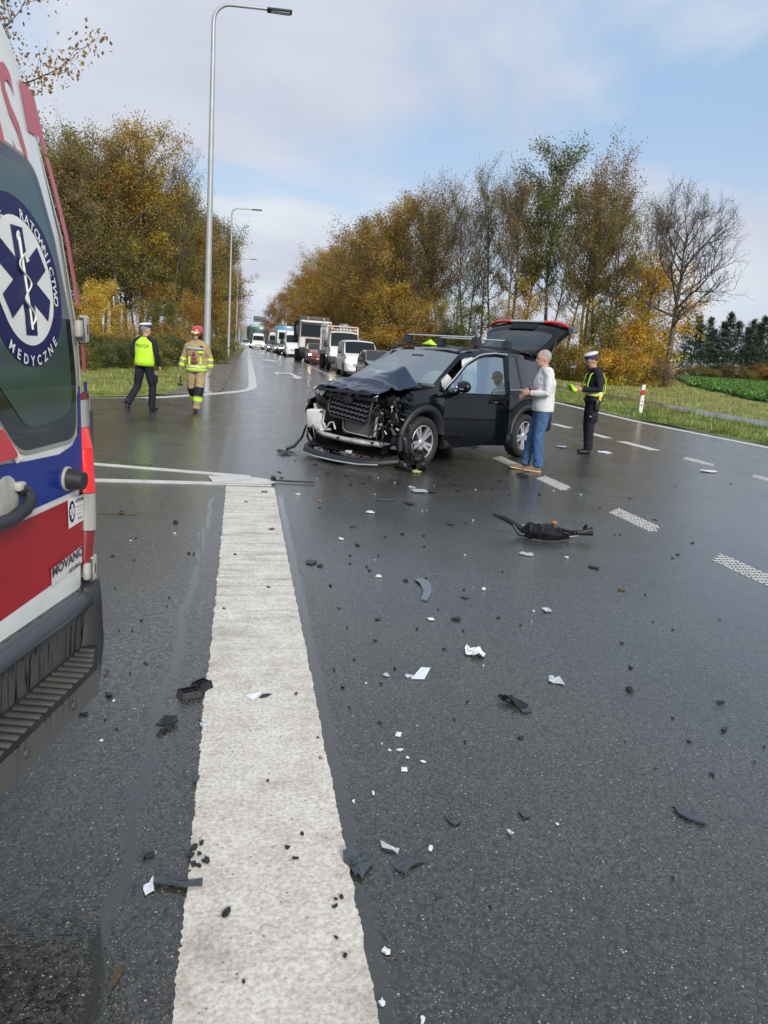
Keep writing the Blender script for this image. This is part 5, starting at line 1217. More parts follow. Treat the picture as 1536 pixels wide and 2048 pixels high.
    # grille, tilted and pushed back
    Mg = Matrix.Translation((.58, .03, .755)) @ Matrix.Scale(.78, 4, (0, 1, 0)) @ Matrix.Scale(.92, 4, (0, 0, 1)) @ Matrix.Rotation(R(-9), 4, 'Y') @ Matrix.Rotation(R(-5), 4, 'X')
    g = MB(); outl = [(-.52, .15), (-.46, .19), (.46, .19), (.52, .15), (.50, -.10), (.42, -.19), (-.42, -.19), (-.50, -.10)]
    V = [Mg @ Vector((-.02, a, b)) for a, b in outl]; g.add(V, [tuple(range(8))]); go = g.build('grille', M_dark, root)
    fr_ = MB(); fr_.tube([Mg @ Vector((.01, a, b)) for a, b in outl + outl[:1]], .016, 5); fr_.box(Mg @ Vector((.012, 0, .155)), (.05, .96, .065), rot=(0, R(-9), 0), bev=.015); fr_.build('grille_frame', M_black, go)
    for k in range(4):
        s = MB(); zz = .075 - .07 * k
        for m_ in range(9):
            a0 = -.46 + .102 * m_; s.tube([Mg @ Vector((.0, a0, zz + .012)), Mg @ Vector((.022, a0 + .05, zz - .012)), Mg @ Vector((.0, a0 + .102, zz + .012))], .0125, 4)
        s.build('grille_bar', mat('grille_grey', (.11, .11, .12), .35, .3), go)
    e = MB(); e.ell(Mg @ Vector((.05, -.02, .11)), (.02, .095, .075), seg=14, ring=8); e.build('badge_socket', M_black, go)
    lp = MB(); lp.ring_loft([[(.60, y, 1.02 - .03 * abs(y)) for y in np.linspace(-.5, .55, 10)], [(.70, y, .985 + .01 * math.sin(y * 9)) for y in np.linspace(-.5, .52, 10)], [(.69, y, .945) for y in np.linspace(-.48, .5, 10)]], closed=False); lp.build('bonnet_lip', M_blk, root)
    # radiator and its frame
    ra = MB(); ra.box((.44, .12, .56), (.05, .62, .36), rot=(0, .05, 0)); ro = ra.build('radiator', M_rad, root)
    rf = MB(); rf.tube([(.475, -.19, .72), (.48, -.17, .44), (.48, -.08, .40), (.48, .38, .375), (.48, .44, .42), (.48, .45, .73)], .011, 6); rf.tube([(.50, .47, .72), (.50, .45, .40)], .02, 6); rf.build('radiator_frame', M_alu, ro)
    fan = MB(); fan.ell((.43, -.34, .60), (.06, .16, .15)); fan.build('fan_housing', M_dark, root)
    # bumper beam
    bb = MB()
    pts = [(.50, -.66, .35), (.58, -.45, .325), (.63, 0, .31), (.60, .42, .30), (.55, .58, .305)]
    bb.tube(pts, [(.040, .020)] * 5, 4); bbo = bb.build('bumper_beam', M_alu, root)
    hl = MB()
    for yy in (-.6, -.1, .5): hl.box((.64 if abs(yy) < .3 else .59, yy, .32), (.03, .035, .03))
    hl.build('bolt_hole', M_dark, bbo)
    # dropped lower bumper lip
    lo = MB()
    pts = [(.30, -.88, .17), (.52, -.80, .11), (.72, -.62, .085), (.84, -.25, .075), (.86, .15, .07), (.80, .50, .07), (.66, .72, .085), (.45, .84, .11)]
    lo.tube(pts, [(.05, .075)] * 8, 8, up=(0, 0, 1))
    loo = lo.build('lower_bumper', M_clad, root)
    sl = MB(); sl.tube([(p[0] + .078, p[1] * 1.04, p[2] - .02) for p in pts[1:7]], .012, 6); sl.build('bumper_strip', M_silver, loo)
    sh = MB(); sh.box((.36, 0, .17), (.55, 1.4, .03), rot=(0, .06, 0)); sh.build('undertray', M_junk, root)
    sm_ = MB(); sm_.box((.64, .12, .15), (.05, .10, .045), rot=(0, .2, .3), bev=.01); sm_.build('fog_lamp', M_lampoff, root)
    # white washer tank, pale foam, brackets, wires, hoses
    wt = MB(); wt.box((.48, -.70, .53), (.16, .28, .27), rot=(.1, .1, .15), bev=.03); wt.box((.50, -.60, .42), (.10, .18, .10), rot=(.3, 0, 0), bev=.03); wt.tube([(.46, -.74, .66), (.47, -.76, .74)], .035, 8); wt.build('washer_tank', M_wht_pl, root)
    fo = MB(); fo.add([(.58, -.62, .97), (.60, -.40, .965), (.60, -.47, .90), (.59, -.53, .86)], [(0, 1, 2, 3)]); fo.box((.57, -.55, .945), (.04, .16, .05), rot=(.5, 0, 0), bev=.01); fo.build('lamp_shard', M_cream, root)
    hp = MB(); hp.ell((.42, -.62, .80), (.14, .12, .15), seg=10, ring=7); hp.box((.38, .66, .86), (.16, .14, .12), rot=(.3, .4, .2), bev=.02); hp.box((.44, -.50, .66), (.08, .1, .32), rot=(0, .1, .2), bev=.02); hp.box((.36, .70, .66), (.16, .14, .22), rot=(.3, .2, .1), bev=.03); hp.box((.30, .66, .46), (.12, .1, .34), rot=(.1, -.2, .1), bev=.02)
    tag(hp.build('lamp_housing', M_junk, root), kind='stuff')
    jk = MB()
    for k in range(80):
        sd = 1 if rd.random() < .62 else -1; c = Vector((rd.uniform(.12, .52), sd * rd.uniform(.48, .82), rd.uniform(.36, .93)))
        jk.box(c, (rd.uniform(.01, .10), rd.uniform(.01, .06), rd.uniform(.01, .14)), rot=(rd.uniform(-1, 1), rd.uniform(-1, 1), rd.uniform(-1, 1)))
    tag(jk.build('broken_brackets', M_junk, root), kind='stuff')
    jl = MB()
    for k in range(34):
        sd = 1 if rd.random() < .6 else -1; c = Vector((rd.uniform(.30, .56), sd * rd.uniform(.50, .80), rd.uniform(.38, .90)))
        jl.box(c, (rd.uniform(.008, .03), rd.uniform(.01, .06), rd.uniform(.008, .045)), rot=(rd.uniform(-1, 1), rd.uniform(-1, 1), rd.uniform(-1, 1)))
    tag(jl.build('metal_bits', M_silver, root), kind='stuff')
    wi = MB()
    for k in range(14):
        sd = 1 if k % 3 else -1; p = Vector((rd.uniform(.35, .55), sd * rd.uniform(.5, .75), rd.uniform(.6, .9))); pts = [p]
        for m_ in range(5): p = p + Vector((rd.uniform(-.05, .07), rd.uniform(-.09, .09), rd.uniform(-.16, .03))); pts.append(p)
        wi.tube(pts, .007, 5)
    tag(wi.build('loose_wires', M_junk, root), kind='stuff')
    hose = MB(); hose.tube([(.50, -.52, .66), (.56, -.50, .50), (.54, -.44, .40), (.56, -.36, .50), (.55, -.30, .52), (.54, -.26, .42)], .013, 6); hose.tube([(.48, -.40, .40), (.56, -.55, .38)], .016, 6); hose.build('pale_hose', M_wht_pl, root)
    sk = MB()
    for (a_, b_, c_) in (((.30, -.90, .14), (.52, -.86, .34), (.40, -.90, .46)), ((.46, -.84, .12), (.66, -.72, .26), (.56, -.80, .34)), ((.60, .66, .10), (.66, .74, .30), (.52, .82, .34)), ((.66, -.55, .12), (.70, -.66, .30), (.62, -.74, .22)), ((.74, .40, .10), (.66, .62, .26), (.60, .50, .20))):
        a_, b_, c_ = Vector(a_), Vector(b_), Vector(c_); t_ = Vector((.012, .01, .012)); sk.add([a_, b_, c_, a_ + t_, b_ + t_, c_ + t_], [(0, 1, 2), (5, 4, 3), (0, 3, 4, 1), (1, 4, 5, 2), (2, 5, 3, 0)])
    tag(sk.build('torn_bumper_skin', M_blk, root), kind='stuff')
    rb_ = MB()
    for k in range(16): rb_.box((.70 + rd.uniform(-.12, .06), -.6 + .08 * k, .125), (rd.uniform(.02, .07), .03, .012), rot=(rd.uniform(-.4, .4),) * 3)
    tag(rb_.build('clip_row', M_black, root), kind='stuff')
    # headlamp hanging from its loom beside the wheel
    ha = MB(); ha.box((.38, .90, .33), (.12, .11, .26), rot=(.15, .2, .1), bev=.04); ha.box((.30, .92, .16), (.14, .12, .18), rot=(.4, .2, .5), bev=.01); ha.box((.18, 1.02, .10), (.22, .14, .12), rot=(.3, .5, .8), bev=.02); ha.box((.45, .98, .08), (.2, .10, .10), rot=(.6, .1, .3), bev=.02)
    for k in range(16): ha.box((rd.uniform(.08, .5), rd.uniform(.86, 1.1), rd.uniform(.03, .26)), (rd.uniform(.02, .12), rd.uniform(.02, .10), rd.uniform(.01, .06)), rot=(rd.uniform(-1, 1), rd.uniform(-1, 1), rd.uniform(-1, 1)))
    ha.tube([(.34, .86, .62), (.40, .90, .5), (.38, .90, .40)], .012, 5); ha.tube([(.30, .84, .78), (.36, .95, .55), (.28, .97, .28)], .009, 5); tag(ha.build('hanging_headlamp', M_junk, root), kind='stuff')
    # screen of roof tag on the far side
    nz = MB(); nz.add([(-1.72, -.30, 1.70), (-1.52, -.30, 1.70), (-1.52, -.46, 1.70), (-1.72, -.46, 1.70), (-1.62, -.36, 1.785)], [(0, 1, 4), (1, 2, 4), (2, 3, 4), (3, 0, 4)]); nz.build('neon_vest_patch', M_neon, root)
    dh = MB(); dh.tube([(-.9, 0, 1.0), (-.92, 0, 1.0)], .01, 4)
    bpy.data.objects.remove  # no-op
    return root, org, fwd, left
SUV, SUVo, SUVf, SUVl = build_suv()
def suvp(x, y, z=0): return SUVo + SUVf * x + SUVl * y + Vector((0, 0, z))
# ------------------------------------------------------------------ ambulance (only its rear right quarter is in view)
A_C0 = Vector((-.43, 2.35, 0)); A_n = Vector((.978, -.21, 0)).normalized()
M_ambw = mat('ambulance_white', (0.70, 0.72, 0.70), 0.28, coat=0.7, noise=.05, nscale=5, dirt=.42, dirtcol=(0.40, 0.36, 0.27))
M_ambb = mat('ambulance_blue', (0.003, 0.022, 0.20), 0.3, coat=.25, noise=.15, nscale=3)
M_ambr = mat('ambulance_red', (0.33, 0.006, 0.010), 0.35, coat=.25, noise=.10, nscale=4)
M_refl = mat('faded_red_foil', (0.42, 0.055, 0.07), 0.35, coat=.4, noise=.1, nscale=12, dirt=.25, dirtcol=(.5, .3, .3))
M_navy = mat('navy_print', (0.010, 0.010, 0.075), 0.45, spec=.25)
M_foilw = mat('white_print', (0.72, 0.72, 0.68), 0.4, noise=.08, nscale=14, dirt=.25, dirtcol=(.5, .47, .4))
M_frit = mat('window_frit', (0.010, 0.013, 0.013), 0.06, coat=.5)
M_green = mat('green_tinted_glass', (0.038, 0.066, 0.058), 0.10, spec=.8, noise=.12, nscale=2)
M_hinge = mat('hinge_grey', (0.42, 0.41, 0.37), 0.45, noise=.2, nscale=30, dirt=.3)
def drip_mat():
    m = bpy.data.materials.new('dirty_bumper'); m.use_nodes = True; nt = m.node_tree; b = nt.nodes['Principled BSDF']
    tc = N(nt, 'ShaderNodeTexCoord'); mp = N(nt, 'ShaderNodeMapping'); mp.inputs['Scale'].default_value = (60, 60, 3.0); Lk(nt, tc.outputs['Object'], mp.inputs[0])
    n = N(nt, 'ShaderNodeTexNoise', i_Scale=1.0, i_Detail=2.0); Lk(nt, mp.outputs[0], n.inputs['Vector'])
    n2 = N(nt, 'ShaderNodeTexNoise', i_Scale=3.0, i_Detail=4.0); Lk(nt, tc.outputs['Object'], n2.inputs['Vector'])
    sp = N(nt, 'ShaderNodeSeparateXYZ'); Lk(nt, tc.outputs['Object'], sp.inputs[0])
    f = ramp(nt, n.outputs[0], [(0.53, 0.0), (0.57, 1.0)]); f2 = ramp(nt, n2.outputs[0], [(0.40, 0.0), (0.55, 1.0)]); f = mathn(nt, 'MULTIPLY', f, f2)
    Lk(nt, mixc(nt, f, (0.072, 0.075, 0.068), (0.010, 0.012, 0.012)), b.inputs['Base Color']); Lk(nt, mixc(nt, f, (.6, .6, .6), (.2, .2, .2)), b.inputs['Roughness'])
    return m
def build_ambulance():
    M_drip = drip_mat()
    root = thing('ambulance', 'white, blue and red ambulance seen at its rear doors on the left', 'ambulance', A_C0, math.atan2(A_n.y, A_n.x))
    zs = [0, .83, 1.17, 1.36, 1.535, 1.745, 1.883, 1.945, 2.103, 2.21, 2.30, 2.38, 2.44]
    ns = [-.02, -.022, -.025, -.03, -.04, -.071, -.103, -.118, -.149, -.173, -.205, -.27, -.37]
    nz = lambda z: float(np.interp(z, zs, ns))
    S = lambda s, z, off=0.0: Vector((nz(z) + off, -s, z))       # local: x outwards, y = -s
    # body shell: section swept forwards
    W = 2.02
    def section(dx, inset):
        pts = []
        side = [(.50, .012), (.75, 0.0), (1.0, -.004), (1.25, .0), (1.5, .006), (1.75, .018), (1.9, .028), (2.05, .045), (2.16, .07), (2.24, .12), (2.30, .20), (2.345, .32), (2.385, .55), (2.405, 1.01)]
        for z, s in side: pts.append((z, s + inset))
        for z, s in reversed(side[:-1]): pts.append((z, W - s - inset))
        return [Vector((nz(z) - dx, -s, z - (inset * .8 if z > 2.2 else 0))) for z, s in pts]
    b = MB(); b.ring_loft([section(0.004, .030), section(.004, .022), section(.012, .008), section(.035, 0), section(.3, -.0), section(1.5, 0), section(3.5, 0), section(4.3, 0.0), section(4.9, .05)], closed=False)
    bo = b.build('body', M_ambw, root)
    c = MB(); c.box((-5.4, -1.01, 1.0), (1.3, 1.9, 1.0), bev=.2); c.build('cab', M_ambw, root)
    bk = MB(); bk.add([S(.04, .55, -.05), S(1.98, .55, -.05), S(1.98, 1.5, -.05), S(1.9, 2.25, -.05), S(.13, 2.25, -.05), S(.05, 1.5, -.05)], [(0, 1, 2, 3, 4, 5)]); bk.box((-2.2, -1.01, .52), (4.3, 1.8, .14)); bk.build('inner_shell', M_dark, root)
    # door panels, following the rake
    def door(name, s0, s1):
        d = MB(); rows = [.765, .80, .85] + [.95 + .1 * i for i in range(13)] + [2.20, 2.26]
        grid = []
        for z in rows:
            sl = s0 + (.012 if z < 2.0 else .012 + (z - 2.0) ** 2 * .8 if s0 < .5 else 0)
            sr = s1 - (.0 if s1 < 1.5 else (.012 + max(0, z - 2.0) ** 2 * .8))
            cols = [sl, sl + .004, sl + .012] + list(np.linspace(sl + .03, sr - .03, 14)) + [sr - .012, sr - .004, sr]
            offs = [-.03, -.006, -.001] + [0.003] * 14 + [-.001, -.006, -.03]
            grid.append([S(c_, z, o_) for c_, o_ in zip(cols, offs)])
        d.ring_loft(grid, closed=False); return d.build(name, M_ambw, root)
    dr = door('rear_door', .045, .985); dl = door('rear_door', .995, 1.975)
    off = [.0045]
    def decal(name, poly, m, parent=dr, lift=None, sub=0):
        """flat print following the door: triangulated over a fine strip grid"""
        o_ = off[0] if lift is None else lift
        me = bpy.data.meshes.new(name); bm = bmesh.new(); vs = [bm.verts.new((p[0], p[1], 0)) for p in poly]; bm.faces.new(vs)
        for z in (.83, 1.17, 1.36, 1.45, 1.535, 1.64, 1.745, 1.81, 1.883, 1.945, 2.03, 2.103, 2.16, 2.21):
            g_ = bm.verts[:] + bm.edges[:] + bm.faces[:]; bmesh.ops.bisect_plane(bm, geom=g_, plane_co=(0, z, 0), plane_no=(0, 1, 0))
        for v in bm.verts: v.co = S(v.co.x, v.co.y, o_)
        bmesh.ops.recalc_face_normals(bm, faces=bm.faces[:]); bm.to_mesh(me); bm.free(); me.materials.append(m); return link(name, me, parent)
    ws0, ws1 = .062, .985
    decal('red_band', [(.060, .845), (ws1, .805), (ws1, 1.030), (.060, 1.048)], M_ambr)
    decal('blue_band', [(.060, 1.066), (.45, 1.058), (ws1, 1.050), (ws1, 1.192), (.47, 1.192), (.40, 1.186), (.20, 1.180), (.12, 1.195), (.080, 1.225), (.072, 1.30), (.070, 1.355), (.055, 1.355)], M_ambb)
    decal('blue_band', [(.995, .805), (1.96, .845), (1.96, 1.048), (.995, 1.03)], M_ambr, dl); decal('blue_band', [(.995, 1.05), (1.96, 1.06), (1.96, 1.19), (.995, 1.19)], M_ambb, dl)
    # rear window: black border and green glass
    def rnd(poly, r=.03, k=5):
        out = []; n = len(poly)
        for i in range(n):
            p, a, b_ = Vector(poly[i]), Vector(poly[i - 1]), Vector(poly[(i + 1) % n]); da = (a - p).normalized() * min(r, (a - p).length * .45); db = (b_ - p).normalized() * min(r, (b_ - p).length * .45)
            for t in range(k + 1):
                t /= k; out.append(tuple((p + da) * (1 - t) ** 2 + p * 2 * t * (1 - t) + (p + db) * t * t))
        return out
    win = rnd([(.085, 1.40), (.100, 1.215), (.41, 1.212), (.545, 1.35), (.62, 1.40), (.62, 1.93), (.30, 1.935), (.140, 1.915), (.115, 1.70)], .05)
    seal = rnd([(.076, 1.40), (.088, 1.203), (.415, 1.200), (.555, 1.345), (.63, 1.39), (.63, 1.94), (.30, 1.945), (.132, 1.925), (.105, 1.70)], .06)
    decal('window_seal', seal, mat('seal_grey', (.30, .30, .27), .6, dirt=.5), lift=.006)
    wo = decal('rear_window', win, M_frit, lift=.008)
    decal('tinted_pane', rnd([(.120, 1.42), (.122, 1.30), (.185, 1.277), (.37, 1.262), (.52, 1.40), (.60, 1.45), (.60, 1.89), (.30, 1.90), (.165, 1.885), (.142, 1.70)], .045), M_green, wo, lift=.0095)
    decal('rear_window', [(1.36 + (p[0] - .62) * -1 - .0, p[1]) for p in win][::-1], M_frit, dl, lift=.008)
    # white pin line and blue sliver between window and lamp
    decal('white_line', [(.40, 1.195), (.56, 1.335), (.575, 1.325), (.43, 1.187)], M_foilw, lift=.010)
    lampm = MB(); lp = rnd([(.435, 1.205), (.60, 1.20), (.60, 1.30), (.50, 1.275)], .02)
    q = [S(p[0], p[1], .02) for p in lp]; q0 = [S(p[0], p[1], .004) for p in lp]; lampm.add(q, [tuple(range(len(q)))]); lampm.ring_loft([q0, q], closed=True); lampm.build('centre_lamp', M_redl, dr)
    # emblem
    ec = (.325, 1.613)
    def circ(rx, rz, n=48, a0=0, a1=2 * math.pi): return [(ec[0] - rx * math.cos(a0 + (a1 - a0) * i / n), ec[1] + rz * math.sin(a0 + (a1 - a0) * i / n)) for i in range(n)]
    KX = .93
    em = decal('emblem', circ(.200 * KX, .200), M_navy, wo, lift=.011)
    decal('emblem_disc', circ(.150 * KX, .150), M_foilw, em, lift=.0122)
    # six-armed star: three crossed bars
    for k in range(3):
        a = R(90 + 60 * k); u = Vector((math.cos(a), math.sin(a))); n_ = Vector((-u.y, u.x)); L_, w_ = .126, .030
        decal('emblem_star', [(ec[0] - (u * sx * L_ + n_ * sy * w_).x * KX, ec[1] + (u * sx * L_ + n_ * sy * w_).y) for sx, sy in ((1, 1), (1, -1), (-1, -1), (-1, 1))], M_navy, em, lift=.0134 + .0003 * k)
    st = MB(); st.tube([S(ec[0], ec[1] + .100, .016), S(ec[0], ec[1] - .112, .016)], [.004, .003], 6); st.ell(S(ec[0], ec[1] + .104, .015), (.002, .009, .012))
    sn = []
    for i in range(34):
        t = i / 33; z = ec[1] + .055 - .155 * t; sn.append(S(ec[0] + .024 * KX * math.sin(t * 12.5) * (1 - .35 * t), z, .0175))
    sn = [S(ec[0] - .022, ec[1] + .048, .0175), S(ec[0] - .012, ec[1] + .064, .0175)] + sn
    st.tube(sn, [(.0062, .002)] * (len(sn) - 6) + [(.0052, .002), (.005, .002), (.004, .002), (.0035, .002), (.003, .002), (.002, .002)], 6); st.build('staff_and_snake', M_foilw, em)
    def ring_text(txt, rad, a_start, a_step, size, flip=False):
        """letters along the ring; angles clockwise from the top as seen from behind the van"""
        mb_ = MB()
        for i, ch in enumerate(txt):
            if ch == ' ': continue
            a = a_start + a_step * i; vs, fs = text_mesh(ch, size, bold=.0006)
            ca, sa = math.cos(a), math.sin(a)
            out = []
            for x, y, z in vs:
                if not flip: X = x * ca + (rad + y) * sa; Z = -x * sa + (rad + y) * ca      # upright outwards
                else: X = -x * ca + (rad - y) * sa; Z = x * sa + (rad - y) * ca
                out.append(S(ec[0] - X * KX, ec[1] + Z, .0135))
            mb_.add(out, fs)
        return mb_.build('lettering', M_foilw, em)
    ring_text('RATOWNICTWO', .161, R(15), R(8.8), .034)
    ring_text('MEDYCZNE', .188, R(215), R(-11), .034, True)
    ring_text('WNE', .161, R(-44), R(9), .034)
    # big red letters and panel above
    tx, tf = text_mesh('S', .365, bold=.004, xs=.43); mb_ = MB(); mb_.add([S(.190 - x, 1.990 + y, .006) for x, y, z in tx], tf)
    lo = mb_.build('lettering', M_refl, dr)
    tx, tf = text_mesh('N', .365, bold=.004, xs=.43); mb_ = MB(); mb_.add([S(.320 - x, 1.990 + y, .006) for x, y, z in tx], tf); mb_.build('lettering', M_refl, dr)
    decal('red_panel', [(.118, 2.120), (.064, 2.112), (.058, 1.995), (.124, 1.997)], M_refl, lift=.0065)
    # red reflective strip along the body edge
    def edge(name, z0, z1, m, s0=.028, s1=-.012):
        mb2 = MB(); k = max(2, int((z1 - z0) / .04)); rg = []
        for i in range(k + 1):
            z = z0 + (z1 - z0) * i / k; d_ = max(0, z - 1.5) * .04 + (max(0, z - 1.9)) * .06
            rg.append([S(s0 + d_, z, .003), S(s0 - .012 + d_, z, .003), S(s1 + .016 + d_, z, .003), S(s1 + .010 + d_, z, .0005)])
        mb2.ring_loft(rg, closed=False); return mb2.build(name, m, root)
    edge('red_strip', 1.965, 2.10, M_refl); edge('red_strip', 1.575, 1.955, M_refl); edge('red_strip', 1.395, 1.47, M_refl)
    edge('blue_strip', 1.335, 1.365, M_ambb)
    # hinges
    for z, h in ((1.512, .075), (.812, .082)):
        hg = MB(); hg.box(S(.012, z, .008), (.016, .040, h), bev=.005); hg.box(S(.046, z, .008), (.018, .026, h * .62), bev=.005); ho = hg.build('hinge', M_hinge, root)
        sl = MB(); sl.box(S(.008, z, .0165), (.002, .006, h * .35)); sl.tube([S(.034, z - h * .42, .013), S(.034, z + h * .42, .013)], .006, 8); sl.build('hinge_pin', M_grey, ho)
    # tail lamp, tall and bulging at the body corner
    def lamp(name, z0, z1, m, bulge0, bulge1):
        mb2 = MB(); rg = []
        for i in range(7):
            t = i / 6; z = z0 + (z1 - z0) * t; b_ = bulge0 + (bulge1 - bulge0) * t
            rg.append([S(.046, z, -.002), S(.040, z, b_ * .7), S(.020, z, b_), S(-.004, z, b_ * .55), S(-.018, z, b_ * .02), S(-.022, z, -.05), S(-.022, z, -.12)])
        mb2.ring_loft(rg, closed=False, cap=False)
        for r_ in (rg[0], rg[-1]): mb2.add(r_, [tuple(range(7))])
        return mb2.build(name, m, tl)
    tlb = MB(); tlb.box((-.075, .018, 1.06), (.10, .03, .44)); tl = tlb.build('tail_light', M_grey, root)
    lamp('reversing_lens', .935, 1.045, mat('clear_lens', (.33, .33, .30), .15, coat=.8), .026, .026)
    lamp('red_lens', 1.047, 1.175, mat('bright_red_lens', (.80, .02, .02), .1, coat=1.0), .026, .020); lamp('red_lens', 1.176, 1.235, MATS['bright_red_lens'], .020, .004)
    lamp('red_lens', .835, .933, mat('dull_red_lens', (.20, .015, .02), .2, coat=1.0), .014, .022)
    lamp('side_lens', 1.237, 1.315, MATS['clear_lens'], .006, .006); lamp('red_lens', 1.317, 1.333, MATS['dull_red_lens'], .005, .005)
    # door buffer, handle
    bf = MB(); bf.tube([S(.155, 1.106, .0), S(.155, 1.106, .012), S(.155, 1.104, .052)], [.033, .030, .024], 20); bf.build('door_buffer', M_black, dr)
    bf = MB(); bf.tube([S(.157, 1.107, .004), S(.157, 1.107, .010)], [.0345, .0335], 20); bf.build('buffer_ring', M_hinge, dr)
    hb = MB(); hb.ell(S(.475, 1.105, .003), (.006, .060, .060), seg=24, ring=10); hb.build('handle_dish', M_hinge, dr)
    hb = MB(); hb.tube([S(.425, 1.125, .012), S(.405, 1.118, .018), S(.408, 1.100, .030), S(.45, 1.085, .038), S(.52, 1.072, .040), S(.60, 1.07, .03), S(.63, 1.075, .01)], [(.014, .017)] * 7, 10); hb.build('handle', M_black, dr)
    hb = MB(); hb.box(S(.428, 1.132, .012), (.022, .034, .022), bev=.006); hb.build('handle_boss', M_hinge, dr)
    # maker's plate sticker and badge
    def sticker(poly, m, lift): return decal('sticker', poly, m, dr, lift)
    so = sticker([(.162, 1.052), (.062, 1.046), (.062, .972), (.160, .966)], M_foilw, .007)
    decal('sticker_ring', [(.137 - .019 * math.cos(a), 1.011 + .031 * math.sin(a)) for a in [2 * math.pi * i / 24 for i in range(24)]], M_navy, so, lift=.0078)
    for w_, h_ in ((.006, .021), (.0135, .0085)): decal('sticker_cross', [(.137 - w_, 1.011 - h_), (.137 + w_, 1.011 - h_), (.137 + w_, 1.011 + h_), (.137 - w_, 1.011 + h_)], M_foilw, so, lift=.0084)
    def text_on(txt, s_, z_, size, m, parent, xs=1.0, lift=.0085, extr=0.0, slope=0.0, bold=.0):
        vs, fs = text_mesh(txt, size, xs=xs, bold=bold); mb2 = MB(); mb2.add([S(s_ - x, z_ + y + slope * x, lift) for x, y, z in vs], fs); return mb2.build('lettering', m, parent)
    text_on('AUTOFORM', .089, 1.036, .013, M_navy, so, xs=.72, bold=.0003)
    text_on('BIURO HANDLOWE', .089, 1.018, .0055, M_navy, so, xs=.9); text_on('+48 12 34 56 78', .089, 1.008, .006, M_navy, so, xs=.8); text_on('www.autoform.pl', .089, .998, .0055, M_navy, so, xs=.9); text_on('POLAND', .087, .984, .010, M_navy, so, xs=.8)
    bdg = decal('badge_strip', [(.268, .880), (.078, .898), (.078, .848), (.180, .842), (.180, .838), (.268, .832)], mat('badge_white', (.6, .58, .55), .4), dr, lift=.0065)
    text_on('MOVANO', .172, .877, .036, mat('badge_chrome', (.25, .25, .26), .15, 1.0), dr, xs=1.22, lift=.010, slope=.08, bold=.0012)
    text_on('BITURBO', .130, .848, .016, MATS['badge_chrome'], dr, xs=1.1, lift=.0095, slope=.08, bold=.0004)
    # bumper: upper roll, riser and step
    bu = MB(); rg = []
    for s in [-.035, -.02, .0, .03, .08, .3, .8, 1.3, 1.94, 2.0, 2.04]:
        e = .0 if .08 <= s <= 1.95 else -.02 - .5 * abs(s - (.03 if s < .5 else 2.0)); c_ = 1.0
        rg.append([Vector((x + e, -s, z)) for x, z in ((-.06, .770), (-.020, .774), (.000, .768), (.008, .745), (.006, .715), (.000, .690), (-.004, .60), (-.004, .50), (-.06, .46))])
    bu.ring_loft(rg, closed=False); bu.build('bumper', M_drip, root)
    roll = MB(); roll.tube([Vector((-.004, -s, .742)) for s in (.065, .09, .3, 1.0, 1.95)], [.022, .029, .030, .030, .030], 12); roll.build('bumper_roll', mat('bumper_top_grey', (.05, .055, .065), .35), root)
    cp = MB(); rg = []
    for z, bx, wd in ((.45, .02, .0), (.50, .045, .0), (.56, .058, .0), (.62, .060, .0), (.68, .056, .002), (.73, .052, .004), (.765, .046, .010), (.778, .028, .018)):
        rg.append([Vector((x, y, z)) for x, y in ((-.10, .018 - wd), (-.03, .018 - wd), (-.006, .012 - wd), (.010 * bx / .06, -.004), (bx * .55, -.045), (bx * .85, -.085 - .3 * max(0, .62 - z)), (.0, -.105 - .6 * max(0, .64 - z)))])
    cp.ring_loft(rg, closed=False); cp.add(rg[-1], [tuple(range(7))]); cp.build('bumper_corner', M_black, root)
    # step: ribbed tread, outer face with bolts
    sp = MB(); poly = [(.0, -.10), (.098, -.155), (.112, -.20), (.112, -.86), (.09, -.90), (.0, -1.0), (-.0, -1.05)]
    poly = [(-.01, -.100), (.040, -.105), (.098, -.235), (.108, -.262), (.108, -.50), (.108, -.80), (.085, -.86), (.085, -1.9), (-.01, -1.9)]
    sp.prism(poly, .535, .606); so_ = sp.build('step', M_drip, root)
    for i in range(30):
        s = .155 + .034 * i; t = MB(); x1 = .098 if s < .82 else .076
        if s < .26: x1 = .045 + (s - .12) * .36
        t.box(((x1 - .004) / 2 + .004, -s, .610), (x1 - .014, .017, .009), bev=.003); t.build('tread_bar', mat('tread_grey', (.055, .058, .056), .5, dirt=.3), so_)
    tb = MB(); tb.prism([(p[0] * .98, p[1]) for p in poly], .6062, .6075); tb.build('tread_plate', M_black, so_)
    for s in (.215, .42, .66): q = MB(); q.tube([Vector((.106, -s, .573)), Vector((.113, -s, .573))], [.013, .011], 14); q.build('bolt', M_grey, so_)
    wl = MB()
    for xx in (-1.0, -4.4):
        for sd, yy in ((1, -.16), (-1, -1.86)): wheel(root, xx, yy, .35, .22, sd, rimr=.6, spokes=6, dark=True, seg=20)
    return root
build_ambulance()
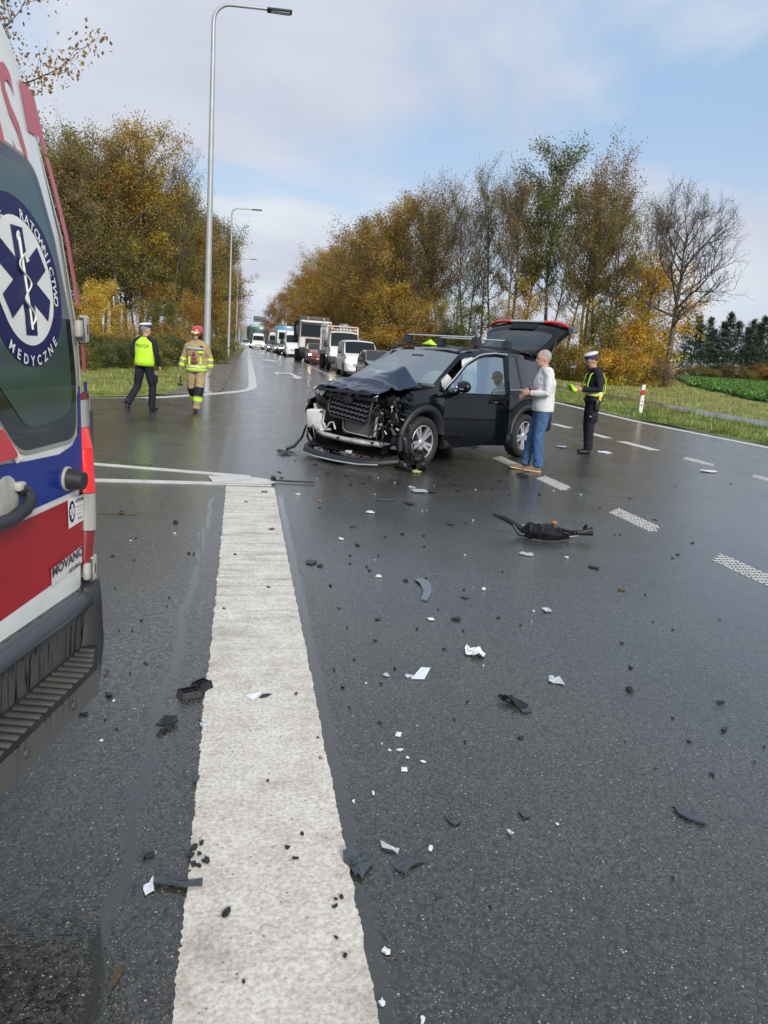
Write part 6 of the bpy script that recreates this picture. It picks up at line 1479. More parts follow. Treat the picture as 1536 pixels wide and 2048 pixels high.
# ------------------------------------------------------------------ people
M_skin = mat('skin', (0.52, 0.30, 0.21), 0.55, noise=.08, nscale=12)
M_navyc = mat('navy_cloth', (0.007, 0.009, 0.020), 0.85, noise=.25, nscale=14, bump=.4, bscale=25)
M_vest = mat('neon_vest', (0.50, 0.86, 0.03), 0.7, noise=.06, nscale=9, bump=.5, bscale=14)
M_vest_band = mat('neon_band', (0.66, 0.78, 0.22), 0.35)
M_tan = mat('tan_turnout', (0.36, 0.265, 0.135), 0.85, noise=.2, nscale=9, bump=.5, bscale=20)
M_hairg = mat('grey_hair', (0.22, 0.20, 0.18), 0.8, noise=.3, nscale=60)
M_hairb = mat('brown_hair', (0.05, 0.032, 0.02), 0.8)
M_capw = mat('cap_white', (0.72, 0.73, 0.74), 0.5); M_capb = mat('cap_blue', (0.02, 0.05, 0.25), 0.5)
M_boot = mat('boot_black', (0.015, 0.015, 0.016), 0.35)
M_helm = mat('helmet_red', (0.50, 0.025, 0.02), 0.2, coat=1.0); M_gold = mat('visor_gold', (0.85, 0.66, 0.33), 0.2, .7)
M_silvb = mat('reflective_silver', (0.42, 0.42, 0.40), .4, .3)
M_jean = mat('blue_denim', (0.045, 0.11, 0.24), 0.85, noise=.3, nscale=16, bump=.4, bscale=24)
M_shirt = mat('pale_jacket', (0.62, 0.62, 0.62), 0.8, noise=.12, nscale=6, bump=.5, bscale=14)
M_maroon = mat('maroon_cloth', (0.20, 0.06, 0.07), 0.8)
M_shoe = mat('brown_suede', (0.20, 0.13, 0.07), 0.85, noise=.15); M_sole = mat('shoe_sole', (0.62, 0.52, 0.38), 0.7)
V3 = Vector
def hand(parent, m, w, e, side, curl=.5, name='hand', s=1.0):
    """palm, four unequal fingers and a thumb leaving the side of the palm"""
    d = (V3(w) - V3(e)).normalized(); up = V3((0, 1, 0)) if abs(d.y) < .8 else V3((0, 0, 1))
    across = (up - d * up.dot(d)).normalized(); nrm = d.cross(across) * side        # palm normal points to the body
    w = V3(w); mb = MB()
    mb.tube([w - d * .02, w + d * .02 * s, w + d * .055 * s, w + d * .088 * s], [(.026 * s, .020 * s), (.034 * s, .018 * s), (.041 * s, .016 * s), (.039 * s, .013 * s)], 10, up=across)
    for k, L in enumerate((.074, .082, .077, .060)):
        b = w + d * .084 * s + across * (.029 - .0195 * k) * s; p = [b]; a = 0; dd = d
        for q in range(3):
            a += curl * (.55 + .15 * k * .4); dd = (d * math.cos(a) + nrm * math.sin(a)); p.append(p[-1] + dd * L * s * (.42, .32, .26)[q])
        mb.tube(p, [.0095 * s, .009 * s, .0082 * s, .0065 * s], 7)
    b = w + d * .025 * s + across * .032 * s; t1 = b + (d * .5 + across * .75 + nrm * .35).normalized() * .038 * s; t2 = t1 + (d * .8 + across * .25 + nrm * .5).normalized() * .032 * s
    mb.tube([b - across * .01, b, t1, t2], [.012 * s, .0125 * s, .011 * s, .008 * s], 7)
    return mb.build(name, m, parent)
def person(label, loc, facing, J, outfit, height=1.8):
    """facing = world direction angle in degrees; local +y is forward"""
    root = thing('person', label, 'person', loc, R(facing - 90)); root.scale = (height / 1.8,) * 3
    j = {k: V3(v) for k, v in J.items()}
    nk, hd = j['neck'], j['head']; hf = j.get('look', V3((0, 1, 0))).normalized(); hup = (hd - nk).normalized(); hup = (hup - hf * hup.dot(hf) * .3).normalized()
    hr = hf.cross(hup).normalized(); hu = hr.cross(hf).normalized()
    HM = Matrix((( *hr, 0), ( *hf, 0), ( *hu, 0), (0, 0, 0, 1))).transposed(); HM.translation = hd
    HM = Matrix.Translation(hd) @ Matrix(((hr.x, hf.x, hu.x), (hr.y, hf.y, hu.y), (hr.z, hf.z, hu.z))).to_4x4()
    b = MB()
    b.ell((0, -.008, .012), (.078, .098, .112), M=HM, seg=18, ring=14); b.ell((0, .022, -.05), (.060, .072, .065), M=HM, seg=14, ring=10)      # skull and jaw
    b.ell((0, .092, -.012), (.014, .022, .024), M=HM, seg=8, ring=6); b.ell((0, .078, -.06), (.026, .014, .010), M=HM, seg=8, ring=6); b.ell((0, .070, -.088), (.028, .022, .02), M=HM, seg=8, ring=6)
    for sd in (1, -1): b.ell((sd * .079, -.005, -.008), (.010, .018, .032), M=HM, seg=8, ring=6)
    b.ell((0, .072, .028), (.055, .020, .014), M=HM, seg=10, ring=6)
    b.tube([nk + V3((0, -.01, -.06)), nk + (hd - nk) * .55], [.062, .054], 12)
    pc, pw = j['pelvis'], j['chest']
    b.tube([pc + V3((0, 0, -.08)), pc + V3((0, 0, .06)), pc.lerp(pw, .5), pw, pw.lerp(nk, .6), nk], [(.15, .10), (.16, .105), (.14, .10), (.165, .11), (.12, .085), (.06, .06)], 16, up=(1, 0, 0))
    for s_ in 'LR':
        sh, el, wr, hp, kn, an, to = (j[k + s_] for k in ('sh', 'el', 'wr', 'hip', 'kn', 'an', 'toe'))
        b.tube([sh, sh.lerp(el, .5), el, el.lerp(wr, .4), wr], [.052, .047, .038, .038, .026], 10)
        b.tube([hp, hp.lerp(kn, .5), kn, kn.lerp(an, .35), an], [.082, .07, .052, .054, .036], 10)
        b.tube([an, an.lerp(to, .5)], [.028, .018], 8)
    body = remesh(b, 'body', M_skin, root, .0095, 2)
    for sd in (1, -1):
        e = MB(); e.ell((sd * .031, .084, .012), (.011, .008, .006), M=HM, seg=8, ring=6); e.build('eye', M_boot, body)
    # clothes
    o = outfit; jk = MB(); J_ = o.get('jacket', 1.0); hem = o.get('hem', .86)
    ph = V3((pc.x, pc.y, hem)); bl = o.get('bulk', 0.0)
    jk.tube([ph + V3((0, 0, -.0)), pc + V3((0, 0, .05)), pc.lerp(pw, .5), pw + V3((0, 0, -.02)), pw.lerp(nk, .45), nk + V3((0, -.01, -.015)), nk + V3((0, -.01, .035))],
            [(.185 + bl, .135 + bl), (.180 + bl, .135 + bl), (.172 + bl, .130 + bl), (.205 + bl, .142 + bl), (.178 + bl, .115 + bl * .6), (.088, .084), (.075, .075)], 20, up=(1, 0, 0))
    for s_ in 'LR': jk.tube([nk + V3((0, -.01, -.03)), nk.lerp(j['sh' + s_], .55) + V3((0, -.005, .012)), j['sh' + s_] + V3((0, 0, -.005))], [(.07, .075), (.066, .085), (.055, .075)], 12)
    for s_ in 'LR':
        sh, el, wr = j['sh' + s_], j['el' + s_], j['wr' + s_]; sl = o.get('sleeve', .062)
        jk.ell(sh + V3((0, 0, -.012)), (sl + .006,) * 3, seg=12, ring=8); jk.tube([sh, sh.lerp(el, .5), el, el.lerp(wr, .5), wr - (wr - el).normalized() * .01], [sl + .01, sl + .002, sl - .008, sl - .010, sl - .018], 12)
    jo = remesh(jk, o.get('jname', 'jacket'), o['jm'], root, .013, 2)
    tr = MB(); tw = o.get('leg', .085)
    tr.tube([pc + V3((0, 0, .10)), pc, pc + V3((0, 0, -.08))], [(.165, .125), (.175, .130), (.155, .12)], 16, up=(1, 0, 0))
    for s_ in 'LR':
        hp, kn, an = j['hip' + s_], j['kn' + s_], j['an' + s_]
        tr.ell(hp, (.098, .105, .11), seg=12, ring=8); tr.tube([hp, hp.lerp(kn, .5), kn, kn.lerp(an, .4), kn.lerp(an, .85), an + (an - kn).normalized() * .01], [.100, tw + .006, tw - .012, tw - .012, tw - .018, tw - .012], 12)
        for q in range(3): tr.ell(kn.lerp(an, .72 + .10 * q) + V3((0, .008 * (-1) ** q, 0)), (tw - .008, tw - .008, .022), seg=10, ring=6)
    to_ = remesh(tr, 'trousers', o['tm'], root, .013, 2)
    for s_ in 'LR':
        an, to = j['an' + s_], j['toe' + s_]; f = to - an; f.z = 0; f = f.normalized() if f.length > .01 else V3((0, 1, 0)); tz = to.z
        bt = MB(); heel = an + V3((0, 0, -.05)) - f * .045
        bt.tube([an + V3((0, 0, .10)), an + V3((0, 0, -.0))], [.052, .050], 10)
        bt.tube([heel, an.lerp(to, .25) + V3((0, 0, -.035)), an.lerp(to, .65) + V3((0, 0, -.018)), to, to + f * .035], [(.036, .045), (.040, .048), (.043, .036), (.044, .030), (.024, .018)], 12, up=(0, 0, 1) if False else tuple((V3((0, 0, 1)).cross(f))))
        bo = remesh(bt, o.get('shoe', 'boot'), o['sm'], root, .010, 2)
        if o.get('sole'):
            so = MB(); d_ = (to - heel).normalized(); so.tube([heel + V3((0, 0, -.03)), heel.lerp(to, .5) + V3((0, 0, -.028)), to + V3((0, 0, -.022)), to + f * .04 + V3((0, 0, -.012))], [(.040, .013), (.042, .013), (.048, .012), (.03, .008)], 12, up=tuple(V3((0, 0, 1)).cross(f))); so.build('sole', o['sole'], bo)
        hand(root, o.get('gm', M_skin), j['wr' + s_], j['el' + s_], 1 if s_ == 'L' else -1, o.get('curl', .5), o.get('gname', 'hand'), o.get('gs', 1.0))
    return root, j, HM, dict(body=body, jacket=jo, trousers=to_)
def band(root, name, a, b_, t0, t1, r, m, n=14):
    a, b_ = V3(a), V3(b_); q = MB(); q.tube([a.lerp(b_, t0), a.lerp(b_, t1)], [r, r], n, caps=True); return q.build(name, m, root)
def torso_ring(root, name, j, z0, z1, rx, ry, m, cy=0):
    q = MB(); c = j['pelvis'].lerp(j['chest'], max(0, min(1, ((z0 + z1) / 2 - j['pelvis'].z) / (j['chest'].z - j['pelvis'].z)))); q.tube([V3((c.x, c.y, z0)), V3((c.x, c.y, (z0 + z1) / 2)), V3((c.x, c.y, z1))], [(rx, ry), (rx + .003, ry + .003), (rx, ry)], 24, up=(1, 0, 0), caps=True); return q.build(name, m, root)
def police_cap(root, HM, M_band=None):
    c = MB(); c.ell((0, -.004, .118), (.128, .135, .038), M=HM @ Matrix.Rotation(R(8), 4, 'X'), seg=24, ring=10); co = c.build('cap', M_capw, root)
    c = MB(); c.tube([HM @ V3((0, -.008, .062)), HM @ V3((0, -.006, .108))], [(.088, .104), (.100, .116)], 24, up=tuple((HM.to_3x3() @ V3((1, 0, 0))))); c.build('cap_band', M_band or M_capb, co)
    c = MB(); c.ell((0, .105, .062), (.072, .052, .009), M=HM @ Matrix.Rotation(R(-22), 4, 'X'), seg=14, ring=6); c.build('cap_peak', M_boot, co); return co
def hair(root, HM, m, thick=.006):
    h_ = MB(); h_.ell((0, -.026, .030), (.080 + thick, .090 + thick, .092 + thick), M=HM, seg=16, ring=12); return h_.build('hair', m, root)

# officer walking away in the neon vest
J = dict(pelvis=(0, 0, .97), chest=(.0, .02, 1.32), neck=(.0, .03, 1.50), head=(.01, .05, 1.655), look=(.75, .62, -.05),
         shL=(-.19, .02, 1.43), elL=(-.26, -.02, 1.16), wrL=(-.20, .16, 1.02), shR=(.19, .02, 1.43), elR=(.27, .0, 1.16), wrR=(.29, .10, .93),
         hipL=(-.09, 0, .92), knL=(-.16, .02, .50), anL=(-.28, -.20, .13), toeL=(-.30, -.09, .035), hipR=(.09, 0, .92), knR=(.14, .10, .50), anR=(.12, .10, .085), toeR=(.17, .25, .04))
c1, j, HM, P_ = person('police officer in a neon POLICJA vest and white cap walking away', (-2.16, 17.0, 0), 72, J, dict(jm=M_navyc, tm=M_navyc, sm=M_boot, hem=.90, bulk=.01, leg=.092), 1.80)
v = MB(); rz = [(.925, .212, .158), (1.02, .210, .160), (1.16, .203, .158), (1.30, .212, .165), (1.40, .200, .150), (1.47, .150, .115), (1.515, .092, .092)]
v.tube([V3((0, np.interp(z, [.97, 1.32, 1.5], [0, .02, .03]), z)) for z, a, b in rz], [(a, b) for z, a, b in rz], 28, up=(1, 0, 0), caps=False); vo = v.build('vest', M_vest, c1); vo.modifiers.new('s', 'SOLIDIFY').thickness = .008
vs, fs = text_mesh('POLICJA', .092, bold=.002, xs=.92); tm = MB()
out = []
for x, y, z in vs:
    zz = 1.335 + y; a = float(np.interp(zz, [r_[0] for r_ in rz], [r_[1] for r_ in rz])); b_ = float(np.interp(zz, [r_[0] for r_ in rz], [r_[2] for r_ in rz])); cy = float(np.interp(zz, [.97, 1.32, 1.5], [0, .02, .03]))
    an = x / a; out.append((a * math.sin(an) * 1.03, cy - b_ * math.cos(an) * 1.045, zz))
tm.add(out, fs); tm.build('lettering', mat('olive_print', (.10, .11, .02), .7), vo)
police_cap(c1, HM, M_capb); hair(c1, HM, M_hairg)
pk = MB(); pk.box((.235, .05, .66), (.04, .13, .17), bev=.015); pk.build('cargo_pocket', M_navyc, c1)

# firefighter walking towards the camera
J = dict(pelvis=(0, 0, .98), chest=(.0, .0, 1.32), neck=(.0, .01, 1.50), head=(.0, .04, 1.65), look=(.22, 1, -.08),
         shL=(-.175, 0, 1.41), elL=(-.275, -.03, 1.16), wrL=(-.30, .06, .93), shR=(.175, 0, 1.405), elR=(.275, -.02, 1.16), wrR=(.32, .05, .93),
         hipL=(-.10, 0, .93), knL=(-.10, .16, .52), anL=(-.045, .16, .105), toeL=(-.05, .30, .055), hipR=(.10, 0, .93), knR=(.095, -.02, .52), anR=(.05, -.28, .17), toeR=(.05, -.16, .05))
f1, j, HM, P_ = person('firefighter in tan turnout gear and a red helmet walking towards the camera', (-1.10, 17.05, 0), 262, J, dict(jm=M_tan, tm=M_tan, sm=M_boot, hem=.86, bulk=.035, sleeve=.074, leg=.10, gm=mat('glove_tan', (.30, .24, .15), .8), gname='glove', gs=1.15, curl=.6), 1.80)
for z0 in (.90, .965): torso_ring(f1, 'neon_stripe', j, z0, z0 + .042, .226, .178, M_vest_band if z0 > .95 else M_vest)
torso_ring(f1, 'reflective_stripe', j, .945, .962, .225, .177, M_silvb)
q = MB(); q.tube([V3((-.17, .155, 1.36)), V3((0, .187, 1.345)), V3((.17, .155, 1.36))], [(.035, .008)] * 3, 6, up=(0, 0, 1)); q.build('chest_stripe', M_silvb, f1)
for sd, s_ in ((-1, 'L'), (1, 'R')):
    band(f1, 'neon_stripe', j['el' + s_], j['wr' + s_], .12, .26, .074, M_vest); band(f1, 'neon_stripe', j['el' + s_], j['wr' + s_], .62, .78, .066, M_vest); band(f1, 'reflective_stripe', j['el' + s_], j['wr' + s_], .27, .32, .073, M_silvb)
    band(f1, 'neon_stripe', j['kn' + s_], j['an' + s_], .42, .60, .098, M_vest); band(f1, 'reflective_stripe', j['kn' + s_], j['an' + s_], .61, .66, .096, M_silvb)
    band(f1, 'knee_guard', j['kn' + s_], j['an' + s_], -.10, .34, .097, M_boot)
    q = MB(); q.box((sd * .115, .182, 1.10), (.035, .012, .16)); q.build('neon_stripe', M_vest, f1)
q = MB(); q.box((-.12, .182, 1.28), (.10, .014, .045), bev=.004); q.build('neon_badge', M_vest, f1); q = MB(); q.box((-.13, .174, 1.395), (.075, .02, .03), bev=.004); q.build('name_badge', M_boot, f1)
q = MB(); q.ell((.02, .195, 1.24), (.035, .022, .05)); q.ell((.015, .20, 1.15), (.05, .03, .05)); q.ell((-.005, .198, 1.08), (.055, .028, .045)); q.ell((.04, .20, 1.09), (.03, .025, .05)); q.build('chest_gloves', M_maroon, f1)
h_ = MB(); h_.ell((0, -.01, .055), (.125, .150, .118), M=HM, seg=24, ring=14); ho = h_.build('helmet', M_helm, f1)
h_ = MB(); h_.ell((0, .055, .055), (.105, .105, .05), M=HM @ Matrix.Rotation(R(-12), 4, 'X'), seg=20, ring=10); h_.build('helmet_visor', M_gold, ho)
h_ = MB(); h_.tube([HM @ V3((0, -.02, .03)), HM @ V3((0, -.03, -.09))], [(.115, .115), (.105, .085)], 16, up=(1, 0, 0), caps=False); h_.build('neck_guard', M_boot, ho)
h_ = MB(); h_.ell((.085, .03, -.075), (.02, .03, .03), M=HM); h_.build('chin_strap', M_silvb, ho)
q = MB(); q.tube([j['wrR'] + V3((0, .02, -.12)), j['wrR'] + V3((.0, .03, -.32))], [.016, .012], 8); q.box(j['wrR'] + V3((0, .03, -.35)), (.10, .06, .05), bev=.01); tq = q.build('hand_tool', M_boot, f1)

# officer on the right, looking down at his notes
J = dict(pelvis=(0, -.02, .97), chest=(.0, -.02, 1.31), neck=(.0, .02, 1.495), head=(.0, .085, 1.635), look=(0, .80, -.42),
         shL=(-.19, 0, 1.42), elL=(-.24, -.02, 1.14), wrL=(-.13, .25, 1.13), shR=(.19, 0, 1.42), elR=(.24, -.01, 1.14), wrR=(.10, .24, 1.15),
         hipL=(-.09, -.02, .92), knL=(-.10, .02, .50), anL=(-.10, .0, .085), toeL=(-.12, .16, .035), hipR=(.09, -.02, .92), knR=(.10, -.01, .50), anR=(.09, -.07, .085), toeR=(.11, .09, .035))
c2, j, HM, P_ = person('police officer in white cap and neon harness reading beside the wrecked car', (6.02, 13.0, 0), 176, J, dict(jm=M_navyc, tm=M_navyc, sm=M_boot, hem=.90, bulk=.008, leg=.092), 1.80)
torso_ring(c2, 'neon_belt', j, 1.03, 1.105, .196, .155, M_vest_band); torso_ring(c2, 'duty_belt', j, .94, .985, .205, .16, M_boot)
for sd in (1, -1):
    q = MB(); q.tube([V3((sd * .10, .145, 1.08)), V3((sd * .11, .150, 1.25)), V3((sd * .115, .115, 1.40)), V3((sd * .115, .0, 1.48)), V3((sd * .11, -.11, 1.42)), V3((sd * .11, -.172, 1.30)), V3((sd * .10, -.172, 1.08))], [(.022, .010)] * 7, 6, up=(1, 0, 0)); q.build('shoulder_strap', M_vest, c2)
q = MB(); q.box((.0, .40, 1.14), (.20, .05, .13), rot=(-.5, 0, 0), bev=.02); q.ell((-.05, .36, 1.11), (.07, .06, .05)); q.build('neon_notepad', M_vest, c2)
q = MB(); q.box((-.215, -.06, 1.0), (.035, .05, .11), bev=.01); q.build('yellow_taser', mat('taser_yellow', (.75, .55, .05), .4), c2)
q = MB(); q.box((-.225, -.02, .88), (.05, .08, .18), bev=.015); q.build('holster', M_boot, c2)
vs, fs = text_mesh('POLICJA', .035, bold=.001); q = MB(); q.add([(-.202, .01 - x, .67 + y) for x, y, z in vs], fs); q.build('lettering', M_capw, c2)
q = MB(); q.box((-.193, -.01, .66), (.025, .13, .16), bev=.01); q.build('cargo_pocket', M_navyc, c2)
police_cap(c2, HM, M_capb); hair(c2, HM, M_hairb)

# man beside the rear door
J = dict(pelvis=(0, 0, .96), chest=(.0, .01, 1.30), neck=(.0, .03, 1.48), head=(.0, .07, 1.625), look=(-.1, 1, -.15),
         shL=(-.19, 0, 1.41), elL=(-.25, .02, 1.14), wrL=(-.12, .24, 1.13), shR=(.19, 0, 1.41), elR=(.25, .0, 1.14), wrR=(.16, .22, 1.08),
         hipL=(-.09, 0, .91), knL=(-.095, .05, .49), anL=(-.09, .0, .085), toeL=(-.09, .18, .045), hipR=(.09, 0, .91), knR=(.09, .09, .50), anR=(.08, .16, .085), toeR=(.08, .34, .045))
m1, j, HM, P_ = person('man in a pale jacket, blue jeans and brown shoes beside the open car door', (4.12, 10.46, 0), 172, J, dict(jm=M_shirt, tm=M_jean, sm=M_shoe, sole=M_sole, shoe='shoe', hem=.88, bulk=.02, leg=.088), 1.76)
hair(m1, HM, mat('white_hair', (.33, .31, .29), .9, noise=.35, nscale=70, bump=1.0, bscale=90))
q = MB(); q.box((.0, .20, 1.14), (.20, .05, .14), bev=.02); q.build('maroon_pouch', M_maroon, m1)

# cloth creases: broad soft relief on the woven materials
for nm_, dist_, sc_ in (('navy_cloth', .030, 9), ('neon_vest', .020, 7), ('tan_turnout', .035, 8), ('blue_denim', .030, 9), ('pale_jacket', .035, 7)):
    for n_ in MATS[nm_].node_tree.nodes:
        if n_.type == 'BUMP': n_.inputs['Distance'].default_value = dist_; n_.inputs['Strength'].default_value = .75; n_.inputs['Height'].links[0].from_node.inputs['Scale'].default_value = sc_; n_.inputs['Height'].links[0].from_node.inputs['Distortion'].default_value = 1.2
# ------------------------------------------------------------------ lamp posts, signs, posts
M_pole = mat('lamp_post_grey', (0.40, 0.42, 0.43), 0.42, 0.35, noise=.08, nscale=4)
def lamp_post(x, y, label):
    root = thing('street_lamp', label, 'street lamp', (x, y, float(hgt(y))), 0, 'street lamps along the left verge')
    p = MB(); zt = 10.42
    p.tube([(0, 0, -.2), (0, 0, 1.4), (0, 0, 6), (0, 0, zt - .45)], [.105, .100, .075, .055], 14); arc = [(.45 - .45 * math.cos(R(a)), 0, zt - .45 + .45 * math.sin(R(a))) for a in range(0, 91, 15)]
    p.tube(arc, [.055, .054, .052, .05, .048, .046, .045], 12); p.tube([(.45, 0, zt), (1.45, 0, zt + .03)], [.045, .040], 10); p.build('pole', M_pole, root)
    h_ = MB(); h_.box((1.75, 0, zt + .02), (.68, .26, .07), rot=(0, R(-2), 0), bev=.025); ho = h_.build('lamp_head', M_black, root)
    l_ = MB(); l_.box((1.78, 0, zt - .02), (.5, .2, .012)); l_.build('lamp_glass', M_lampoff, ho)
    d = MB(); d.box((.0, -.098, .75), (.09, .02, .32), bev=.004); d.build('service_door', M_pole, root)
    b = MB(); b.tube([(0, 0, -.1), (0, 0, .05)], [.17, .17], 12); b.build('base', M_steel, root)
    return root
lx0, lx1 = -1.19, -1.55
for i in range(10):
    Y = 23.6 + 35.2 * i; x = float(np.interp(i, [0, 1, 2, 3, 9], [-1.24, -1.55, -1.62, -1.66, -1.7]))
    lamp_post(x, Y, 'tall grey street lamp behind the firefighter' if i == 0 else 'tall grey street lamp on the left verge')
# sign gantry
g = thing('road_sign', 'dark overhead direction board seen from behind on an arm over the road', 'road sign', (-2.1, 150, float(hgt(150))))
p = MB(); p.tube([(0, 0, -.2), (0, 0, 6.0)], [.16, .13], 10); p.tube([(0, 0, 5.6), (2.6, 0, 5.55)], [.10, .09], 8); p.build('post', M_pole, g)
p = MB(); p.box((3.75, 0, 5.45), (2.3, .12, 1.0), bev=.02); bo = p.build('board', mat('sign_back_green', (.035, .06, .055), .5), g)
for k in range(3): q = MB(); q.box((3.75, -.09, 5.15 + .3 * k), (2.2, .05, .06)); q.build('rail', M_pole, bo)
for px, Y, hh, col in ((471, 118, 1.0, M_wht_pl), (463.5, 90, 1.6, M_black)):
    q = D(px, 690, Y); t = thing('delineator_post' if hh < 1.2 else 'small_sign', 'white marker post on the far left verge' if hh < 1.2 else 'small dark sign on a white post on the left verge', 'post', (q.x, Y, float(hgt(Y))))
    m_ = MB(); m_.box((0, 0, hh / 2), (.14, .08, hh), bev=.02); m_.build('post', M_wht_pl, t)
    if hh > 1.2: m_ = MB(); m_.box((0, -.05, hh + .1), (.6, .04, .5), bev=.01); m_.build('sign_plate', M_black, t)
# red and white delineator on the right
dl_ = G(1280, 834); t = thing('delineator_post', 'white kilometre marker post with a slanted red band on the right verge', 'post', (dl_.x, dl_.y, float(hgt(dl_.y)) + .01)); w = .062
M_post = mat('post_white', (.72, .72, .66), .5, dirt=.3, dirtcol=(.3, .3, .2)); 
m_ = MB(); hgt1 = 1.04; V = [(-w, 0, 0), (w, 0, 0), (w, 0, hgt1), (-w, 0, hgt1 - .045)]; V += [(x * .6, .10, z) for x, y, z in V]
m_.add(V, [(0, 1, 2, 3), (7, 6, 5, 4), (0, 4, 5, 1), (1, 5, 6, 2), (2, 6, 7, 3), (3, 7, 4, 0)]); po = m_.build('post', M_post, t)
m_ = MB(); z0, z1 = .68, .86; m_.add([(-w - .003, -.004, z0 - .02), (w + .003, -.004, z0 + .02), (w + .003, -.004, z1 + .02), (-w - .003, -.004, z1 - .02), (-w * .6 - .004, .105, z0 - .02), (w * .6 + .004, .105, z0 + .02), (w * .6 + .004, .105, z1 + .02), (-w * .6 - .004, .105, z1 - .02)], [(0, 1, 2, 3), (7, 6, 5, 4), (0, 4, 5, 1), (1, 5, 6, 2), (2, 6, 7, 3), (3, 7, 4, 0)]); m_.build('red_band', M_redl if False else mat('post_red', (.50, .02, .03), .45), t)
for tx, zz, sz in (('8', .345, .12), ('100', .475, .05)):
    vs, fs = text_mesh(tx, sz, bold=.001); m_ = MB(); m_.add([(x, -.006, zz + y) for x, y, z in vs], fs); m_.build('lettering', M_black, t)

# ------------------------------------------------------------------ debris on the asphalt
rb = random.Random(23)
MD = dict(k=mat('debris_black', (0.012, 0.013, 0.015), 0.35, noise=.4, nscale=60, bump=.3, bscale=120), g=mat('debris_grey', (0.055, 0.065, 0.075), 0.4, noise=.2, nscale=40, bump=.15), w=mat('debris_white', (0.78, 0.79, 0.78), 0.4, noise=.05),
          c=mat('debris_clear', (0.50, 0.54, 0.56), 0.12, spec=.8), s=M_silver, o=mat('debris_amber', (0.34, 0.13, 0.04), 0.3), p=mat('paper', (0.74, 0.78, 0.84), 0.7), y=mat('dead_leaf', (0.10, 0.065, 0.03), 0.5), b=mat('blue_grey_trim', (0.14, 0.17, 0.20), 0.35), l=mat('lime_plastic', (0.62, 0.70, 0.30), .2))
def chip_mesh(n, L, Wd, th, jag=.3, curve=0.0):
    """jagged plate: outline with torn, concave edges, bent and with thickness"""
    n = max(4, n); out = []; k = n if jag < .16 else n + 3
    for i in range(k):
        a = 2 * math.pi * (i + (rb.uniform(-.33, .33) if jag >= .16 else 0)) / k + (math.pi / 4 if n == 4 and jag < .16 else 0)
        r_ = 1.0 if jag < .16 else rb.choice([1.0, 1.05, .95, .62, .8, .55]); r_ *= 1 + rb.uniform(-jag, jag) * .5
        sq = 1 / max(abs(math.cos(a)), abs(math.sin(a))) if (n == 4 and jag < .16) else 1
        out.append((L / 2 * math.cos(a) * r_ * sq * (.75 if sq > 1 else 1), Wd / 2 * math.sin(a) * r_ * sq * (.75 if sq > 1 else 1)))
    if jag >= .16: sk = rb.uniform(-.5, .5); out = [(x, y + sk * x * Wd / L) for x, y in out]
    n = k; tl = rb.uniform(-.16, .16); tw = rb.uniform(-.16, .16)
    bend = lambda x, y: curve * (x * x) / (L * .25) + abs(tl * x) + abs(tw * y)
    top = [(x, y, min(th, .006) + bend(x, y)) for x, y in out]; bot = [(x * .98, y * .98, bend(x, y) * .98) for x, y in out]
    V = bot + top + [(0, 0, th)] + [(0, 0, 0)]; c, c2 = 2 * n, 2 * n + 1
    F = [(n + i, n + (i + 1) % n, c) for i in range(n)] + [((i + 1) % n, i, c2) for i in range(n)] + [(i, (i + 1) % n, n + (i + 1) % n, n + i) for i in range(n)]
    return V, F
def on_line(p): return -.17 < p.x < .34 and p.y < 8.3
def chip(px, py, wpx, hpx, col, label=None, th=None, rot=None, n=None, jag=.35, curve=0.0, name='fragment', tilt=0.0, cat='debris'):
    """a piece lying on the road; wpx, hpx = its size in the photograph"""
    p = G(px, py); dist = math.hypot(p.y, p.x) ; zc = abs((CM.T @ np.array([p.x, p.y, -CAMH]))[2]); L = max(.012, wpx / FPX * zc)
    sl = CAMH / math.hypot(dist, CAMH); Wd = max(.008, hpx / FPX * zc / max(.25, sl)); Wd = min(Wd, L * 1.4) if hpx < wpx * 1.5 else Wd
    th = th if th is not None else min(.02, .18 * min(L, Wd) + .003)
    V, F = chip_mesh(n or rb.choice([5, 6, 7, 8]), L, Wd, th, jag, curve)
    mb = MB(); mb.add(V, F, False); o = mb.build(name, MD[col], None, (p.x, p.y, .0055 if on_line(p) else .002), (rb.uniform(-tilt, tilt), rb.uniform(-tilt, tilt), R(rot) if rot is not None else rb.uniform(-.5, .5)))
    cname = dict(k='black plastic', g='dark grey plastic', w='white', c='clear plastic', s='silver', o='amber plastic', p='white paper', y='brown leaf', l='lime plastic')[col]
    zone = 'on the white line' if on_line(p) else 'left of the white line' if p.x < 0 else 'close to the wreck' if p.y > 8.4 else 'on the right carriageway' if p.x > 3 else 'in the foreground' if p.y < 3 else 'midway to the wreck'
    tag(o, label or 'small %s fragment scattered %s' % (cname, zone), cat, None if label else 'small %s fragments scattered on the asphalt' % cname); return o
def compound(px, py, label, pieces, rz=0.0, name='car_part', z=.003):
    """a part made of several plates, tubes and ribs; pieces = list of (kind, args, colour, part name)"""
    p = G(px, py); t = thing(name, label, 'debris', (p.x, p.y, z), rz)
    for kind, args, col, pn in pieces:
        mb = MB(); getattr(mb, kind)(*args[0], **args[1]); mb.build(pn, MD[col] if isinstance(col, str) else col, t)
    return t

